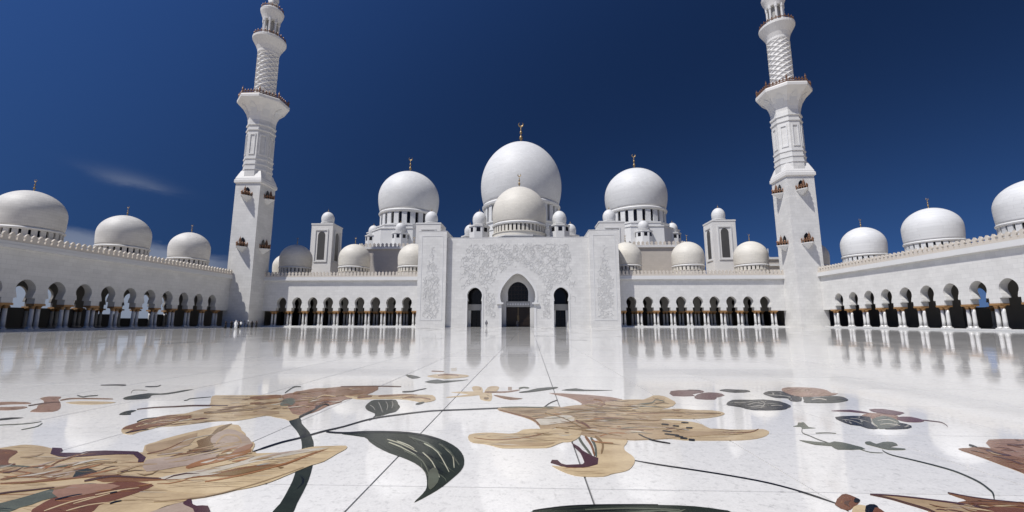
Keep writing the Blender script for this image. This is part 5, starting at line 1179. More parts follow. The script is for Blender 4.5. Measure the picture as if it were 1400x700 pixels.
  ('vein','brown',4,[-2.255,4.399,-2.239,4.412,-2.232,4.443,-2.208,4.467,-2.161,4.479,-2.098,4.485,-2.031,4.487,-1.954,4.485,-1.873,4.48,-1.822,4.481,-1.838,4.495,-1.903,4.506,-1.988,4.514,-2.069,4.519,-2.141,4.519,-2.208,4.516,-2.259,4.506,-2.287,4.483,-2.298,4.454,-2.292,4.425]),
  ('vein','darkbrown',5,[-1.851,4.037,-1.823,4.047,-1.796,4.072,-1.762,4.095,-1.722,4.115,-1.675,4.133,-1.627,4.153,-1.575,4.179,-1.521,4.206,-1.489,4.23,-1.506,4.245,-1.552,4.232,-1.609,4.206,-1.664,4.182,-1.714,4.164,-1.764,4.147,-1.807,4.129,-1.843,4.106,-1.872,4.083,-1.882,4.059]),
  ('vein','darkgreen',4,[-1.891,4.767,-1.813,4.777,-1.691,4.759,-1.589,4.716,-1.515,4.668,-1.504,4.645,-1.523,4.621,-1.551,4.573,-1.582,4.527,-1.589,4.497,-1.604,4.497,-1.659,4.56,-1.732,4.644,-1.831,4.715]),
  ('vein','olive',4,[-1.366,5.854,-1.379,5.941,-1.37,6.024,-1.402,6.134,-1.453,6.264,-1.538,6.425,-1.61,6.591,-1.615,6.768,-1.577,6.847,-1.505,6.648,-1.43,6.394,-1.387,6.243,-1.34,6.114,-1.268,5.983,-1.181,5.862,-1.076,5.759,-0.98,5.657,-0.913,5.524,-0.887,5.417,-0.936,5.383,-1.011,5.388,-1.076,5.424,-1.127,5.478,-1.124,5.53,-1.134,5.601,-1.248,5.723]),
  ('vein','orange',4,[-0.709,4.878,-0.72,4.969,-0.706,5.075,-0.652,5.168,-0.588,5.248,-0.538,5.294,-0.512,5.34,-0.547,5.43,-0.583,5.524,-0.556,5.602,-0.495,5.626,-0.395,5.528,-0.318,5.393,-0.34,5.277,-0.392,5.17,-0.431,5.08,-0.475,5.003,-0.531,4.938,-0.582,4.883,-0.605,4.834,-0.625,4.808,-0.67,4.826]),
  ('vein','pinkbrown',5,[-0.543,5.384,-0.572,5.465,-0.587,5.573,-0.576,5.702,-0.543,5.779,-0.476,5.674,-0.424,5.53,-0.437,5.443,-0.473,5.387,-0.508,5.365]),
  ('vein','brown',4,[-1.53,5.286,-1.499,5.31,-1.466,5.36,-1.446,5.42,-1.447,5.496,-1.46,5.584,-1.478,5.669,-1.5,5.751,-1.527,5.829,-1.554,5.891,-1.575,5.912,-1.563,5.865,-1.537,5.788,-1.516,5.707,-1.499,5.623,-1.486,5.536,-1.486,5.461,-1.507,5.402,-1.54,5.353,-1.556,5.312]),
  ('vein','tan',4,[-1.28,4.655,-1.262,4.672,-1.255,4.713,-1.248,4.755,-1.247,4.796,-1.245,4.838,-1.23,4.872,-1.183,4.895,-1.121,4.911,-1.083,4.929,-1.103,4.95,-1.158,4.95,-1.224,4.938,-1.275,4.918,-1.296,4.886,-1.301,4.846,-1.306,4.808,-1.316,4.769,-1.326,4.731,-1.32,4.692]),
  ('petal','pale',3.5,[-0.717,4.517,-0.66,4.6,-0.531,4.717,-0.38,4.848,-0.239,4.988,-0.201,5.12,-0.157,5.253,0.017,5.4,0.226,5.53,0.427,5.617,0.548,5.636,0.467,5.537,0.305,5.385,0.132,5.225,-0.031,5.059,-0.141,4.9,-0.234,4.751,-0.333,4.609,-0.439,4.508,-0.6,4.486]),
  ('petal','mauve',3.5,[-1.306,5.008,-1.306,5.112,-1.221,5.184,-1.055,5.224,-0.874,5.253,-0.756,5.324,-0.673,5.346,-0.619,5.205,-0.616,5.036,-0.693,4.931,-0.8,4.844,-0.894,4.741,-1,4.698,-1.165,4.829]),
  ('petal','tan',3.2,[-1.861,5.636,-1.829,5.765,-1.742,5.897,-1.73,6.136,-1.688,6.28,-1.516,6.047,-1.358,5.739,-1.295,5.529,-1.299,5.379,-1.385,5.306,-1.517,5.312,-1.705,5.45]),
  ('petal','mauve',3.4,[-1.317,6.042,-1.418,6.312,-1.413,6.501,-1.274,6.47,-1.056,6.306,-0.763,6.033,-0.542,5.772,-0.536,5.616,-0.617,5.527,-0.723,5.495,-0.87,5.548,-1.095,5.761]),
  ('vein','tan',4.2,[-1.001,5.733,-1.044,5.837,-1.12,6,-1.156,6.115,-1.12,6.145,-1.041,6.125,-0.956,6.075,-0.866,5.981,-0.763,5.851,-0.688,5.76,-0.685,5.772,-0.759,5.874,-0.875,6.022,-0.996,6.15,-1.1,6.216,-1.19,6.242,-1.234,6.209,-1.195,6.076,-1.114,5.902,-1.043,5.772]),
  ('petal','tan',3.2,[-2.731,4.767,-2.583,4.814,-2.275,4.809,-1.943,4.746,-1.625,4.674,-1.354,4.65,-1.211,4.624,-1.335,4.548,-1.578,4.483,-1.859,4.474,-2.163,4.512,-2.504,4.635]),
  ('vein','brown',4.3,[-2.129,4.3,-2.026,4.312,-1.894,4.341,-1.765,4.376,-1.658,4.42,-1.555,4.47,-1.452,4.512,-1.341,4.539,-1.232,4.557,-1.162,4.574,-1.179,4.591,-1.263,4.587,-1.374,4.571,-1.489,4.545,-1.594,4.505,-1.699,4.455,-1.809,4.413,-1.94,4.379,-2.076,4.351,-2.161,4.324]),
  ('vein','darkbrown',4.4,[-1.364,4.394,-1.322,4.421,-1.277,4.473,-1.216,4.511,-1.135,4.52,-1.038,4.514,-0.939,4.505,-0.831,4.497,-0.721,4.487,-0.652,4.487,-0.672,4.511,-0.758,4.528,-0.871,4.541,-0.982,4.552,-1.084,4.563,-1.185,4.572,-1.272,4.565,-1.337,4.527,-1.384,4.475,-1.402,4.427]),
  ('vein','orange',4.3,[-0.146,4.428,-0.077,4.467,0.014,4.536,0.102,4.615,0.175,4.703,0.244,4.804,0.31,4.919,0.378,5.072,0.444,5.245,0.488,5.382,0.476,5.401,0.423,5.278,0.356,5.104,0.287,4.952,0.22,4.837,0.149,4.737,0.075,4.65,-0.014,4.571,-0.107,4.504,-0.165,4.451]),
  ('vein','tan',4.3,[-0.245,3.95,-0.144,3.974,-0.005,4.018,0.123,4.08,0.222,4.167,0.312,4.277,0.396,4.402,0.479,4.563,0.558,4.749,0.612,4.894,0.604,4.907,0.542,4.771,0.463,4.585,0.379,4.424,0.295,4.298,0.204,4.189,0.105,4.102,-0.024,4.041,-0.165,3.997,-0.258,3.964]),
  ('petal','pinkbrown',3.2,[-1.5,4.244,-1.394,4.316,-1.204,4.349,-1.02,4.341,-0.889,4.296,-0.911,4.208,-0.994,4.114,-1.078,4.031,-1.184,3.999,-1.366,4.104]),
  ('streak','mauve',4.5,[-0.218,5.164,-0.193,5.176,-0.178,5.21,-0.177,5.263,-0.179,5.265,-0.192,5.229,-0.208,5.196,-0.222,5.169]),
  ('streak','mauve',4.5004,[-2.222,4.729,-2.132,4.804,-2.049,4.918,-1.982,5.055,-1.986,5.059,-2.09,4.953,-2.177,4.842,-2.234,4.738]),
  ('streak','pale',4.5008,[-1.88,4.496,-1.816,4.492,-1.767,4.509,-1.739,4.544,-1.743,4.547,-1.803,4.539,-1.856,4.525,-1.89,4.504]),
  ('streak','mauve',4.5012,[-1.325,5.038,-1.283,5.034,-1.258,5.053,-1.249,5.09,-1.254,5.096,-1.307,5.105,-1.338,5.091,-1.338,5.052]),
  ('streak','darkbrown',4.5016,[-2.484,4.593,-2.405,4.594,-2.401,4.659,-2.484,4.793,-2.49,4.797,-2.452,4.697,-2.462,4.635,-2.499,4.603]),
  ('streak','brown',4.502,[-2.035,4.541,-1.97,4.581,-1.943,4.667,-1.965,4.799,-1.967,4.801,-1.962,4.683,-1.992,4.598,-2.04,4.545]),
  ('streak','tan',4.5024,[-2.92,5.105,-2.808,5.089,-2.766,5.141,-2.806,5.261,-2.814,5.267,-2.836,5.197,-2.886,5.15,-2.94,5.12]),
  ('streak','brown',4.5028,[-1.171,5.2,-1.112,5.264,-1.025,5.323,-0.913,5.354,-0.917,5.359,-1.063,5.367,-1.154,5.312,-1.181,5.211]),
  ('streak','darkbrown',4.5032,[-1.09,5.349,-0.937,5.344,-0.84,5.436,-0.82,5.636,-0.824,5.64,-0.873,5.477,-0.975,5.388,-1.099,5.36]),
  ('streak','olive',4.5036,[-0.393,4.829,-0.328,4.879,-0.264,4.955,-0.207,5.046,-0.209,5.049,-0.283,4.98,-0.35,4.905,-0.398,4.835]),
  ('streak','darkbrown',4.504,[-1.268,4.677,-1.236,4.672,-1.223,4.691,-1.23,4.729,-1.234,4.732,-1.259,4.725,-1.275,4.71,-1.278,4.686]),
  ('streak','tan',4.5044,[-1.827,4.574,-1.755,4.564,-1.73,4.6,-1.762,4.687,-1.766,4.69,-1.763,4.628,-1.792,4.594,-1.836,4.582]),
  ('streak','orange',4.5048,[-0.305,5.046,-0.242,5.05,-0.198,5.094,-0.178,5.173,-0.182,5.178,-0.236,5.145,-0.284,5.105,-0.315,5.059]),
  ('streak','mauve',4.5052,[-1.368,5.238,-1.29,5.263,-1.212,5.309,-1.14,5.364,-1.145,5.369,-1.254,5.357,-1.337,5.316,-1.38,5.251]),
  ('streak','olive',4.5056,[-1.125,5.424,-1.099,5.566,-1.039,5.706,-0.936,5.803,-0.941,5.81,-1.086,5.762,-1.15,5.625,-1.137,5.438]),
  ('streak','tan',4.506,[-0.918,5.682,-0.841,5.743,-0.74,5.8,-0.619,5.834,-0.623,5.839,-0.771,5.844,-0.877,5.79,-0.926,5.694]),
  ('streak','orange',4.5064,[-0.743,4.315,-0.688,4.307,-0.65,4.325,-0.636,4.369,-0.638,4.371,-0.67,4.346,-0.711,4.33,-0.749,4.32]),
  ('streak','olive',4.5068,[-1.496,4.189,-1.424,4.186,-1.388,4.221,-1.394,4.292,-1.399,4.297,-1.432,4.257,-1.473,4.226,-1.508,4.199]),
  ('streak','orange',4.5072,[-2.188,4.543,-2.178,4.557,-2.184,4.587,-2.2,4.626,-2.206,4.63,-2.235,4.625,-2.234,4.599,-2.202,4.553]),
  ('streak','tan',4.5076,[-0.329,5.354,-0.302,5.344,-0.29,5.358,-0.292,5.393,-0.295,5.398,-0.319,5.4,-0.335,5.39,-0.337,5.366]),
  ('streak','grey',4.508,[-2.771,4.785,-2.686,4.766,-2.673,4.807,-2.743,4.911,-2.748,4.915,-2.721,4.842,-2.739,4.805,-2.784,4.795]),
  ('streak','olive',4.5084,[0.339,4.87,0.371,4.851,0.389,4.859,0.392,4.892,0.389,4.896,0.363,4.902,0.341,4.898,0.331,4.882]),
  ('streak','darkbrown',4.5088,[-1.571,4.477,-1.548,4.527,-1.533,4.596,-1.522,4.671,-1.527,4.675,-1.582,4.638,-1.602,4.572,-1.584,4.488]),
  ('streak','pale',4.5092,[-2.894,4.739,-2.92,4.803,-2.9,4.843,-2.821,4.84,-2.823,4.842,-2.923,4.86,-2.946,4.822,-2.9,4.744]),
  ('streak','olive',4.5096,[-1.04,4.632,-0.913,4.58,-0.864,4.618,-0.914,4.762,-0.917,4.765,-0.89,4.645,-0.943,4.61,-1.047,4.64]),
  ('streak','tan',4.51,[0.074,4.924,0.13,4.95,0.188,4.992,0.246,5.036,0.242,5.042,0.154,5.043,0.092,5.006,0.065,4.938]),
  ('streak','pale',4.5104,[-2.274,4.75,-2.219,4.737,-2.191,4.751,-2.19,4.788,-2.196,4.793,-2.247,4.797,-2.281,4.787,-2.289,4.762]),
  ('streak','tan',4.5108,[-2.241,4.556,-2.208,4.559,-2.173,4.566,-2.137,4.572,-2.14,4.574,-2.196,4.584,-2.233,4.579,-2.247,4.561]),
  ('streak','mauve',4.5112,[-0.52,5.205,-0.458,5.226,-0.409,5.282,-0.38,5.366,-0.383,5.369,-0.432,5.312,-0.484,5.259,-0.526,5.213]),
  ('streak','pale',4.5116,[-2.434,5.061,-2.335,5.089,-2.292,5.185,-2.323,5.351,-2.327,5.355,-2.328,5.216,-2.374,5.122,-2.444,5.069]),
  ('streak','mauve',4.512,[-1.945,4.532,-1.852,4.55,-1.787,4.609,-1.761,4.703,-1.766,4.708,-1.833,4.648,-1.903,4.592,-1.958,4.542]),
  ('streak','orange',4.5124,[-1.012,4.163,-0.961,4.166,-0.914,4.183,-0.878,4.21,-0.881,4.213,-0.936,4.204,-0.985,4.189,-1.019,4.168]),
  ('streak','olive',4.5128,[-0.116,5.055,-0.084,5.1,-0.045,5.151,-0,5.195,-0.002,5.198,-0.062,5.174,-0.103,5.126,-0.12,5.062]),
  ('streak','brown',4.5132,[-1.922,4.369,-1.826,4.39,-1.758,4.452,-1.732,4.552,-1.736,4.555,-1.794,4.481,-1.865,4.421,-1.932,4.377]),
  ('streak','tan',4.5136,[-2.104,4.839,-2.045,4.882,-1.938,4.9,-1.787,4.877,-1.79,4.88,-1.964,4.924,-2.075,4.909,-2.112,4.845]),
  ('streak','mauve',4.514,[-0.37,5.071,-0.345,5.173,-0.278,5.248,-0.166,5.263,-0.169,5.267,-0.305,5.284,-0.375,5.213,-0.377,5.08]),
  ('streak','pale',4.5144,[-2.737,4.672,-2.692,4.691,-2.676,4.738,-2.694,4.813,-2.697,4.815,-2.698,4.755,-2.717,4.708,-2.743,4.677]),
  ('streak','tan',4.5148,[-0.109,5.068,-0.042,5.138,0.029,5.235,0.1,5.341,0.096,5.348,-0.009,5.291,-0.085,5.198,-0.12,5.083]),
  ('streak','mauve',4.5152,[-0.526,5.101,-0.482,5.087,-0.461,5.109,-0.465,5.164,-0.469,5.169,-0.501,5.16,-0.527,5.143,-0.538,5.115]),
  ('streak','pale',4.5156,[-0.624,4.983,-0.57,4.994,-0.544,5.05,-0.55,5.147,-0.555,5.153,-0.586,5.1,-0.616,5.047,-0.635,4.996]),
  ('streak','tan',4.516,[-1.847,4.638,-1.84,4.768,-1.794,4.897,-1.698,4.989,-1.702,4.993,-1.832,4.93,-1.882,4.803,-1.857,4.646]),
  ('streak','olive',4.5164,[-1.964,4.477,-1.965,4.525,-1.947,4.567,-1.905,4.591,-1.907,4.593,-1.968,4.584,-1.988,4.543,-1.97,4.481]),
  ('streak','grey',4.5168,[0.064,4.918,0.101,4.937,0.135,4.973,0.164,5.018,0.161,5.023,0.107,5.013,0.07,4.981,0.056,4.929]),
  ('streak','olive',4.5172,[-2.224,4.388,-2.187,4.447,-2.154,4.526,-2.126,4.614,-2.13,4.617,-2.182,4.548,-2.218,4.47,-2.232,4.393]),
  ('streak','brown',4.5176,[-2.132,4.678,-2.277,4.953,-2.308,5.184,-2.159,5.278,-2.165,5.283,-2.361,5.228,-2.332,4.997,-2.144,4.688]),
  ('streak','mauve',4.518,[-0.069,5.205,0.044,5.309,0.192,5.418,0.365,5.498,0.361,5.505,0.157,5.476,0.003,5.371,-0.079,5.22]),
  ('streak','tan',4.5184,[-1.676,5.745,-1.665,5.79,-1.667,5.862,-1.678,5.943,-1.684,5.949,-1.719,5.916,-1.721,5.849,-1.69,5.759]),
  ('streak','tan',4.5188,[-1.127,5.063,-1.049,5.14,-0.975,5.255,-0.909,5.389,-0.915,5.396,-1.025,5.312,-1.105,5.201,-1.141,5.078]),
  ('streak','olive',4.5192,[-1.822,4.483,-1.798,4.518,-1.781,4.568,-1.766,4.622,-1.771,4.626,-1.822,4.602,-1.844,4.555,-1.833,4.492]),
  ('streak','brown',4.5196,[-2.624,4.567,-2.563,4.61,-2.538,4.695,-2.559,4.819,-2.562,4.821,-2.563,4.713,-2.59,4.63,-2.63,4.572]),
  ('streak','darkbrown',4.52,[-1.535,4.719,-1.54,4.782,-1.516,4.831,-1.455,4.847,-1.457,4.849,-1.536,4.85,-1.562,4.803,-1.541,4.724]),
  ('streak','orange',4.5204,[-2.349,4.498,-2.239,4.484,-2.178,4.519,-2.182,4.606,-2.185,4.609,-2.21,4.543,-2.274,4.511,-2.357,4.505]),
  ('streak','tan',4.5208,[-0.413,4.754,-0.371,4.775,-0.328,4.806,-0.284,4.839,-0.287,4.842,-0.355,4.84,-0.402,4.812,-0.42,4.763]),
  ('streak','mauve',4.5212,[-2.354,4.786,-2.343,4.838,-2.344,4.913,-2.353,4.995,-2.358,4.999,-2.39,4.948,-2.393,4.877,-2.367,4.795]),
  ('streak','pale',4.5216,[-1.97,4.795,-1.971,4.925,-1.915,5.035,-1.785,5.084,-1.79,5.089,-1.964,5.08,-2.026,4.973,-1.983,4.806]),
  ('streak','brown',4.522,[-2.41,4.726,-2.352,4.765,-2.275,4.806,-2.179,4.833,-2.185,4.838,-2.329,4.851,-2.412,4.814,-2.425,4.738]),
  ('streak','orange',4.5224,[-1.53,4.502,-1.478,4.574,-1.429,4.673,-1.385,4.784,-1.39,4.789,-1.473,4.714,-1.526,4.617,-1.542,4.512]),
  ('streak','brown',4.5228,[-1.115,5.384,-1.043,5.43,-0.998,5.534,-0.989,5.688,-0.994,5.694,-1.04,5.583,-1.089,5.483,-1.127,5.396]),
  ('streak','mauve',4.5232,[-1.373,5.454,-1.377,5.505,-1.366,5.551,-1.33,5.57,-1.335,5.575,-1.411,5.601,-1.427,5.56,-1.386,5.467]),
  ('streak','orange',4.5236,[-0.589,4.366,-0.466,4.367,-0.389,4.44,-0.377,4.593,-0.379,4.595,-0.406,4.46,-0.486,4.388,-0.594,4.372]),
  ('streak','tan',4.524,[-1.005,5.501,-0.862,5.528,-0.776,5.664,-0.77,5.92,-0.775,5.927,-0.82,5.721,-0.911,5.587,-1.017,5.516]),
  ('streak','mauve',4.5244,[-1.45,5.607,-1.364,5.585,-1.315,5.62,-1.314,5.713,-1.318,5.717,-1.348,5.658,-1.401,5.628,-1.46,5.617]),
  ('streak','olive',4.5248,[-0.64,5.245,-0.564,5.238,-0.519,5.287,-0.514,5.389,-0.519,5.396,-0.563,5.343,-0.612,5.299,-0.652,5.26]),
  ('streak','pale',4.5252,[-0.402,4.599,-0.311,4.598,-0.231,4.631,-0.172,4.693,-0.176,4.697,-0.262,4.67,-0.346,4.641,-0.411,4.609]),
  ('streak','mauve',4.5256,[-0.465,4.708,-0.421,4.703,-0.391,4.723,-0.379,4.765,-0.382,4.769,-0.417,4.754,-0.45,4.737,-0.472,4.716]),
  ('streak','orange',4.526,[-0.713,5.479,-0.662,5.498,-0.632,5.559,-0.629,5.657,-0.632,5.661,-0.657,5.591,-0.69,5.533,-0.72,5.488]),
  ('streak','pale',4.5264,[0.163,5.382,0.19,5.397,0.218,5.423,0.245,5.45,0.242,5.454,0.196,5.459,0.166,5.437,0.156,5.392]),
  ('streak','olive',4.5268,[-1.862,4.706,-1.647,4.65,-1.528,4.702,-1.54,4.884,-1.542,4.886,-1.545,4.718,-1.667,4.668,-1.867,4.71]),
  ('streak','orange',4.5272,[-2.009,4.774,-1.978,4.777,-1.965,4.801,-1.971,4.841,-1.975,4.845,-2.005,4.835,-2.021,4.814,-2.02,4.783]),
  ('streak','pale',4.5276,[-0.592,5.343,-0.556,5.328,-0.537,5.341,-0.534,5.377,-0.539,5.383,-0.575,5.392,-0.598,5.384,-0.603,5.356]),
  ('streak','pale',4.528,[-1.545,5.775,-1.518,5.934,-1.455,6.095,-1.352,6.219,-1.354,6.223,-1.48,6.124,-1.545,5.965,-1.552,5.782]),
  ('streak','tan',4.5284,[-1.009,4.991,-0.929,5.005,-0.861,5.053,-0.817,5.13,-0.82,5.133,-0.89,5.085,-0.96,5.041,-1.017,5]),
  ('streak','olive',4.5288,[-0.064,5.11,-0.019,5.133,0.026,5.173,0.066,5.221,0.064,5.223,0.009,5.198,-0.038,5.161,-0.069,5.117]),
  ('streak','orange',4.5292,[-0.647,5.33,-0.646,5.389,-0.632,5.445,-0.598,5.478,-0.602,5.482,-0.665,5.486,-0.683,5.434,-0.656,5.34]),
  ('streak','mauve',4.5296,[-1.727,4.533,-1.721,4.546,-1.72,4.565,-1.717,4.584,-1.722,4.588,-1.763,4.601,-1.769,4.585,-1.739,4.543]),
  ('streak','tan',4.53,[-1.715,4.953,-1.658,4.944,-1.641,4.977,-1.673,5.058,-1.676,5.06,-1.662,4.997,-1.681,4.965,-1.72,4.958]),
  ('streak','orange',4.5304,[-2.216,4.739,-2.189,4.754,-2.177,4.787,-2.175,4.83,-2.181,4.835,-2.23,4.83,-2.248,4.801,-2.231,4.751]),
  ('streak','mauve',4.5308,[-0.948,5.104,-0.874,5.216,-0.788,5.358,-0.695,5.506,-0.7,5.512,-0.826,5.404,-0.916,5.264,-0.958,5.115]),
  ('streak','darkbrown',4.5312,[-0.635,5.122,-0.599,5.129,-0.579,5.165,-0.58,5.228,-0.582,5.23,-0.597,5.187,-0.619,5.153,-0.64,5.128]),
  ('streak','tan',4.5316,[-1.168,5.466,-1.048,5.507,-0.969,5.631,-0.951,5.842,-0.954,5.847,-1,5.669,-1.083,5.547,-1.177,5.476]),
  ('streak','orange',4.532,[-1.831,4.711,-1.755,4.741,-1.71,4.817,-1.702,4.932,-1.708,4.937,-1.763,4.865,-1.814,4.793,-1.846,4.723]),
  ('streak','darkbrown',4.5324,[-0.607,4.461,-0.585,4.566,-0.51,4.641,-0.377,4.654,-0.381,4.658,-0.543,4.678,-0.621,4.606,-0.616,4.47]),
  ('streak','pale',4.5328,[-2.191,4.492,-2.089,4.519,-2.024,4.595,-2.008,4.717,-2.013,4.721,-2.067,4.63,-2.137,4.557,-2.203,4.502]),
  ('streak','tan',4.5332,[-0.871,5.571,-0.797,5.6,-0.733,5.667,-0.687,5.761,-0.691,5.767,-0.769,5.714,-0.837,5.652,-0.881,5.584]),
  ('streak','olive',4.5336,[-1.23,4.599,-1.21,4.674,-1.143,4.721,-1.026,4.718,-1.028,4.721,-1.165,4.744,-1.235,4.698,-1.236,4.605]),
 ]),
 ('lily_b', [
  ('petal','beige',2,[-2.964,6.418,-3.046,6.526,-3.103,6.635,-3.114,6.736,-3.125,6.843,-3.207,6.987,-3.276,7.123,-3.235,7.197,-3.166,7.252,-3.145,7.328,-3.114,7.406,-3.012,7.473,-2.915,7.549,-2.904,7.651,-2.912,7.776,-2.904,7.948,-2.851,8.107,-2.726,8.169,-2.487,8.191,-2.017,8.232,-1.52,8.23,-1.195,8.139,-0.966,7.982,-0.819,7.734,-0.743,7.501,-0.729,7.382,-0.746,7.294,-0.758,7.168,-0.787,7.087,-0.85,7.131,-0.941,7.216,-1.065,7.281,-1.196,7.342,-1.306,7.418,-1.403,7.446,-1.476,7.333,-1.538,7.193,-1.6,7.104,-1.672,7.046,-1.771,7.043,-1.884,7.038,-2,6.974,-2.117,6.883,-2.231,6.766,-2.34,6.665,-2.453,6.644,-2.541,6.63,-2.558,6.563,-2.554,6.477,-2.572,6.381,-2.586,6.29,-2.563,6.217,-2.559,6.174,-2.632,6.177,-2.737,6.218,-2.852,6.307]),
  ('petal','beige',2,[-2.851,8.107,-3.042,8.28,-3.198,8.528,-3.478,8.898,-3.716,9.253,-3.729,9.363,-3.597,9.376,-3.336,9.391,-3.008,9.399,-2.669,9.464,-2.335,9.473,-2.075,9.306,-1.845,9.064,-1.594,8.802,-1.396,8.524,-1.272,8.205,-1.3,7.968,-1.634,7.947,-2.078,8.003,-2.492,8.033]),
  ('petal','pinkbrown',2,[-2.277,9.401,-2.293,9.638,-2.215,9.786,-2.202,9.921,-2.18,10.053,-2.121,10.255,-2.034,10.429,-1.912,10.446,-1.788,10.439,-1.698,10.534,-1.602,10.642,-1.483,10.698,-1.305,10.736,-0.974,10.838,-0.649,10.798,-0.503,10.35,-0.456,9.856,-0.478,9.538,-0.541,9.29,-0.633,9.097,-0.706,8.943,-0.683,8.828,-0.653,8.706,-0.697,8.53,-0.742,8.331,-0.726,8.113,-0.708,7.902,-0.723,7.698,-0.773,7.557,-0.871,7.511,-1.029,7.606,-1.31,7.993,-1.654,8.513,-2.003,8.984]),
  ('petal','beige',3,[-0.929,9.455,-0.635,9.501,-0.209,9.511,0.112,9.595,0.385,9.666,0.551,9.652,0.68,9.611,0.842,9.614,0.99,9.559,1.102,9.319,1.166,9.067,1.16,8.924,1.112,8.831,1.048,8.761,0.945,8.754,0.779,8.883,0.57,9.035,0.332,9.089,0.106,9.1,-0.041,9.078,-0.167,9.047,-0.308,9.013,-0.469,9.035,-0.757,9.236]),
  ('vein','brown',4,[-2.954,6.424,-3.017,6.5,-3.069,6.61,-3.096,6.709,-3.112,6.831,-3.136,7.022,-3.146,7.213,-3.125,7.327,-3.065,7.392,-2.941,7.417,-2.797,7.402,-2.666,7.364,-2.566,7.275,-2.539,7.092,-2.541,6.903,-2.537,6.773,-2.549,6.677,-2.599,6.632,-2.646,6.581,-2.637,6.457,-2.628,6.334,-2.664,6.25,-2.713,6.225,-2.758,6.336,-2.812,6.461,-2.883,6.446]),
  ('vein','beige',5,[-2.879,6.568,-2.867,6.648,-2.862,6.78,-2.848,6.901,-2.813,6.995,-2.767,7.075,-2.74,7.14,-2.762,7.164,-2.806,7.119,-2.856,7.042,-2.895,6.95,-2.912,6.831,-2.919,6.701,-2.913,6.601]),
  ('vein','black',5,[-3.174,6.898,-3.182,6.938,-3.205,7.008,-3.212,7.071,-3.186,7.121,-3.142,7.163,-3.117,7.201,-3.14,7.226,-3.183,7.207,-3.229,7.167,-3.258,7.118,-3.253,7.055,-3.231,6.985,-3.204,6.928]),
  ('vein','black',5,[-2.697,6.21,-2.679,6.243,-2.664,6.302,-2.645,6.354,-2.617,6.389,-2.585,6.416,-2.568,6.442,-2.586,6.462,-2.619,6.453,-2.655,6.428,-2.687,6.396,-2.709,6.346,-2.726,6.289,-2.728,6.24]),
  ('vein','darkbrown',4,[-4.062,7.841,-4.009,7.876,-3.948,7.942,-3.869,7.999,-3.768,8.033,-3.65,8.057,-3.538,8.083,-3.454,8.119,-3.376,8.158,-3.257,8.185,-3.042,8.193,-2.786,8.188,-2.621,8.208,-2.674,8.282,-2.874,8.307,-3.13,8.307,-3.344,8.294,-3.461,8.261,-3.536,8.216,-3.616,8.173,-3.724,8.142,-3.839,8.113,-3.936,8.073,-4.011,8.01,-4.068,7.937,-4.095,7.875]),
  ('vein','olive',4,[-2.577,7.547,-2.489,7.528,-2.403,7.554,-2.324,7.586,-2.267,7.628,-2.217,7.676,-2.157,7.723,-2.068,7.77,-1.968,7.816,-1.917,7.879,-1.978,7.97,-2.074,7.972,-2.18,7.93,-2.274,7.886,-2.34,7.842,-2.394,7.797,-2.455,7.76,-2.539,7.732,-2.63,7.71,-2.665,7.659]),
  ('vein','olive',4,[-2.196,7.778,-2.136,7.785,-2.078,7.835,-2.01,7.888,-1.925,7.946,-1.83,8.007,-1.773,8.068,-1.803,8.116,-1.889,8.099,-1.994,8.049,-2.088,8.002,-2.166,7.96,-2.234,7.921,-2.26,7.866]),
  ('vein','tan',4,[-1.925,7.393,-1.84,7.388,-1.762,7.444,-1.661,7.49,-1.514,7.513,-1.344,7.524,-1.256,7.587,-1.361,7.765,-1.519,7.81,-1.689,7.787,-1.836,7.752,-1.935,7.693,-2.008,7.622,-2.022,7.526]),
  ('vein','brown',4,[-2.11,9.609,-2.029,9.573,-1.972,9.626,-1.917,9.689,-1.873,9.77,-1.832,9.861,-1.785,9.937,-1.721,9.988,-1.649,10.023,-1.625,10.101,-1.701,10.258,-1.787,10.303,-1.869,10.283,-1.946,10.245,-2.004,10.18,-2.054,10.1,-2.106,10.032,-2.17,9.982,-2.238,9.942,-2.241,9.839]),
  ('vein','brown',4,[-2.315,8.401,-2.267,8.398,-2.229,8.438,-2.187,8.461,-2.136,8.452,-2.081,8.426,-2.055,8.43,-2.096,8.498,-2.155,8.55,-2.22,8.588,-2.281,8.609,-2.333,8.594,-2.378,8.562,-2.386,8.505]),
  ('vein','brown',4,[-2.681,8.953,-2.567,8.905,-2.467,8.932,-2.368,8.964,-2.269,9.006,-2.17,9.053,-2.15,9.169,-2.307,9.431,-2.426,9.472,-2.519,9.406,-2.611,9.346,-2.704,9.297,-2.798,9.253,-2.815,9.153]),
  ('petal','brown',3,[-1.531,10.482,-1.557,10.6,-1.429,10.6,-1.032,10.725,-0.618,10.716,-0.469,10.282,-0.451,9.842,-0.526,9.697,-0.652,9.626,-0.781,9.499,-0.912,9.416,-1.026,9.411,-1.152,9.538,-1.354,9.989]),
  ('vein','redbrown',4,[-0.494,9.122,-0.445,9.101,-0.404,9.142,-0.362,9.18,-0.317,9.213,-0.271,9.244,-0.25,9.297,-0.282,9.381,-0.333,9.407,-0.389,9.399,-0.445,9.388,-0.497,9.371,-0.549,9.351,-0.563,9.285]),
  ('vein','brown',4,[-0.12,9.313,-0.015,9.314,0.113,9.375,0.226,9.43,0.301,9.471,0.361,9.504,0.426,9.524,0.511,9.52,0.601,9.501,0.658,9.511,0.641,9.577,0.569,9.626,0.473,9.659,0.381,9.678,0.311,9.673,0.245,9.652,0.164,9.624,0.043,9.582,-0.092,9.532,-0.171,9.451]),
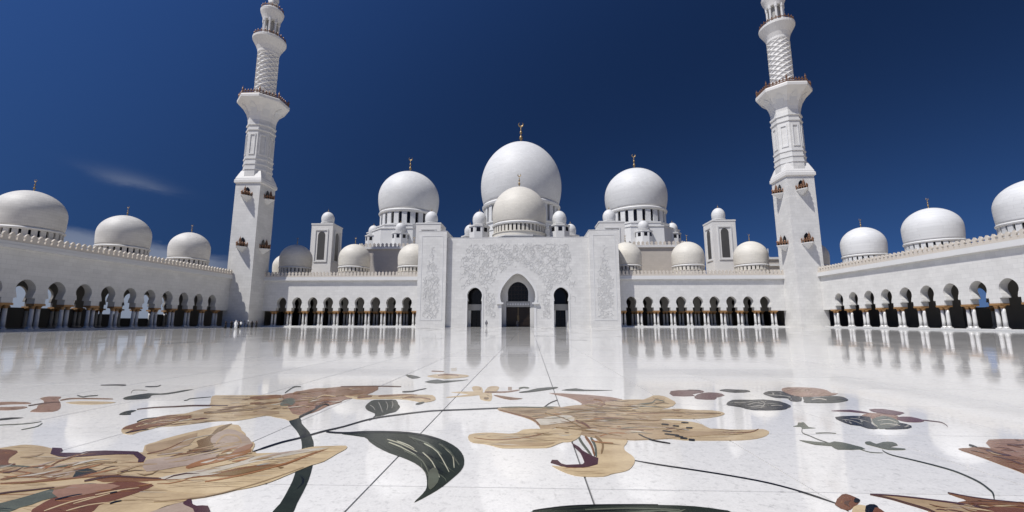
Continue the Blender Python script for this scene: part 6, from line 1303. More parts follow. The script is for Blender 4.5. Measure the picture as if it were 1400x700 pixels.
  ('vein','brown',4,[0.454,9.121,0.534,9.139,0.637,9.197,0.733,9.227,0.808,9.206,0.876,9.159,0.936,9.111,0.991,9.069,1.039,9.026,1.066,9.022,1.052,9.099,1.014,9.154,0.965,9.196,0.909,9.239,0.848,9.286,0.778,9.334,0.7,9.354,0.601,9.32,0.497,9.26,0.432,9.191]),
  ('vein','darkbrown',5,[-1.537,10.668,-1.438,10.661,-1.306,10.677,-1.157,10.694,-0.994,10.715,-0.815,10.735,-0.628,10.745,-0.414,10.735,-0.195,10.714,-0.048,10.721,-0.068,10.791,-0.23,10.828,-0.451,10.848,-0.667,10.856,-0.855,10.843,-1.035,10.819,-1.198,10.796,-1.348,10.776,-1.48,10.757,-1.562,10.724]),
  ('stem','black',4,[-0.739,7.289,-0.729,7.329,-0.738,7.422,-0.745,7.517,-0.746,7.603,-0.746,7.693,-0.752,7.791,-0.77,7.903,-0.795,8.02,-0.816,8.128,-0.832,8.234,-0.845,8.332,-0.841,8.389,-0.808,8.385,-0.757,8.343,-0.729,8.336,-0.761,8.416,-0.814,8.482,-0.874,8.533,-0.918,8.54,-0.925,8.471,-0.913,8.366,-0.895,8.255,-0.874,8.142,-0.85,8.025,-0.832,7.919,-0.827,7.825,-0.828,7.735,-0.826,7.646,-0.819,7.548,-0.811,7.453,-0.788,7.364]),
  ('stem','maroon',4,[-0.878,8.105,-0.889,8.209,-0.926,8.392,-0.948,8.54,-0.947,8.607,-0.93,8.635,-0.894,8.652,-0.823,8.663,-0.734,8.661,-0.676,8.674,-0.694,8.715,-0.77,8.742,-0.867,8.757,-0.945,8.759,-0.989,8.754,-1.014,8.734,-1.022,8.668,-1.004,8.519,-0.97,8.336,-0.93,8.185]),
  ('vein','greygreen',4,[-1.656,8.294,-1.807,8.556,-1.936,8.869,-1.952,9.029,-1.901,9.086,-1.807,9.031,-1.687,8.879,-1.538,8.597,-1.448,8.348,-1.522,8.256]),
  ('vein','olive',4,[-1.23,8.548,-1.247,8.63,-1.301,8.787,-1.341,8.914,-1.354,8.988,-1.353,9.042,-1.37,9.112,-1.425,9.21,-1.451,9.216,-1.459,9.168,-1.449,9.082,-1.407,8.938,-1.354,8.777,-1.296,8.638]),
  ('vein','beige',5,[-1.332,9.076,-1.334,9.161,-1.349,9.305,-1.329,9.396,-1.236,9.377,-1.107,9.302,-1.021,9.262,-1.043,9.314,-1.147,9.395,-1.282,9.478,-1.382,9.504,-1.407,9.411,-1.394,9.264,-1.369,9.139]),
  ('stamen','darkgreen',4,[-2.367,9.688,-2.388,9.765,-2.438,9.905,-2.489,10.057,-2.545,10.228,-2.602,10.41,-2.63,10.546,-2.602,10.599,-2.542,10.602,-2.509,10.62,-2.542,10.683,-2.601,10.71,-2.664,10.711,-2.696,10.656,-2.668,10.511,-2.609,10.323,-2.553,10.15,-2.502,9.997,-2.452,9.855,-2.405,9.742]),
  ('stamen','black',4,[0.212,9.935,0.275,9.919,0.351,9.943,0.416,9.982,0.452,10.041,0.477,10.115,0.506,10.192,0.552,10.281,0.604,10.375,0.636,10.461,0.622,10.513,0.578,10.471,0.523,10.384,0.473,10.303,0.441,10.232,0.414,10.166,0.376,10.117,0.309,10.087,0.23,10.071,0.183,10.031]),
  ('leaf','darkgreen',3,[0.88,8.551,0.884,8.628,0.91,8.713,0.953,8.772,0.994,8.794,1.008,8.742,1.006,8.662,0.988,8.582,0.959,8.522,0.914,8.518]),
  ('streak','brown',4.5,[-1.437,7.983,-1.398,8.009,-1.351,8.039,-1.298,8.06,-1.301,8.064,-1.375,8.081,-1.425,8.055,-1.444,7.994]),
  ('streak','pale',4.5004,[-2.558,7.047,-2.494,7.045,-2.436,7.065,-2.392,7.101,-2.395,7.104,-2.46,7.094,-2.52,7.077,-2.565,7.055]),
  ('streak','orange',4.5008,[-3.02,6.996,-2.996,7.025,-2.989,7.082,-2.995,7.154,-3,7.16,-3.038,7.134,-3.05,7.082,-3.034,7.01]),
  ('streak','olive',4.5012,[-2.87,6.628,-2.903,6.74,-2.887,6.815,-2.799,6.818,-2.804,6.824,-2.939,6.87,-2.961,6.799,-2.884,6.642]),
  ('streak','mauve',4.5016,[-1.064,10.09,-1.009,10.182,-0.923,10.244,-0.809,10.237,-0.813,10.248,-0.963,10.341,-1.054,10.288,-1.076,10.116]),
  ('streak','brown',4.502,[-1.327,10.092,-1.266,10.176,-1.165,10.211,-1.029,10.162,-1.033,10.171,-1.2,10.292,-1.305,10.265,-1.336,10.114]),
  ('streak','pale',4.5024,[-1.273,8.672,-1.241,8.728,-1.21,8.807,-1.176,8.883,-1.182,8.894,-1.263,8.906,-1.3,8.836,-1.288,8.699]),
  ('streak','darkbrown',4.5028,[-1.459,9.004,-1.397,9.025,-1.358,9.113,-1.352,9.267,-1.354,9.271,-1.379,9.152,-1.42,9.068,-1.465,9.015]),
  ('streak','redbrown',4.5032,[-2.569,8,-2.45,8.065,-2.333,8.177,-2.23,8.317,-2.235,8.325,-2.38,8.243,-2.502,8.137,-2.582,8.018]),
  ('streak','tan',4.5036,[-1.557,8.669,-1.483,8.835,-1.355,8.963,-1.175,9.002,-1.179,9.01,-1.393,9.036,-1.526,8.913,-1.568,8.688]),
  ('streak','olive',4.504,[-2.088,8.57,-1.962,8.517,-1.874,8.551,-1.837,8.671,-1.843,8.682,-1.93,8.643,-2.025,8.619,-2.105,8.596]),
  ('streak','pale',4.5044,[-3.058,6.854,-2.855,6.743,-2.785,6.789,-2.886,7.024,-2.891,7.029,-2.83,6.837,-2.905,6.795,-3.072,6.867]),
  ('streak','brown',4.5048,[-2.1,9.014,-2.054,8.991,-2.039,9.027,-2.052,9.109,-2.059,9.121,-2.103,9.132,-2.126,9.108,-2.118,9.042]),
  ('streak','tan',4.5052,[-1.236,8.124,-1.218,8.197,-1.189,8.268,-1.142,8.31,-1.147,8.319,-1.232,8.342,-1.265,8.278,-1.247,8.144]),
  ('streak','tan',4.5056,[-2.174,7.978,-2.115,7.944,-2.088,7.963,-2.097,8.036,-2.101,8.042,-2.126,8.019,-2.158,8.006,-2.185,7.993]),
  ('streak','olive',4.506,[-1.102,9.081,-1.057,9.288,-0.955,9.441,-0.797,9.48,-0.799,9.485,-0.974,9.482,-1.079,9.333,-1.107,9.092]),
  ('streak','brown',4.5064,[-0.971,8.395,-0.937,8.411,-0.905,8.445,-0.876,8.485,-0.879,8.491,-0.932,8.497,-0.967,8.468,-0.978,8.409]),
  ('streak','tan',4.5068,[-2.223,6.803,-2.162,6.84,-2.097,6.892,-2.034,6.95,-2.036,6.952,-2.115,6.915,-2.182,6.865,-2.228,6.809]),
  ('streak','olive',4.5072,[-1.795,7.691,-1.769,7.7,-1.747,7.724,-1.729,7.753,-1.732,7.758,-1.778,7.769,-1.803,7.75,-1.803,7.703]),
  ('streak','tan',4.5076,[-1.668,9.08,-1.569,9.075,-1.463,9.088,-1.356,9.1,-1.362,9.112,-1.519,9.197,-1.633,9.196,-1.684,9.11]),
  ('streak','olive',4.508,[-2.529,6.67,-2.538,6.728,-2.523,6.768,-2.473,6.771,-2.478,6.776,-2.563,6.813,-2.583,6.777,-2.54,6.682]),
  ('streak','olive',4.5084,[-1.612,7.932,-1.585,7.983,-1.549,8.034,-1.498,8.065,-1.502,8.072,-1.586,8.094,-1.627,8.048,-1.623,7.948]),
  ('streak','olive',4.5088,[-0.641,9.311,-0.547,9.381,-0.43,9.45,-0.296,9.483,-0.301,9.494,-0.47,9.553,-0.594,9.495,-0.653,9.338]),
  ('streak','mauve',4.5092,[-2.827,6.861,-2.675,6.815,-2.581,6.854,-2.567,6.988,-2.571,6.993,-2.617,6.896,-2.716,6.861,-2.838,6.873]),
  ('streak','redbrown',4.5096,[-2.426,7.672,-2.305,7.677,-2.206,7.744,-2.147,7.869,-2.151,7.875,-2.242,7.793,-2.345,7.731,-2.437,7.685]),
  ('streak','redbrown',4.51,[-2.343,7.134,-2.31,7.144,-2.283,7.17,-2.26,7.2,-2.265,7.207,-2.33,7.228,-2.362,7.208,-2.356,7.15]),
  ('streak','redbrown',4.5104,[-2.786,6.983,-2.67,6.945,-2.611,6.986,-2.626,7.116,-2.631,7.121,-2.648,7.029,-2.711,6.992,-2.797,6.995]),
  ('streak','tan',4.5108,[-2.944,7.386,-2.813,7.342,-2.72,7.362,-2.677,7.444,-2.683,7.452,-2.778,7.433,-2.879,7.421,-2.961,7.406]),
  ('streak','mauve',4.5112,[-2.612,6.661,-2.589,6.651,-2.582,6.662,-2.587,6.686,-2.592,6.692,-2.627,6.712,-2.64,6.707,-2.625,6.675]),
  ('streak','tan',4.5116,[-1.997,10.288,-1.852,10.224,-1.751,10.286,-1.713,10.482,-1.718,10.493,-1.797,10.38,-1.904,10.327,-2.011,10.314]),
  ('streak','brown',4.512,[0.47,9.205,0.519,9.295,0.594,9.349,0.689,9.333,0.686,9.34,0.573,9.42,0.496,9.373,0.464,9.224]),
  ('streak','orange',4.5124,[-2.06,8.241,-2.006,8.411,-1.905,8.565,-1.759,8.656,-1.763,8.661,-1.936,8.614,-2.04,8.463,-2.069,8.254]),
  ('streak','darkbrown',4.5128,[-1.891,8.677,-1.883,8.739,-1.847,8.771,-1.779,8.747,-1.782,8.753,-1.877,8.821,-1.916,8.795,-1.899,8.691]),
  ('streak','redbrown',4.5132,[-2.532,7.799,-2.449,7.833,-2.386,7.921,-2.35,8.048,-2.355,8.056,-2.438,7.99,-2.507,7.909,-2.547,7.817]),
  ('streak','olive',4.5136,[-1.05,9.346,-1.022,9.381,-0.991,9.427,-0.956,9.465,-0.96,9.473,-1.023,9.496,-1.058,9.458,-1.059,9.365]),
  ('streak','pale',4.514,[-1.371,8.035,-1.32,8.099,-1.253,8.163,-1.169,8.199,-1.174,8.207,-1.295,8.236,-1.367,8.18,-1.383,8.055]),
  ('streak','orange',4.5144,[-2.15,9.617,-2.105,9.595,-2.09,9.635,-2.103,9.724,-2.11,9.737,-2.159,9.754,-2.181,9.726,-2.169,9.65]),
  ('streak','mauve',4.5148,[-2.085,7.796,-1.973,7.862,-1.891,8.017,-1.859,8.258,-1.862,8.263,-1.92,8.06,-2.005,7.908,-2.093,7.807]),
  ('streak','brown',4.5152,[-1.668,8.4,-1.587,8.34,-1.546,8.36,-1.553,8.464,-1.559,8.473,-1.592,8.438,-1.638,8.427,-1.682,8.422]),
  ('streak','mauve',4.5156,[-2.817,6.984,-2.687,6.95,-2.636,7.025,-2.686,7.22,-2.691,7.226,-2.679,7.075,-2.735,7.004,-2.83,6.997]),
  ('streak','pale',4.516,[-0.895,8.695,-0.763,8.624,-0.692,8.709,-0.699,8.97,-0.703,8.979,-0.728,8.784,-0.804,8.706,-0.905,8.715]),
  ('streak','olive',4.5164,[-2.117,6.936,-2.073,6.96,-2.031,7.001,-1.995,7.052,-1.997,7.055,-2.052,7.028,-2.097,6.99,-2.123,6.943]),
  ('streak','olive',4.5168,[-1.144,8.533,-1.026,8.481,-0.956,8.554,-0.958,8.769,-0.96,8.773,-0.974,8.587,-1.045,8.518,-1.149,8.542]),
  ('streak','orange',4.5172,[-0.887,9.436,-0.732,9.37,-0.642,9.498,-0.641,9.85,-0.645,9.859,-0.676,9.576,-0.77,9.455,-0.897,9.457]),
  ('streak','brown',4.5176,[-1.192,8.559,-1.156,8.554,-1.133,8.583,-1.122,8.638,-1.126,8.646,-1.17,8.653,-1.198,8.631,-1.203,8.578]),
  ('streak','redbrown',4.518,[-2.447,7.074,-2.338,7.067,-2.258,7.118,-2.218,7.221,-2.223,7.228,-2.307,7.178,-2.393,7.134,-2.461,7.091]),
  ('streak','pale',4.5184,[-1.871,8.339,-1.786,8.324,-1.752,8.409,-1.778,8.593,-1.784,8.602,-1.805,8.492,-1.845,8.415,-1.886,8.362]),
  ('streak','tan',4.5188,[-1.08,8.121,-1.056,8.142,-1.037,8.185,-1.022,8.235,-1.027,8.242,-1.075,8.252,-1.097,8.216,-1.091,8.139]),
  ('streak','orange',4.5192,[-1.219,8.677,-1.115,8.782,-0.985,8.898,-0.839,8.989,-0.843,8.998,-1.027,8.984,-1.162,8.875,-1.231,8.7]),
  ('streak','redbrown',4.5196,[-0.84,9.565,-0.805,9.644,-0.752,9.714,-0.679,9.738,-0.684,9.75,-0.798,9.822,-0.856,9.762,-0.853,9.594]),
  ('streak','tan',4.52,[-2.953,7.188,-2.881,7.226,-2.835,7.313,-2.819,7.44,-2.824,7.445,-2.876,7.36,-2.927,7.277,-2.964,7.201]),
  ('streak','orange',4.5204,[-2.494,8.92,-2.353,8.963,-2.237,9.093,-2.163,9.303,-2.168,9.31,-2.278,9.158,-2.399,9.034,-2.506,8.937]),
  ('streak','tan',4.5208,[-1.954,9.507,-1.885,9.519,-1.801,9.527,-1.706,9.512,-1.711,9.522,-1.847,9.613,-1.937,9.615,-1.967,9.53]),
  ('streak','olive',4.5212,[-0.897,9.705,-0.757,9.648,-0.662,9.739,-0.632,9.997,-0.635,10.005,-0.688,9.8,-0.786,9.715,-0.905,9.722]),
  ('streak','redbrown',4.5216,[-3.098,7.152,-3.013,7.122,-2.961,7.138,-2.949,7.2,-2.955,7.206,-3.015,7.198,-3.073,7.188,-3.113,7.169]),
  ('streak','pale',4.522,[-2.517,6.93,-2.499,6.942,-2.496,6.977,-2.503,7.025,-2.508,7.03,-2.538,7.025,-2.546,6.995,-2.528,6.943]),
  ('streak','pale',4.5224,[-2.088,8.943,-2.028,8.903,-1.999,8.925,-2.003,9.002,-2.009,9.013,-2.054,9.017,-2.09,9.005,-2.104,8.969]),
  ('streak','pale',4.5228,[-2.744,8.421,-2.705,8.464,-2.671,8.532,-2.645,8.611,-2.648,8.615,-2.697,8.568,-2.734,8.504,-2.751,8.431]),
  ('streak','tan',4.5232,[-1.177,10.288,-1.139,10.293,-1.116,10.345,-1.104,10.424,-1.11,10.438,-1.172,10.472,-1.201,10.433,-1.192,10.323]),
  ('streak','pale',4.5236,[-2.552,7.039,-2.457,7.016,-2.418,7.074,-2.454,7.223,-2.457,7.225,-2.438,7.096,-2.478,7.041,-2.558,7.045]),
  ('streak','olive',4.524,[-2.187,8.343,-2.099,8.366,-2.046,8.469,-2.036,8.642,-2.042,8.652,-2.101,8.552,-2.16,8.457,-2.202,8.366]),
  ('streak','brown',4.5244,[-1.182,8.357,-1.057,8.324,-0.951,8.363,-0.879,8.471,-0.884,8.481,-0.998,8.454,-1.109,8.424,-1.195,8.382]),
  ('streak','brown',4.5248,[-1.385,8.33,-1.355,8.318,-1.343,8.343,-1.347,8.396,-1.351,8.404,-1.385,8.415,-1.402,8.398,-1.397,8.35]),
  ('streak','olive',4.5252,[-2.438,8.689,-2.418,8.835,-2.328,8.909,-2.161,8.863,-2.164,8.868,-2.358,8.957,-2.453,8.888,-2.446,8.701]),
  ('streak','orange',4.5256,[-0.484,9.275,-0.433,9.244,-0.41,9.292,-0.415,9.41,-0.421,9.423,-0.458,9.408,-0.487,9.371,-0.497,9.306]),
  ('streak','brown',4.526,[-2.464,6.704,-2.407,6.739,-2.35,6.792,-2.295,6.849,-2.298,6.853,-2.382,6.829,-2.443,6.78,-2.473,6.714]),
  ('streak','orange',4.5264,[-2.678,6.546,-2.669,6.667,-2.629,6.785,-2.552,6.866,-2.555,6.87,-2.658,6.815,-2.7,6.7,-2.686,6.553]),
  ('streak','darkbrown',4.5268,[-2.114,9.581,-2.036,9.666,-1.934,9.751,-1.814,9.805,-1.818,9.813,-1.971,9.819,-2.078,9.741,-2.124,9.599]),
  ('streak','redbrown',4.5272,[-2.68,6.598,-2.601,6.616,-2.537,6.668,-2.495,6.746,-2.499,6.751,-2.577,6.711,-2.645,6.664,-2.691,6.61]),
  ('streak','tan',4.5276,[-2.705,6.865,-2.596,6.846,-2.539,6.905,-2.549,7.043,-2.555,7.049,-2.587,6.959,-2.649,6.905,-2.719,6.879]),
  ('streak','mauve',4.528,[-1.654,8.741,-1.607,8.796,-1.556,8.867,-1.501,8.935,-1.505,8.942,-1.588,8.924,-1.643,8.858,-1.663,8.756]),
  ('streak','olive',4.5284,[-3.005,6.834,-2.857,6.76,-2.798,6.794,-2.851,6.952,-2.857,6.959,-2.856,6.857,-2.921,6.828,-3.021,6.852]),
  ('streak','redbrown',4.5288,[-2.77,8.809,-2.714,8.849,-2.678,8.938,-2.666,9.065,-2.67,9.071,-2.716,8.993,-2.757,8.909,-2.781,8.824]),
  ('streak','brown',4.5292,[-1.384,9.343,-1.249,9.263,-1.161,9.309,-1.142,9.503,-1.144,9.507,-1.18,9.349,-1.27,9.307,-1.39,9.354]),
  ('streak','tan',4.5296,[-2.83,7.007,-2.787,7.001,-2.764,7.023,-2.759,7.067,-2.765,7.074,-2.819,7.085,-2.848,7.069,-2.845,7.024]),
 ]),
 ('lily_stem', [
  ('stem','darkgreen',1,[-0.833,7.168,-0.826,7.304,-0.759,7.348,-0.642,7.166,-0.488,6.904,-0.291,6.645,-0.107,6.405,0.021,6.211,0.112,6.062,0.155,5.995,0.198,5.922,0.286,5.757,0.384,5.567,0.48,5.377,0.566,5.201,0.628,5.071,0.689,4.935,0.768,4.748,0.843,4.559,0.903,4.392,0.953,4.243,0.99,4.127,1.026,4.01,1.087,3.846,1.115,3.718,1.043,3.683,0.953,3.712,0.915,3.826,0.887,3.979,0.846,4.108,0.801,4.237,0.751,4.378,0.697,4.521,0.643,4.647,0.582,4.784,0.503,4.973,0.408,5.194,0.289,5.445,0.158,5.704,0.032,5.926,-0.094,6.128,-0.222,6.317,-0.356,6.5,-0.517,6.703,-0.668,6.897,-0.775,7.047]),
  ('tendril','black',1.4,[-0.313,5.412,-0.304,5.452,-0.29,5.511,-0.262,5.566,-0.24,5.648,-0.213,5.742,-0.181,5.831,-0.143,5.904,-0.099,5.972,-0.053,6.051,-0.009,6.155,0.037,6.273,0.088,6.389,0.146,6.488,0.21,6.583,0.276,6.699,0.342,6.861,0.412,7.049,0.499,7.221,0.615,7.354,0.748,7.465,0.879,7.567,1.003,7.664,1.125,7.75,1.234,7.821,1.313,7.867,1.378,7.896,1.472,7.926,1.617,7.963,1.792,8.001,1.982,8.045,2.198,8.102,2.431,8.165,2.638,8.218,2.806,8.274,2.947,8.296,3.043,8.311,3.042,8.373,2.945,8.359,2.803,8.337,2.631,8.325,2.421,8.273,2.185,8.21,1.966,8.154,1.773,8.111,1.595,8.074,1.447,8.038,1.351,8.009,1.284,7.981,1.203,7.935,1.092,7.864,0.968,7.777,0.842,7.679,0.708,7.576,0.573,7.463,0.455,7.326,0.366,7.148,0.295,6.956,0.23,6.792,0.163,6.675,0.098,6.578,0.039,6.477,-0.013,6.358,-0.059,6.238,-0.104,6.133,-0.15,6.053,-0.194,5.985,-0.234,5.91,-0.266,5.818,-0.293,5.723,-0.315,5.639,-0.322,5.554,-0.336,5.494,-0.345,5.454]),
  ('round_leaf','darkgreen',2,[0.002,8.26,-0.051,8.468,-0.083,8.673,-0.102,8.839,-0.081,8.956,0.019,8.992,0.146,8.988,0.259,9.012,0.367,8.974,0.464,8.766,0.545,8.537,0.608,8.413,0.658,8.287,0.697,8.065,0.713,7.866,0.685,7.785,0.643,7.732,0.619,7.646,0.59,7.562,0.537,7.473,0.481,7.436,0.449,7.533,0.402,7.68,0.295,7.803,0.176,7.935,0.08,8.088]),
  ('leaf_vein','grey',3,[0.04,8.395,0.077,8.336,0.124,8.27,0.171,8.196,0.221,8.103,0.272,8,0.308,7.932,0.308,7.948,0.272,8.028,0.219,8.136,0.164,8.24,0.112,8.323,0.062,8.394,0.03,8.431]),
  ('leaf_vein','grey',3,[0.084,8.724,0.131,8.614,0.197,8.47,0.269,8.309,0.352,8.112,0.439,7.904,0.499,7.765,0.502,7.774,0.444,7.92,0.357,8.131,0.272,8.333,0.199,8.5,0.131,8.649,0.084,8.746]),
  ('leaf_vein','grey',3,[0.212,8.782,0.257,8.682,0.316,8.555,0.371,8.423,0.423,8.259,0.473,8.079,0.511,7.952,0.52,7.945,0.489,8.066,0.438,8.249,0.381,8.431,0.318,8.587,0.254,8.725,0.21,8.81]),
  ('leaf_vein','grey',3,[0.336,8.789,0.364,8.718,0.401,8.631,0.437,8.533,0.475,8.4,0.515,8.249,0.546,8.141,0.555,8.132,0.531,8.233,0.492,8.386,0.45,8.534,0.406,8.654,0.365,8.754,0.337,8.813]),
  ('tendril','black',2,[0.458,7.488,0.465,7.441,0.48,7.367,0.489,7.306,0.487,7.26,0.479,7.22,0.477,7.182,0.49,7.154,0.502,7.169,0.511,7.208,0.515,7.257,0.506,7.326,0.492,7.402,0.475,7.464]),
 ]),
 ('leaf_p', [
  ('blade','darkgreen',2,[0.416,6.373,0.506,6.44,0.666,6.498,0.916,6.51,1.172,6.495,1.341,6.457,1.478,6.4,1.607,6.332,1.731,6.242,1.866,6.119,1.992,5.98,2.099,5.832,2.188,5.681,2.254,5.531,2.303,5.383,2.336,5.231,2.355,5.091,2.36,4.977,2.352,4.87,2.331,4.76,2.303,4.647,2.272,4.524,2.239,4.41,2.208,4.324,2.171,4.242,2.114,4.127,2.069,4.051,2.07,4.093,2.086,4.176,2.096,4.246,2.101,4.32,2.096,4.39,2.08,4.473,2.049,4.599,2.008,4.733,1.971,4.83,1.926,4.917,1.862,5.015,1.783,5.115,1.69,5.21,1.587,5.303,1.479,5.387,1.366,5.479,1.244,5.598,1.124,5.727,1.024,5.852,0.935,5.971,0.873,6.077,0.793,6.169,0.615,6.242,0.448,6.299,0.394,6.337]),
  ('leaf_edge','black',3,[0.145,6.396,0.215,6.362,0.309,6.341,0.434,6.332,0.605,6.35,0.81,6.38,1.004,6.395,1.165,6.391,1.313,6.372,1.457,6.327,1.614,6.236,1.764,6.124,1.864,6.057,1.86,6.091,1.756,6.183,1.603,6.3,1.441,6.396,1.293,6.444,1.143,6.466,0.978,6.472,0.781,6.459,0.572,6.43,0.398,6.414,0.271,6.425,0.176,6.449,0.12,6.449]),
  ('leaf_vein','palegreen',3,[1.159,6.044,1.233,5.979,1.333,5.9,1.433,5.81,1.538,5.697,1.642,5.576,1.712,5.499,1.711,5.518,1.639,5.61,1.533,5.734,1.426,5.851,1.323,5.945,1.222,6.028,1.152,6.075]),
  ('leaf_vein','palegreen',3,[1.224,5.903,1.283,5.845,1.364,5.775,1.451,5.691,1.552,5.578,1.657,5.455,1.728,5.377,1.726,5.395,1.654,5.487,1.548,5.613,1.445,5.729,1.356,5.817,1.274,5.891,1.218,5.932]),
  ('leaf_vein','palegreen',3,[1.705,5.872,1.772,5.783,1.865,5.667,1.96,5.506,2.065,5.259,2.167,4.992,2.233,4.82,2.237,4.827,2.173,5.006,2.071,5.278,1.964,5.532,1.864,5.703,1.769,5.825,1.702,5.899]),
  ('leaf_vein','palegreen',3,[2.024,5.663,2.065,5.584,2.12,5.484,2.169,5.369,2.207,5.221,2.24,5.06,2.264,4.952,2.27,4.953,2.25,5.063,2.217,5.227,2.177,5.386,2.125,5.512,2.067,5.618,2.025,5.685]),
  ('leaf_vein','palegreen',3,[1.782,5.485,1.834,5.393,1.906,5.273,1.977,5.136,2.049,4.962,2.118,4.778,2.165,4.658,2.169,4.664,2.125,4.79,2.055,4.976,1.982,5.156,1.909,5.3,1.836,5.424,1.783,5.505]),
  ('leaf_vein','palegreen',3,[1.313,5.971,1.369,5.914,1.445,5.847,1.512,5.783,1.566,5.72,1.614,5.657,1.646,5.621,1.644,5.639,1.611,5.69,1.563,5.756,1.506,5.823,1.437,5.891,1.36,5.961,1.307,6]),
  ('leaf_vein','greygreen',3,[1.422,6.168,1.518,6.076,1.644,5.969,1.762,5.846,1.868,5.689,1.966,5.521,2.031,5.414,2.033,5.435,1.968,5.56,1.869,5.736,1.758,5.905,1.634,6.039,1.504,6.155,1.412,6.22]),
  ('leaf_vein','greygreen',3,[1.903,5.861,1.958,5.765,2.034,5.649,2.108,5.515,2.183,5.342,2.257,5.156,2.307,5.037,2.311,5.05,2.265,5.181,2.191,5.372,2.114,5.556,2.036,5.702,1.958,5.827,1.903,5.901]),
  ('leaf_vein','greygreen',3,[1.544,5.55,1.635,5.441,1.755,5.306,1.862,5.148,1.955,4.942,2.036,4.722,2.09,4.579,2.096,4.586,2.046,4.735,1.964,4.961,1.867,5.182,1.752,5.355,1.628,5.499,1.539,5.588]),
  ('leaf_vein','greygreen',3,[2.015,4.857,2.031,4.946,2.07,4.945,2.114,4.837,2.152,4.699,2.171,4.602,2.177,4.512,2.168,4.407,2.149,4.339,2.127,4.354,2.099,4.439,2.053,4.64]),
 ]),
 ('leaf_r', [
  ('blade','darkgreen',2,[3.118,3.907,3.161,3.935,3.225,3.954,3.324,3.988,3.45,4.021,3.597,4.043,3.773,4.06,3.998,4.073,4.222,4.079,4.393,4.077,4.532,4.064,4.645,4.037,4.726,4.007,4.782,3.99,4.797,3.96,4.788,3.888,4.669,3.808,4.308,3.727,3.876,3.677,3.428,3.706,3.069,3.77,3.034,3.841]),
  ('leaf_edge','black',3,[3.119,3.908,3.142,3.914,3.177,3.929,3.225,3.947,3.288,3.968,3.363,3.992,3.45,4.012,3.545,4.027,3.651,4.039,3.771,4.049,3.928,4.058,4.099,4.065,4.221,4.075,4.225,4.089,4.105,4.089,3.933,4.082,3.775,4.073,3.654,4.063,3.547,4.051,3.451,4.036,3.364,4.015,3.288,3.991,3.225,3.97,3.176,3.952,3.141,3.936,3.118,3.921]),
  ('leaf_vein','greygreen',3,[3.567,3.946,3.663,3.955,3.801,3.973,3.947,3.986,4.103,3.985,4.263,3.979,4.377,3.979,4.382,3.993,4.271,4.002,4.109,4.009,3.952,4.009,3.806,3.997,3.666,3.978,3.569,3.96]),
 ]),
 ('stem_s', [
  ('stem','black',1,[4.296,5.297,4.356,5.26,4.439,5.2,4.536,5.145,4.644,5.092,4.762,5.036,4.877,4.981,4.985,4.927,5.089,4.873,5.19,4.817,5.286,4.76,5.378,4.702,5.463,4.636,5.539,4.562,5.608,4.482,5.669,4.398,5.728,4.299,5.785,4.205,5.82,4.137,5.835,4.155,5.8,4.223,5.753,4.331,5.694,4.431,5.631,4.516,5.562,4.597,5.486,4.672,5.4,4.739,5.307,4.798,5.21,4.856,5.108,4.912,5.003,4.967,4.895,5.021,4.779,5.077,4.659,5.133,4.55,5.187,4.452,5.241,4.364,5.285,4.304,5.322]),
 ]),
 ('sprig', [
  ('leaf','greygreen',2,[7.359,7.276,7.465,7.306,7.345,6.992,7.409,6.933,7.187,6.886,7.235,7.011,7.13,7.023,7.247,7.107]),
  ('stem','darkgreen',1,[7.195,6.912,7.146,6.839,7.078,6.734,7.028,6.634,7.015,6.569,7.021,6.516,7.026,6.461,7.023,6.397,7.02,6.33,7.021,6.27,7.029,6.217,7.041,6.171,7.053,6.145,7.066,6.161,7.062,6.199,7.051,6.246,7.044,6.3,7.043,6.361,7.047,6.429,7.05,6.495,7.046,6.551,7.041,6.604,7.052,6.662,7.092,6.74,7.153,6.834,7.199,6.907]),
  ('leaf','greygreen',2,[7.206,6.618,7.249,6.616,7.32,6.627,7.383,6.634,7.429,6.63,7.466,6.621,7.497,6.622,7.511,6.642,7.492,6.658,7.457,6.67,7.412,6.678,7.351,6.675,7.282,6.667,7.226,6.651]),
  ('leaf','greygreen',2,[6.748,6.243,6.801,6.232,6.887,6.188,6.987,6.154,7.081,6.136,7.133,6.168,7.173,6.199,7.221,6.182,7.264,6.143,7.291,6.093,7.31,6.03,7.345,5.941,7.328,5.865,7.148,5.831,6.969,5.835,6.971,5.906,6.997,5.989,6.917,6.011,6.824,6.039,6.767,6.146]),
  ('leaf','greygreen',2,[7.569,6.185,7.619,6.215,7.66,6.219,7.65,6.155,7.649,6.1,7.717,6.139,7.803,6.194,7.884,6.212,7.937,6.2,7.928,6.131,7.88,6.052,7.775,6.001,7.697,5.961,7.762,5.929,7.841,5.902,7.826,5.87,7.771,5.846,7.679,5.838,7.591,5.849,7.562,5.897,7.552,5.956,7.535,6,7.522,6.038,7.51,6.066,7.509,6.095,7.533,6.141]),
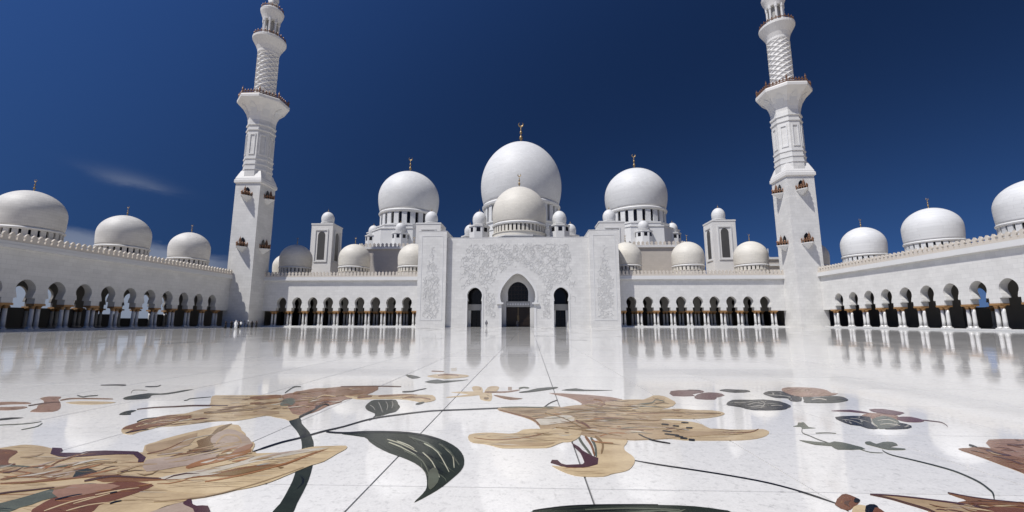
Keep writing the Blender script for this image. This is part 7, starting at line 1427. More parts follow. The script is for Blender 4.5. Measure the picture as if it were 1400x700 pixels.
  ('stem','darkgreen',1,[7.518,5.844,7.504,5.822,7.48,5.785,7.465,5.745,7.453,5.702,7.445,5.654,7.449,5.601,7.472,5.544,7.506,5.482,7.538,5.419,7.566,5.355,7.593,5.289,7.614,5.227,7.63,5.172,7.641,5.121,7.646,5.069,7.644,5.014,7.637,4.957,7.625,4.899,7.612,4.84,7.594,4.78,7.573,4.722,7.546,4.664,7.514,4.608,7.485,4.558,7.464,4.521,7.446,4.492,7.421,4.46,7.375,4.409,7.323,4.353,7.283,4.312,7.297,4.316,7.337,4.357,7.402,4.42,7.455,4.479,7.487,4.521,7.508,4.554,7.529,4.591,7.558,4.641,7.589,4.699,7.618,4.759,7.639,4.818,7.656,4.879,7.669,4.938,7.679,4.996,7.686,5.053,7.687,5.108,7.681,5.161,7.669,5.211,7.653,5.265,7.63,5.327,7.602,5.392,7.573,5.457,7.54,5.519,7.505,5.58,7.481,5.636,7.475,5.687,7.482,5.733,7.492,5.774,7.505,5.808,7.517,5.833,7.529,5.854]),
  ('stem','greygreen',1,[7.248,5.882,7.249,5.831,7.259,5.768,7.279,5.722,7.322,5.705,7.375,5.702,7.417,5.707,7.429,5.721,7.394,5.726,7.341,5.729,7.299,5.746,7.279,5.792,7.27,5.855,7.26,5.897]),
 ]),
 ('pansy_j', [
  ('petal','black',2,[8.231,7.713,8.407,7.792,8.598,7.824,8.755,7.818,8.821,7.737,8.676,7.52,8.49,7.279,8.393,7.079,8.32,6.939,8.241,6.914,8.182,6.949,8.181,7.022,8.187,7.104,8.139,7.137,8.093,7.181,8.093,7.295,8.119,7.435,8.153,7.582]),
  ('petal','greygreen',2,[8.696,7.547,8.93,7.741,9.131,7.845,9.157,7.738,9.107,7.564,9.034,7.428,8.945,7.297,8.877,7.163,8.776,7.049,8.548,6.965,8.352,6.933,8.343,6.99,8.419,7.113,8.533,7.319]),
  ('petal','black',2,[8.981,7.341,9.011,7.265,8.979,7.136,8.897,7.036,8.772,6.957,8.559,6.913,8.408,6.913,8.521,6.98,8.714,7.086,8.865,7.235]),
  ('petal','maroonred',2,[9.284,8.371,9.428,8.442,9.581,8.439,9.664,8.303,9.696,8.15,9.673,8.088,9.606,8.043,9.488,7.954,9.365,7.903,9.279,7.976,9.227,8.1,9.228,8.242]),
  ('petal','maroonred',2,[8.521,8.231,8.695,8.301,8.925,8.335,9.026,8.234,9.067,8.114,9.06,8.056,9.01,8.04,8.917,8.088,8.796,8.156,8.621,8.195]),
  ('petal','maroonred',2,[9.284,7.755,9.408,7.797,9.512,7.783,9.54,7.668,9.518,7.535,9.44,7.45,9.338,7.397,9.225,7.384,9.133,7.406,9.108,7.474,9.127,7.564,9.191,7.667]),
  ('petal','pinkbrown',1,[8.689,7.779,8.877,7.951,9.095,8.095,9.192,8.059,9.25,7.968,9.336,7.925,9.366,7.854,9.245,7.673,9.089,7.518,8.98,7.511,8.881,7.555,8.781,7.59,8.706,7.639,8.662,7.695]),
  ('vein','pale',3,[8.749,7.634,8.684,7.545,8.602,7.425,8.527,7.307,8.466,7.196,8.414,7.09,8.386,7.025,8.403,7.043,8.446,7.123,8.5,7.23,8.56,7.339,8.631,7.449,8.712,7.566,8.766,7.647]),
  ('vein','pale',3,[8.717,7.446,8.78,7.474,8.877,7.524,8.946,7.538,8.958,7.481,8.942,7.39,8.934,7.33,8.949,7.348,8.971,7.422,8.99,7.517,8.98,7.578,8.91,7.567,8.814,7.519,8.737,7.474]),
  ('vein','pale',3,[8.552,7.186,8.6,7.198,8.676,7.223,8.737,7.23,8.768,7.199,8.783,7.15,8.798,7.12,8.813,7.137,8.81,7.181,8.797,7.233,8.768,7.267,8.707,7.263,8.632,7.239,8.572,7.213]),
  ('vein','grey',3,[8.213,7.514,8.237,7.49,8.279,7.467,8.306,7.424,8.305,7.343,8.289,7.244,8.281,7.181,8.295,7.197,8.314,7.274,8.332,7.377,8.336,7.463,8.311,7.509,8.271,7.536,8.234,7.543]),
  ('vein','grey',3,[8.403,7.612,8.426,7.586,8.467,7.561,8.495,7.52,8.501,7.45,8.496,7.366,8.496,7.313,8.511,7.33,8.522,7.398,8.53,7.485,8.527,7.56,8.5,7.604,8.461,7.633,8.425,7.642]),
  ('tendril','maroon',2,[9.497,7.535,9.504,7.51,9.528,7.49,9.554,7.467,9.586,7.444,9.619,7.419,9.635,7.386,9.627,7.342,9.603,7.291,9.575,7.239,9.538,7.184,9.497,7.128,9.473,7.094,9.49,7.108,9.527,7.153,9.573,7.214,9.613,7.275,9.645,7.331,9.672,7.386,9.682,7.434,9.666,7.47,9.634,7.497,9.604,7.521,9.579,7.545,9.556,7.567,9.529,7.571]),
 ]),
 ('pansy_i', [
  ('petal','black',2,[8.302,10.077,8.432,10.257,8.596,10.411,8.751,10.451,8.877,10.422,8.932,10.35,8.954,10.23,8.998,10.078,8.977,9.861,8.787,9.491,8.582,9.185,8.448,9.122,8.373,9.176,8.428,9.332,8.487,9.499,8.393,9.527,8.282,9.546,8.257,9.676,8.262,9.833,8.263,9.953]),
  ('petal','pinkbrown',3,[8.978,10.561,9.143,10.827,9.365,11.005,9.682,11.031,9.957,10.954,10.041,10.8,10.031,10.603,9.944,10.382,9.865,10.202,9.928,10.166,9.968,10.144,9.836,10.021,9.631,9.887,9.373,9.794,9.131,9.727,8.994,9.682,8.908,9.684,8.835,9.758,8.809,9.914,8.862,10.218]),
  ('petal','darkgreen',2,[8.964,9.744,9.031,9.698,9.116,9.613,9.348,9.717,9.59,9.827,9.721,9.812,9.77,9.718,9.711,9.524,9.607,9.329,9.512,9.233,9.399,9.166,9.27,9.087,9.1,9.025,8.805,8.991,8.561,9.003,8.564,9.09,8.671,9.24,8.812,9.509]),
  ('vein','grey',3,[8.28,9.865,8.319,9.837,8.39,9.823,8.46,9.795,8.528,9.742,8.594,9.676,8.651,9.647,8.684,9.702,8.649,9.767,8.583,9.834,8.514,9.889,8.444,9.917,8.372,9.932,8.311,9.922]),
  ('vein','pale',3,[8.876,9.326,8.929,9.347,9.018,9.4,9.088,9.422,9.118,9.384,9.128,9.317,9.146,9.285,9.185,9.339,9.192,9.408,9.182,9.478,9.151,9.518,9.078,9.494,8.986,9.44,8.909,9.381]),
  ('vein','black',3,[9.462,9.472,9.46,9.418,9.5,9.404,9.527,9.379,9.531,9.33,9.524,9.269,9.55,9.267,9.646,9.392,9.686,9.481,9.695,9.547,9.691,9.602,9.662,9.631,9.621,9.646,9.558,9.609]),
 ]),
 ('pansy_h', [
  ('petal','black',2,[6.913,8.78,7.052,9.022,7.253,9.26,7.464,9.296,7.659,9.276,7.788,9.315,7.897,9.327,8.03,9.263,8.126,9.134,8.128,8.905,8.08,8.682,8.003,8.56,7.903,8.468,7.808,8.358,7.672,8.274,7.408,8.237,7.16,8.253,7.084,8.366,7.058,8.502,6.997,8.577,6.945,8.637,6.902,8.689]),
  ('vein','grey',3,[7.277,8.696,7.34,8.749,7.44,8.846,7.523,8.911,7.573,8.909,7.606,8.874,7.636,8.861,7.661,8.907,7.65,8.954,7.618,8.995,7.567,9,7.48,8.935,7.378,8.837,7.3,8.75]),
  ('vein','grey',3,[7.224,8.483,7.274,8.512,7.356,8.576,7.426,8.616,7.472,8.609,7.506,8.579,7.536,8.57,7.56,8.612,7.547,8.653,7.515,8.688,7.468,8.699,7.397,8.66,7.314,8.598,7.248,8.536]),
  ('vein','grey',3,[7.726,9.089,7.717,9.019,7.716,8.948,7.698,8.886,7.616,8.763,7.49,8.593,7.397,8.463,7.386,8.431,7.47,8.537,7.598,8.708,7.714,8.887,7.768,9.03,7.773,9.113,7.761,9.148]),
  ('vein','grey',3,[7.683,8.639,7.709,8.635,7.76,8.655,7.806,8.666,7.844,8.662,7.877,8.649,7.908,8.654,7.934,8.698,7.921,8.725,7.89,8.742,7.854,8.75,7.808,8.742,7.758,8.726,7.713,8.695]),
  ('vein','grey',3,[7.127,8.909,7.155,8.905,7.206,8.926,7.253,8.938,7.292,8.933,7.328,8.92,7.36,8.925,7.383,8.972,7.369,9.001,7.335,9.019,7.296,9.028,7.25,9.02,7.199,9.002,7.154,8.97]),
 ]),
 ('blossom_g', [
  ('petal','maroonbrown',2,[6.352,10.33,6.563,10.46,6.793,10.498,6.981,10.491,7.104,10.435,7.115,10.337,7.04,10.212,6.851,10.062,6.674,9.918,6.678,9.8,6.666,9.718,6.419,9.659,6.193,9.699,6.213,9.993]),
  ('petal','maroonbrown',2,[6.976,10.109,7.169,10.185,7.317,10.151,7.368,9.998,7.339,9.81,7.208,9.671,7.057,9.542,6.985,9.397,6.909,9.293,6.738,9.285,6.588,9.34,6.56,9.449,6.616,9.613,6.773,9.871]),
  ('vein','black',3,[6.782,10.469,6.829,10.455,6.905,10.46,6.969,10.457,7.011,10.437,7.041,10.408,7.068,10.405,7.092,10.463,7.08,10.504,7.049,10.534,7.007,10.555,6.942,10.558,6.865,10.552,6.803,10.527]),
 ]),
 ('leaf_k', [
  ('blade','black',2,[7.538,10.528,7.639,10.624,7.767,10.692,7.861,10.669,7.953,10.621,8.078,10.615,8.176,10.584,8.199,10.462,8.144,10.328,7.951,10.22,7.741,10.168,7.622,10.245,7.549,10.363,7.517,10.447]),
 ]),
 ('flower_d', [
  ('petal','pinkbrown',2,[-7.655,8.41,-7.606,8.444,-7.467,8.448,-7.285,8.461,-7.092,8.463,-6.942,8.447,-6.817,8.414,-6.694,8.349,-6.641,8.285,-6.757,8.262,-6.919,8.245,-7.019,8.207,-7.112,8.172,-7.213,8.148,-7.33,8.163,-7.515,8.282]),
  ('petal','pinkbrown',2,[-6.907,7.926,-6.832,7.964,-6.679,7.98,-6.571,8.016,-6.466,8.033,-6.355,7.999,-6.272,7.934,-6.242,7.831,-6.266,7.738,-6.364,7.695,-6.51,7.704,-6.735,7.808]),
  ('petal','pinkbrown',2,[-5.804,7.593,-5.918,7.716,-6.017,7.875,-6.166,8.008,-6.303,8.13,-6.349,8.218,-6.406,8.314,-6.587,8.478,-6.799,8.648,-6.973,8.756,-7.108,8.849,-7.188,8.972,-7.19,9.069,-7.053,9.091,-6.872,9.048,-6.747,8.924,-6.608,8.761,-6.416,8.607,-6.181,8.42,-5.86,8.148,-5.582,7.892,-5.431,7.72,-5.402,7.61,-5.579,7.568]),
  ('petal','beige',2,[-6.069,8.424,-6.066,8.512,-5.946,8.579,-5.728,8.587,-5.481,8.567,-5.267,8.545,-5.122,8.501,-5.114,8.405,-5.201,8.314,-5.383,8.271,-5.61,8.269,-5.871,8.334]),
  ('petal','brown',2,[-6.412,8.626,-6.402,8.664,-6.419,8.751,-6.385,8.816,-6.261,8.837,-6.084,8.835,-5.913,8.829,-5.752,8.824,-5.596,8.815,-5.507,8.828,-5.565,8.886,-5.697,8.916,-5.859,8.929,-6.027,8.938,-6.204,8.947,-6.388,8.953,-6.518,8.935,-6.557,8.87,-6.542,8.784,-6.498,8.698]),
  ('vein','darkbrown',3,[-6.431,8.081,-6.406,8.079,-6.399,8.099,-6.393,8.128,-6.394,8.169,-6.395,8.219,-6.388,8.267,-6.364,8.31,-6.33,8.351,-6.294,8.384,-6.252,8.402,-6.207,8.411,-6.199,8.436,-6.27,8.498,-6.324,8.513,-6.368,8.502,-6.409,8.482,-6.444,8.448,-6.476,8.404,-6.499,8.358,-6.505,8.308,-6.501,8.256,-6.498,8.213,-6.502,8.183,-6.508,8.161,-6.491,8.13]),
  ('vein','darkgreen',3,[-6.72,9.232,-6.6,9.152,-6.463,9.07,-6.363,9.02,-6.341,9.031,-6.356,9.073,-6.359,9.116,-6.322,9.153,-6.272,9.191,-6.252,9.234,-6.302,9.281,-6.358,9.273,-6.412,9.237,-6.452,9.202,-6.453,9.16,-6.439,9.121,-6.461,9.113,-6.559,9.164,-6.699,9.248,-6.782,9.293]),
 ]),
 ('leaf_d', [
  ('blade','black',2,[-5.766,6.938,-5.734,6.985,-5.66,7.044,-5.624,7.094,-5.574,7.131,-5.453,7.139,-5.353,7.125,-5.365,7.085,-5.418,7.033,-5.458,6.977,-5.52,6.934,-5.655,6.924]),
  ('tendril','greygreen',2,[-5.166,6.6,-5.097,6.611,-5.015,6.637,-4.939,6.663,-4.877,6.68,-4.821,6.695,-4.778,6.72,-4.751,6.766,-4.738,6.822,-4.738,6.87,-4.762,6.889,-4.78,6.856,-4.794,6.801,-4.821,6.755,-4.866,6.731,-4.923,6.717,-4.986,6.701,-5.064,6.676,-5.148,6.65,-5.197,6.624]),
  ('tendril','greygreen',2,[-4.44,6.352,-4.425,6.37,-4.417,6.407,-4.413,6.445,-4.411,6.479,-4.413,6.515,-4.429,6.559,-4.473,6.623,-4.532,6.696,-4.587,6.757,-4.624,6.784,-4.591,6.739,-4.531,6.666,-4.487,6.603,-4.469,6.559,-4.465,6.522,-4.465,6.486,-4.467,6.446,-4.473,6.408,-4.468,6.374]),
 ]),
 ('leaf_t', [
  ('blade','darkgreen',2,[-5.47,9.043,-5.51,9.17,-5.506,9.299,-5.489,9.453,-5.427,9.573,-5.27,9.56,-5.111,9.544,-5.034,9.658,-4.995,9.805,-4.989,9.926,-4.982,10.029,-4.915,10.123,-4.847,10.143,-4.824,9.988,-4.828,9.782,-4.844,9.605,-4.891,9.457,-5.027,9.39,-5.12,9.314,-4.975,9.127,-4.853,8.945,-4.995,8.828,-5.199,8.787,-5.352,8.889]),
  ('tendril','black',2,[-6.313,10.457,-6.208,10.432,-6.103,10.443,-6.037,10.475,-6.05,10.552,-6.104,10.653,-6.171,10.75,-6.245,10.827,-6.231,10.784,-6.182,10.693,-6.172,10.624,-6.241,10.595,-6.35,10.588,-6.402,10.553]),
  ('tendril','black',2,[-7.679,10.678,-7.555,10.661,-7.417,10.672,-7.285,10.676,-7.166,10.666,-7.053,10.648,-7.014,10.675,-7.139,10.805,-7.247,10.848,-7.346,10.85,-7.452,10.845,-7.57,10.824,-7.694,10.797,-7.754,10.75]),
  ('tendril','grey',2,[-5.8,9.55,-5.901,9.665,-6.039,9.821,-6.111,9.937,-6.033,9.961,-5.877,9.934,-5.775,9.927,-5.819,9.976,-5.955,10.02,-6.117,10.051,-6.2,10.028,-6.115,9.889,-5.947,9.697,-5.825,9.566]),
  ('bud','darkgreen',2,[-3.97,7.405,-4.053,7.505,-4.114,7.63,-4.127,7.722,-4.106,7.783,-4.05,7.788,-3.988,7.751,-3.959,7.67,-3.928,7.576,-3.842,7.493,-3.787,7.429,-3.861,7.394]),
  ('tendril','darkgreen',2,[-3.901,8.72,-3.88,8.724,-3.871,8.754,-3.87,8.79,-3.914,8.855,-3.925,8.861,-3.923,8.908,-3.849,8.985,-3.738,9.077,-3.666,9.157,-3.698,9.198,-3.794,9.147,-3.907,9.057,-3.983,8.981,-3.988,8.931,-3.936,8.864,-3.935,8.865,-3.939,8.835,-3.95,8.807,-3.945,8.771]),
 ]),
 ('flower_e', [
  ('petal','beige',2,[1.694,10.699,1.716,10.88,1.781,10.93,1.868,10.847,1.954,10.636,2.014,10.242,2.046,9.891,2.042,9.77,2.008,9.765,1.936,9.839,1.851,10.011,1.76,10.347]),
  ('petal','beige',2,[2.083,10.715,2.133,10.896,2.202,10.947,2.285,10.926,2.353,10.8,2.367,10.521,2.349,10.229,2.307,10.029,2.246,9.899,2.155,9.829,2.078,9.892,2.063,10.273]),
  ('petal','beige',2,[1.319,9.977,1.512,10.065,1.796,10.101,1.929,10.038,2.029,9.954,2.146,9.977,2.246,9.899,2.303,9.453,2.322,9.039,2.303,8.925,2.255,8.933,2.168,8.999,2.079,9.135,2.04,9.384,2.005,9.607,1.964,9.608,1.872,9.519,1.628,9.401,1.401,9.306,1.33,9.311,1.366,9.384,1.597,9.539,1.784,9.719,1.552,9.861]),
  ('petal','brown',3,[2.309,9.655,2.415,9.601,2.566,9.489,2.674,9.404,2.773,9.327,2.892,9.273,2.953,9.224,2.852,9.144,2.703,9.107,2.584,9.201,2.474,9.349,2.362,9.526]),
  ('petal','brown',3,[2.092,9.961,2.132,9.926,2.185,9.931,2.243,9.939,2.31,9.954,2.381,9.971,2.429,10.015,2.423,10.106,2.369,10.131,2.296,10.121,2.227,10.115,2.168,10.115,2.113,10.118,2.08,10.081]),
  ('petal','pinkbrown',2,[2.368,9.972,2.436,9.951,2.529,9.978,2.622,10.027,2.714,10.12,2.806,10.236,2.871,10.349,2.867,10.425,2.798,10.375,2.704,10.27,2.611,10.189,2.518,10.153,2.422,10.139,2.359,10.092]),
  ('flower_eye','olive',3,[2.15,9.173,2.167,9.107,2.189,9.083,2.213,9.07,2.233,9.084,2.25,9.11,2.254,9.177,2.233,9.325,2.215,9.357,2.201,9.333,2.187,9.322,2.172,9.332,2.153,9.354,2.141,9.322]),
  ('leaf','darkgreen',3,[2.855,10.051,2.94,10.136,3.068,10.258,3.165,10.434,3.293,10.616,3.532,10.772,3.744,10.856,3.795,10.787,3.73,10.634,3.524,10.413,3.285,10.2,3.103,10.065,2.962,9.991,2.876,9.996]),
  ('leaf','greygreen',2,[2.846,10.527,2.876,10.531,2.914,10.598,2.955,10.641,3.002,10.638,3.052,10.611,3.089,10.627,3.091,10.736,3.055,10.804,3.002,10.845,2.95,10.86,2.904,10.823,2.862,10.762,2.837,10.671]),
  ('leaf','mauve',2,[2.571,10.809,2.664,10.813,2.683,10.338,2.595,10.335]),
 ]),
 ('flower_f', [
  ('petal','beige',2,[0.088,12.869,0.216,13.176,0.477,13.415,0.881,13.328,1.231,13.111,1.329,12.874,1.27,12.631,1.045,12.391,0.767,12.25,0.527,12.354,0.316,12.547,0.151,12.693]),
  ('leaf','darkgreen',2,[-0.615,13.038,-0.592,13.127,-0.459,13.044,-0.218,12.802,-0.029,12.533,-0.071,12.316,-0.21,12.255,-0.427,12.616]),
  ('leaf','darkgreen',2,[0.313,11.629,0.397,11.9,0.56,12.112,0.653,11.995,0.787,11.849,1.137,11.982,1.408,12.082,1.235,11.842,0.956,11.557,0.806,11.407,0.667,11.355,0.459,11.449]),
  ('petal','brown',2,[-0.049,14.014,0.017,13.954,0.096,13.937,0.175,13.917,0.255,13.891,0.335,13.862,0.382,13.888,0.355,14.031,0.288,14.101,0.206,14.131,0.125,14.158,0.044,14.179,-0.036,14.197,-0.081,14.159]),
  ('petal','pinkbrown',3,[0.402,12.863,0.478,12.886,0.571,12.998,0.674,13.057,0.797,13.007,0.93,12.904,1.014,12.887,0.987,13.07,0.882,13.213,0.744,13.322,0.613,13.376,0.505,13.313,0.41,13.194,0.36,13.045]),
  ('petal','pale',2,[0.409,14.94,0.578,15.112,0.736,14.177,0.577,14.112]),
 ]),
 ('leaf_u', [
  ('blade','darkgreen',2,[3.848,10.366,3.983,10.528,4.207,10.662,4.278,10.593,4.384,10.479,4.763,10.443,5.031,10.413,4.751,10.336,4.335,10.28,4.027,10.296]),
 ]),
 ('lily_m', [
  ('petal','pinkbrown',2,[9.34,6.372,9.6,6.419,9.836,6.406,10.059,6.448,10.045,6.331,9.425,5.76,8.889,5.32,8.83,5.367,8.891,5.543,8.877,5.604,8.874,5.675,8.901,5.82,8.976,5.998,9.13,6.2]),
  ('petal','brown',3,[8.51,5.918,8.586,5.943,8.674,5.955,8.746,5.989,8.815,6.01,8.894,5.993,8.946,5.936,8.918,5.809,8.874,5.675,8.865,5.596,8.862,5.516,8.889,5.419,8.833,5.27,8.51,4.963,8.235,4.747,8.244,4.846,8.329,5.029,8.349,5.099,8.36,5.152,8.375,5.23,8.393,5.324,8.421,5.448,8.45,5.577,8.465,5.681,8.477,5.771,8.485,5.854]),
  ('vein','black',4,[8.797,6.082,8.786,6.057,8.789,6.041,8.79,6.023,8.786,5.999,8.779,5.972,8.785,5.964,8.817,5.993,8.837,6.025,8.848,6.056,8.857,6.084,8.859,6.107,8.859,6.127,8.844,6.126]),
  ('vein','darkbrown',4,[9.29,6.099,9.3,6.084,9.334,6.08,9.375,6.08,9.43,6.086,9.493,6.095,9.55,6.112,9.584,6.143,9.551,6.148,9.49,6.141,9.436,6.137,9.397,6.139,9.365,6.144,9.33,6.136]),
  ('vein','maroon',4,[8.755,5.834,8.73,5.767,8.73,5.706,8.74,5.659,8.769,5.637,8.807,5.628,8.846,5.634,8.875,5.66,8.868,5.685,8.844,5.706,8.829,5.739,8.834,5.799,8.849,5.874,8.835,5.907]),
  ('vein','darkbrown',4,[8.598,5.598,8.606,5.566,8.628,5.533,8.641,5.488,8.637,5.421,8.624,5.345,8.623,5.299,8.649,5.321,8.668,5.382,8.682,5.46,8.687,5.528,8.674,5.574,8.652,5.609,8.626,5.623]),
  ('streak','tan',4.5,[8.476,5.566,8.472,5.543,8.486,5.534,8.513,5.538,8.516,5.541,8.513,5.559,8.502,5.571,8.483,5.573]),
  ('streak','darkbrown',4.5004,[8.583,5.841,8.595,5.788,8.615,5.733,8.635,5.68,8.639,5.683,8.645,5.761,8.629,5.82,8.592,5.849]),
  ('streak','darkbrown',4.5008,[9.71,6.405,9.666,6.34,9.661,6.304,9.698,6.305,9.702,6.308,9.695,6.334,9.705,6.373,9.72,6.414]),
  ('streak','darkbrown',4.5012,[8.816,5.831,8.782,5.767,8.78,5.725,8.809,5.713,8.813,5.716,8.816,5.758,8.823,5.803,8.826,5.841]),
  ('streak','tan',4.5016,[8.758,5.803,8.709,5.711,8.713,5.66,8.773,5.66,8.778,5.664,8.753,5.695,8.753,5.751,8.769,5.813]),
  ('streak','redbrown',4.502,[8.536,5.387,8.573,5.374,8.596,5.339,8.59,5.282,8.593,5.285,8.622,5.363,8.603,5.4,8.543,5.394]),
  ('streak','tan',4.5024,[8.941,5.647,9.053,5.663,9.097,5.607,9.045,5.472,9.048,5.475,9.129,5.634,9.088,5.693,8.95,5.655]),
  ('streak','redbrown',4.5028,[9.339,6.116,9.321,6.051,9.331,6.003,9.365,5.979,9.37,5.983,9.374,6.041,9.37,6.094,9.352,6.127]),
  ('streak','redbrown',4.5032,[8.39,5.201,8.373,5.158,8.364,5.116,8.359,5.08,8.362,5.082,8.389,5.137,8.402,5.181,8.397,5.206]),
  ('streak','redbrown',4.5036,[8.778,5.968,8.788,5.925,8.819,5.893,8.863,5.874,8.866,5.877,8.852,5.924,8.825,5.96,8.787,5.977]),
  ('streak','redbrown',4.504,[8.945,5.848,9.036,5.87,9.085,5.843,9.065,5.755,9.067,5.757,9.111,5.866,9.066,5.897,8.952,5.855]),
  ('streak','redbrown',4.5044,[8.994,5.978,9.072,5.981,9.123,5.949,9.128,5.875,9.13,5.878,9.15,5.973,9.101,6.008,9.001,5.984]),
  ('streak','darkbrown',4.5048,[9.255,5.766,9.225,5.719,9.218,5.687,9.232,5.672,9.236,5.676,9.257,5.719,9.27,5.755,9.266,5.775]),
  ('streak','tan',4.5052,[8.423,5.168,8.446,5.155,8.463,5.131,8.465,5.096,8.467,5.098,8.48,5.147,8.466,5.172,8.428,5.172]),
 ]),
 ('lily_n', [
  ('petal','tan',2,[6.262,4.39,6.348,4.384,6.478,4.36,6.599,4.324,6.721,4.282,6.827,4.227,6.942,4.195,7.103,4.247,7.267,4.304,7.382,4.284,7.471,4.246,7.576,4.239,7.608,4.199,7.491,4.039,7.259,3.893,6.802,3.846,6.395,3.858,6.393,3.951,6.496,4.07,6.472,4.147,6.427,4.21,6.398,4.266,6.366,4.314,6.297,4.36]),
  ('petal','brown',3,[7.021,4.46,7.061,4.427,7.118,4.376,7.186,4.338,7.267,4.304,7.369,4.272,7.471,4.246,7.572,4.236,7.625,4.214,7.559,4.135,7.458,4.067,7.395,4.073,7.314,4.102,7.165,4.122,7.012,4.146,6.895,4.177,6.838,4.211,6.919,4.243,7.023,4.279,7.03,4.324,7.014,4.371,7.011,4.426]),
  ('petal_edge','darkbrown',4,[6.256,4.384,6.28,4.359,6.318,4.329,6.351,4.297,6.374,4.266,6.392,4.232,6.412,4.194,6.438,4.15,6.465,4.102,6.482,4.058,6.483,4.015,6.476,3.974,6.478,3.952,6.503,3.974,6.516,4.009,6.522,4.05,6.519,4.093,6.5,4.137,6.471,4.183,6.443,4.226,6.421,4.262,6.4,4.294,6.375,4.324,6.339,4.354,6.299,4.382,6.267,4.396]),
  ('petal_edge','maroon',4,[6.255,4.381,6.305,4.37,6.384,4.36,6.465,4.345,6.545,4.321,6.628,4.292,6.703,4.263,6.77,4.236,6.83,4.21,6.882,4.183,6.927,4.153,6.964,4.123,6.996,4.108,7.017,4.128,6.999,4.155,6.96,4.185,6.914,4.215,6.862,4.242,6.8,4.268,6.733,4.294,6.656,4.323,6.572,4.351,6.491,4.375,6.408,4.389,6.328,4.398,6.268,4.398]),
  ('petal_edge','maroon',4,[7.014,4.452,7.031,4.424,7.063,4.391,7.102,4.36,7.146,4.335,7.196,4.311,7.252,4.289,7.323,4.266,7.401,4.246,7.46,4.236,7.475,4.249,7.426,4.268,7.348,4.289,7.276,4.312,7.22,4.334,7.17,4.358,7.127,4.384,7.088,4.415,7.056,4.448,7.029,4.467]),
  ('vein','redbrown',4,[6.929,4.087,7.025,4.129,7.134,4.151,7.258,4.138,7.339,4.103,7.314,4.045,7.216,3.992,7.003,3.97,6.818,3.976,6.835,4.026]),
  ('streak','brown',4.5,[7.119,4.291,7.117,4.276,7.134,4.276,7.165,4.292,7.167,4.294,7.152,4.295,7.138,4.297,7.124,4.296]),
  ('streak','brown',4.5004,[7.212,4.207,7.244,4.195,7.285,4.185,7.325,4.174,7.328,4.177,7.313,4.21,7.275,4.223,7.22,4.214]),
  ('streak','darkbrown',4.5008,[7.003,4.2,6.974,4.122,7.011,4.101,7.121,4.147,7.124,4.15,7.038,4.126,7.003,4.15,7.011,4.207]),
  ('streak','redbrown',4.5012,[7.419,4.253,7.437,4.23,7.464,4.21,7.492,4.19,7.495,4.193,7.496,4.237,7.473,4.261,7.428,4.26]),
  ('streak','redbrown',4.5016,[7.309,4.202,7.316,4.155,7.375,4.148,7.487,4.188,7.49,4.19,7.398,4.169,7.341,4.179,7.315,4.208]),
  ('streak','brown',4.502,[6.609,4.016,6.64,4.01,6.684,4.011,6.734,4.02,6.735,4.021,6.694,4.023,6.651,4.023,6.612,4.02]),
  ('streak','brown',4.5024,[7.048,4.225,7.09,4.209,7.143,4.196,7.199,4.186,7.2,4.188,7.156,4.208,7.104,4.223,7.052,4.228]),
  ('streak','beige',4.5028,[7.116,4.157,7.184,4.161,7.267,4.169,7.352,4.18,7.354,4.181,7.283,4.185,7.201,4.178,7.12,4.161]),
  ('streak','redbrown',4.5032,[6.642,4.072,6.686,4.055,6.732,4.03,6.769,3.998,6.771,3.999,6.748,4.045,6.703,4.072,6.647,4.077]),
  ('streak','beige',4.5036,[7.014,4.169,7.028,4.155,7.051,4.145,7.079,4.14,7.08,4.141,7.064,4.157,7.042,4.168,7.017,4.172]),
  ('streak','brown',4.504,[7.472,4.188,7.488,4.177,7.516,4.173,7.551,4.174,7.555,4.177,7.548,4.2,7.523,4.207,7.481,4.196]),
  ('streak','brown',4.5044,[6.824,4.137,6.816,4.053,6.864,4.012,6.97,4.026,6.972,4.027,6.882,4.029,6.836,4.072,6.829,4.142]),
  ('streak','beige',4.5048,[6.891,4.175,6.909,4.164,6.93,4.152,6.948,4.137,6.95,4.139,6.944,4.166,6.925,4.18,6.895,4.179]),
  ('streak','brown',4.5052,[6.603,4.183,6.612,4.141,6.644,4.114,6.695,4.107,6.697,4.109,6.66,4.13,6.63,4.159,6.607,4.188]),
  ('streak','redbrown',4.5056,[6.553,4.066,6.587,4.069,6.618,4.062,6.635,4.042,6.637,4.044,6.633,4.077,6.604,4.086,6.557,4.071]),
  ('streak','redbrown',4.506,[6.96,4.211,6.996,4.208,7.038,4.204,7.073,4.194,7.076,4.197,7.064,4.229,7.025,4.236,6.967,4.218]),
  ('streak','beige',4.5064,[6.855,4.104,6.897,4.081,6.952,4.06,7.008,4.041,7.011,4.044,6.978,4.084,6.925,4.108,6.862,4.111]),
  ('streak','redbrown',4.5068,[6.926,4.16,7.002,4.184,7.071,4.19,7.112,4.17,7.114,4.172,7.091,4.21,7.024,4.206,6.932,4.166]),
 ]),
 ('bud_n', [
  ('petal','redbrown',2,[5.999,4.379,6.047,4.396,6.066,4.366,6.078,4.31,6.061,4.24,5.985,4.167,5.899,4.102,5.844,4.054,5.805,4.037,5.775,4.078,5.781,4.155,5.882,4.273]),
  ('petal','black',3,[6.064,4.302,6.078,4.289,6.073,4.256,6.043,4.221,6.008,4.193,5.986,4.19,5.982,4.207,6.02,4.258]),
  ('petal','black',2,[6.031,4.136,6.091,4.17,6.128,4.169,6.13,4.139,6.108,4.096,6.066,4.061,6.016,4.024,5.97,3.977,5.929,3.941,5.892,3.923,5.883,3.939,5.946,4.033]),
  ('petal','redbrown',3,[6.077,4.095,6.101,4.095,6.098,4.054,6.082,3.983,6.048,3.92,5.972,3.898,5.921,3.915,5.988,4.005]),
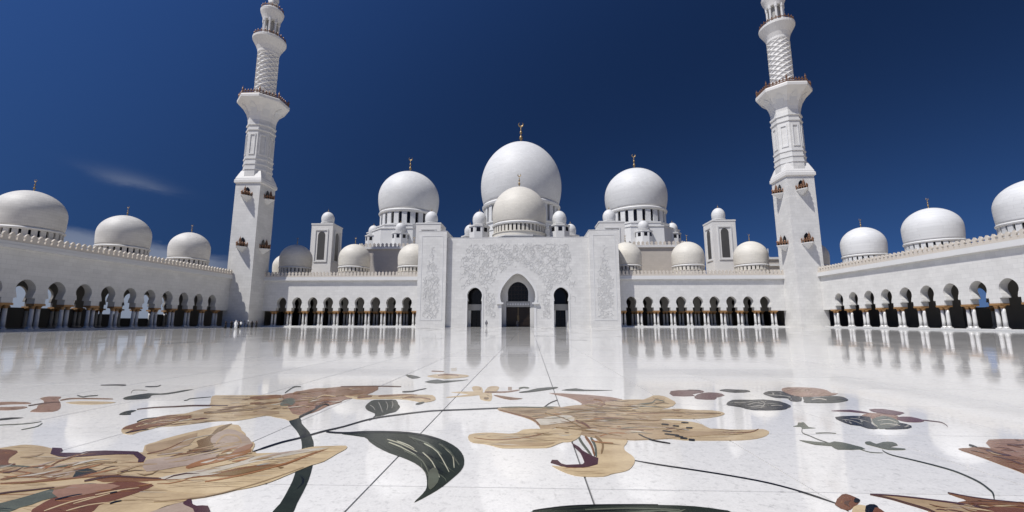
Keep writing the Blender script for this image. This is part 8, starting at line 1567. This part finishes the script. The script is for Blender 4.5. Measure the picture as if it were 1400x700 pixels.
  ('petal','beige',1,[5.91,4.117,5.991,4.158,6.03,4.141,5.958,4.025,5.862,3.912,5.792,3.884,5.758,3.908,5.818,4.008]),
 ]),
]
# ------------------------------------------------------------------ floral stone inlay in the courtyard floor
def inlay_mat(name, c, var=0.3):
    """cut stone with cloudy tone changes that run along the petals, and a fine crystalline grain"""
    m, n, l, p = mat_new('inlay_' + name)
    geo = n.new('ShaderNodeNewGeometry')
    oi = n.new('ShaderNodeObjectInfo')
    def noise(sc, s, d=5, r=0.6):
        mp = n.new('ShaderNodeMapping'); mp.inputs['Scale'].default_value = sc; mp.inputs['Rotation'].default_value = (0, 0, R_(14))
        t_ = n.new('ShaderNodeTexNoise'); t_.inputs['Scale'].default_value = s; t_.inputs['Detail'].default_value = d; t_.inputs['Roughness'].default_value = r
        l.new(geo.outputs['Position'], mp.inputs[0]); l.new(mp.outputs[0], t_.inputs['Vector']); return t_.outputs['Fac']
    def mth(op, x, y):
        k = n.new('ShaderNodeMath'); k.operation = op
        for i, v in enumerate((x, y)):
            if isinstance(v, (int, float)): k.inputs[i].default_value = v
            else: l.new(v, k.inputs[i])
        return k.outputs[0]
    base = [0.72*v for v in srgb(*c)]
    ramp = n.new('ShaderNodeValToRGB'); e = ramp.color_ramp.elements
    e[0].position = 0.28; e[0].color = (base[0]*(1-var), base[1]*(1-var*1.15), base[2]*(1-var*1.3), 1)
    e[1].position = 0.72; e[1].color = (min(.8, base[0]*(1+var*.55)), min(.8, base[1]*(1+var*.6)), min(.8, base[2]*(1+var*.62)), 1)
    v = mth('ADD', mth('MULTIPLY', noise((1.3, 2.4, 1), 1.5), .70), mth('MULTIPLY', noise((1, 1, 1), 24.0, 4, .7), .30))
    v = mth('ADD', v, mth('MULTIPLY', mth('SUBTRACT', oi.outputs['Random'], 0.5), 0.10))
    l.new(v, ramp.inputs[0]); l.new(ramp.outputs['Color'], p.inputs['Base Color'])
    p.inputs['Roughness'].default_value = 0.16; p.inputs['Specular IOR Level'].default_value = 0.28
    return m
IM = {k: inlay_mat(k, c) for k, c in dict(
    beige=(214,190,150), tan=(186,160,124), brown=(142,100,64), redbrown=(122,78,52), maroon=(84,54,56), maroonred=(104,62,68), maroonbrown=(112,76,72),
    darkgreen=(50,55,42), black=(22,22,23), grey=(164,160,150), greygreen=(104,108,92), palegreen=(200,198,174), mauve=(188,168,150), olive=(142,114,74),
    darkbrown=(92,64,48), pinkbrown=(166,128,104), orange=(172,122,78), pale=(216,207,190)).items()}
def ccw(P):
    return P if sum(P[i-1][0]*P[i][1] - P[i][0]*P[i-1][1] for i in range(len(P))) > 0 else P[::-1]
def in_poly(p, P):
    r = False
    for i in range(len(P)):
        a, b = P[i], P[i-1]
        if (a[1] > p[1]) != (b[1] > p[1]) and p[0] < (b[0]-a[0])*(p[1]-a[1])/(b[1]-a[1]) + a[0]: r = not r
    return r
INLAY_INFO = {
 'lily_c': ('lily_inlay', 'large beige lily with maroon curled petal inlaid right of centre in the floor'),
 'lily_a': ('lily_inlay', 'biggest beige and brown lily inlaid in the bottom left corner of the floor'),
 'lily_b': ('lily_inlay', 'beige and rust lily at the top of the thick dark stem in the floor'),
 'lily_stem': ('stem_inlay', 'thick dark green stem with black tendril and round leaf inlaid between the left lilies'),
 'leaf_p': ('leaf_inlay', 'large curved dark green leaf with pale veins inlaid left of centre'),
 'leaf_r': ('leaf_inlay', 'dark green leaf cut by the bottom edge of the picture'),
 'stem_s': ('stem_inlay', 'thin black stem running from the right lily towards the bottom right corner'),
 'sprig': ('sprig_inlay', 'grey green leaf sprig on a long thin curved stem at right'),
 'pansy_j': ('pansy_inlay', 'purple, black and grey pansy with a thin tendril at right'),
 'pansy_i': ('pansy_inlay', 'brown and black pansy farthest back on the right of the floor'),
 'pansy_h': ('pansy_inlay', 'charcoal pansy with grey veins right of the beige lily'),
 'blossom_g': ('blossom_inlay', 'small maroon brown blossom above the right tip of the beige lily'),
 'leaf_k': ('leaf_inlay', 'tiny black leaf between the maroon blossom and the brown pansy'),
 'flower_d': ('flower_inlay', 'pale brown flower lying far left against the picture edge'),
 'leaf_d': ('leaf_inlay', 'black leaf with two thin tendrils at the left picture edge'),
 'leaf_t': ('leaf_inlay', 'long dark green leaf with black tendrils far left beyond the lilies'),
 'flower_e': ('flower_inlay', 'small beige star flower with dark leaf beyond the long tendril, centre'),
 'flower_f': ('flower_inlay', 'farthest small beige flower with green leaves, left of the central axis'),
 'leaf_u': ('leaf_inlay', 'thin dark green leaf lying just beyond the right beige lily'),
 'lily_m': ('lily_inlay', 'brown lily petals cut by the right picture edge'),
 'lily_n': ('lily_inlay', 'brown and maroon lily cut by the bottom right corner'),
 'bud_n': ('bud_inlay', 'dark red and black bud at the bottom edge near the right corner')}
for code, parts in INLAY:
    nm, lb = INLAY_INFO[code]
    allp = [v for p in parts if p[0] != 'streak' for v in p[3]]
    cx = sum(allp[0::2])/(len(allp)/2); cy = sum(allp[1::2])/(len(allp)/2)
    t = thing(nm, lb, 'floor inlay', (round(cx, 2), round(cy, 2), 0), group='flowers inlaid in the courtyard floor')
    merged = {}
    for k, (pn, mt, lay, flat) in enumerate(parts):
        P = ccw([(flat[i] - t.location.x, flat[i+1] - t.location.y) for i in range(0, len(flat), 2)])
        z1 = 0.003 + 0.0016*lay + (0.00006*k if pn != 'streak' else 0.0012)
        if pn == 'streak':
            mb = merged.setdefault(mt, MB()); n = len(P)
            mb.add([(p[0], p[1], z1) for p in P], [(0,1,6,7),(1,2,5,6),(2,3,4,5)])
            continue
        mb = MB(); n = len(P)
        tris = geometry.tessellate_polygon([[Vector((p[0], p[1], 0)) for p in P]])
        fs = []
        for a, b, c in tris:
            ar = (P[b][0]-P[a][0])*(P[c][1]-P[a][1]) - (P[c][0]-P[a][0])*(P[b][1]-P[a][1])
            if abs(ar) > 1e-10: fs.append((a, b, c) if ar > 0 else (a, c, b))
        mb.add([(p[0], p[1], z1) for p in P], fs)
        mb.add([(p[0], p[1], z1) for p in P] + [(p[0], p[1], 0.0005) for p in P], [(n+i, n+(i+1) % n, (i+1) % n, i) for i in range(n)])
        mb.build(pn, IM[mt], t)
    for mt, mb in merged.items(): mb.build('mosaic_streaks', IM[mt], t, kind='stuff')
    # veining of the stone petals: thin streaks that follow the length of each petal
    is_lily = code in ('lily_a', 'lily_b', 'lily_c', 'lily_m', 'lily_n')
    big = [(mt, lay, [(f_[i], f_[i+1]) for i in range(0, len(f_), 2)]) for (pn, mt, lay, f_) in parts if pn in ('petal', 'blade', 'stem')]
    rng = random.Random(ord(code[0])*7 + ord(code[-1]))
    streaks = {}
    for mt, lay, P in big:
        n = len(P); mx = sum(p[0] for p in P)/n; my = sum(p[1] for p in P)/n
        sxx = sum((p[0]-mx)**2 for p in P); syy = sum((p[1]-my)**2 for p in P); sxy = sum((p[0]-mx)*(p[1]-my) for p in P)
        th = 0.5*math.atan2(2*sxy, sxx - syy)
        if code.startswith('lily_') and code != 'lily_stem': th = 0.08
        area = abs(sum(P[i-1][0]*P[i][1] - P[i][0]*P[i-1][1] for i in range(n)))/2
        if area < .03: continue
        x0, x1 = min(p[0] for p in P), max(p[0] for p in P); y0, y1 = min(p[1] for p in P), max(p[1] for p in P)
        pal = {'beige': ('tan','tan','tan','olive','pale','orange'), 'tan': ('brown','olive','greygreen','darkbrown','mauve'), 'pinkbrown': ('brown','redbrown','tan','mauve'),
               'brown': ('darkbrown','redbrown','tan','maroon'), 'redbrown': ('darkbrown','brown','orange'), 'darkgreen': ('black','greygreen'), 'black': ('darkgreen','grey'), 'greygreen': ('darkgreen','grey')}.get(mt)
        if not pal: continue
        dens = {'tan': 150, 'beige': 30, 'darkgreen': 40}.get(mt, 70)
        if is_lily: dens = {'beige': 130, 'tan': 170}.get(mt, 120)
        for _ in range(int(min(420, 6 + area*dens))):
            x, y = rng.uniform(x0, x1), rng.uniform(y0, y1)
            a = th + rng.gauss(0, .10); ln = rng.uniform(.08, .5)*min(1.6, .5 + math.sqrt(area)); wd = rng.choice((.002, .003, .004, .007) if is_lily else (.004, .006, .009, .016))
            bend = rng.gauss(0, .08)*ln
            dx, dy = math.cos(a), math.sin(a)
            pts = [(x + dx*ln*s - dy*bend*4*s*(1-s), y + dy*ln*s + dx*bend*4*s*(1-s)) for s in (0, .33, .67, 1)]
            if not all(in_poly(q, P) for q in pts): continue
            streaks.setdefault(rng.choice(pal), []).append((pts, wd, dx, dy, lay))
    for ci, (cn_, lst) in enumerate(sorted(streaks.items())):
        mb = MB()
        for k, (pts, wd, dx, dy, lay) in enumerate(lst):
            z = 0.003 + .0016*lay + .0012 + .00004*ci + .0000004*k
            L = [(q[0] - dy*w_ - t.location.x, q[1] + dx*w_ - t.location.y, z) for q, w_ in zip(pts, (wd*.2, wd, wd, wd*.15))]
            Rr = [(q[0] + dy*w_ - t.location.x, q[1] - dx*w_ - t.location.y, z) for q, w_ in zip(pts, (wd*.2, wd, wd, wd*.15))]
            mb.add(L + Rr, [(4,5,1,0),(5,6,2,1),(6,7,3,2)])
        mb.build('mosaic_streaks', IM[cn_], t, kind='stuff')
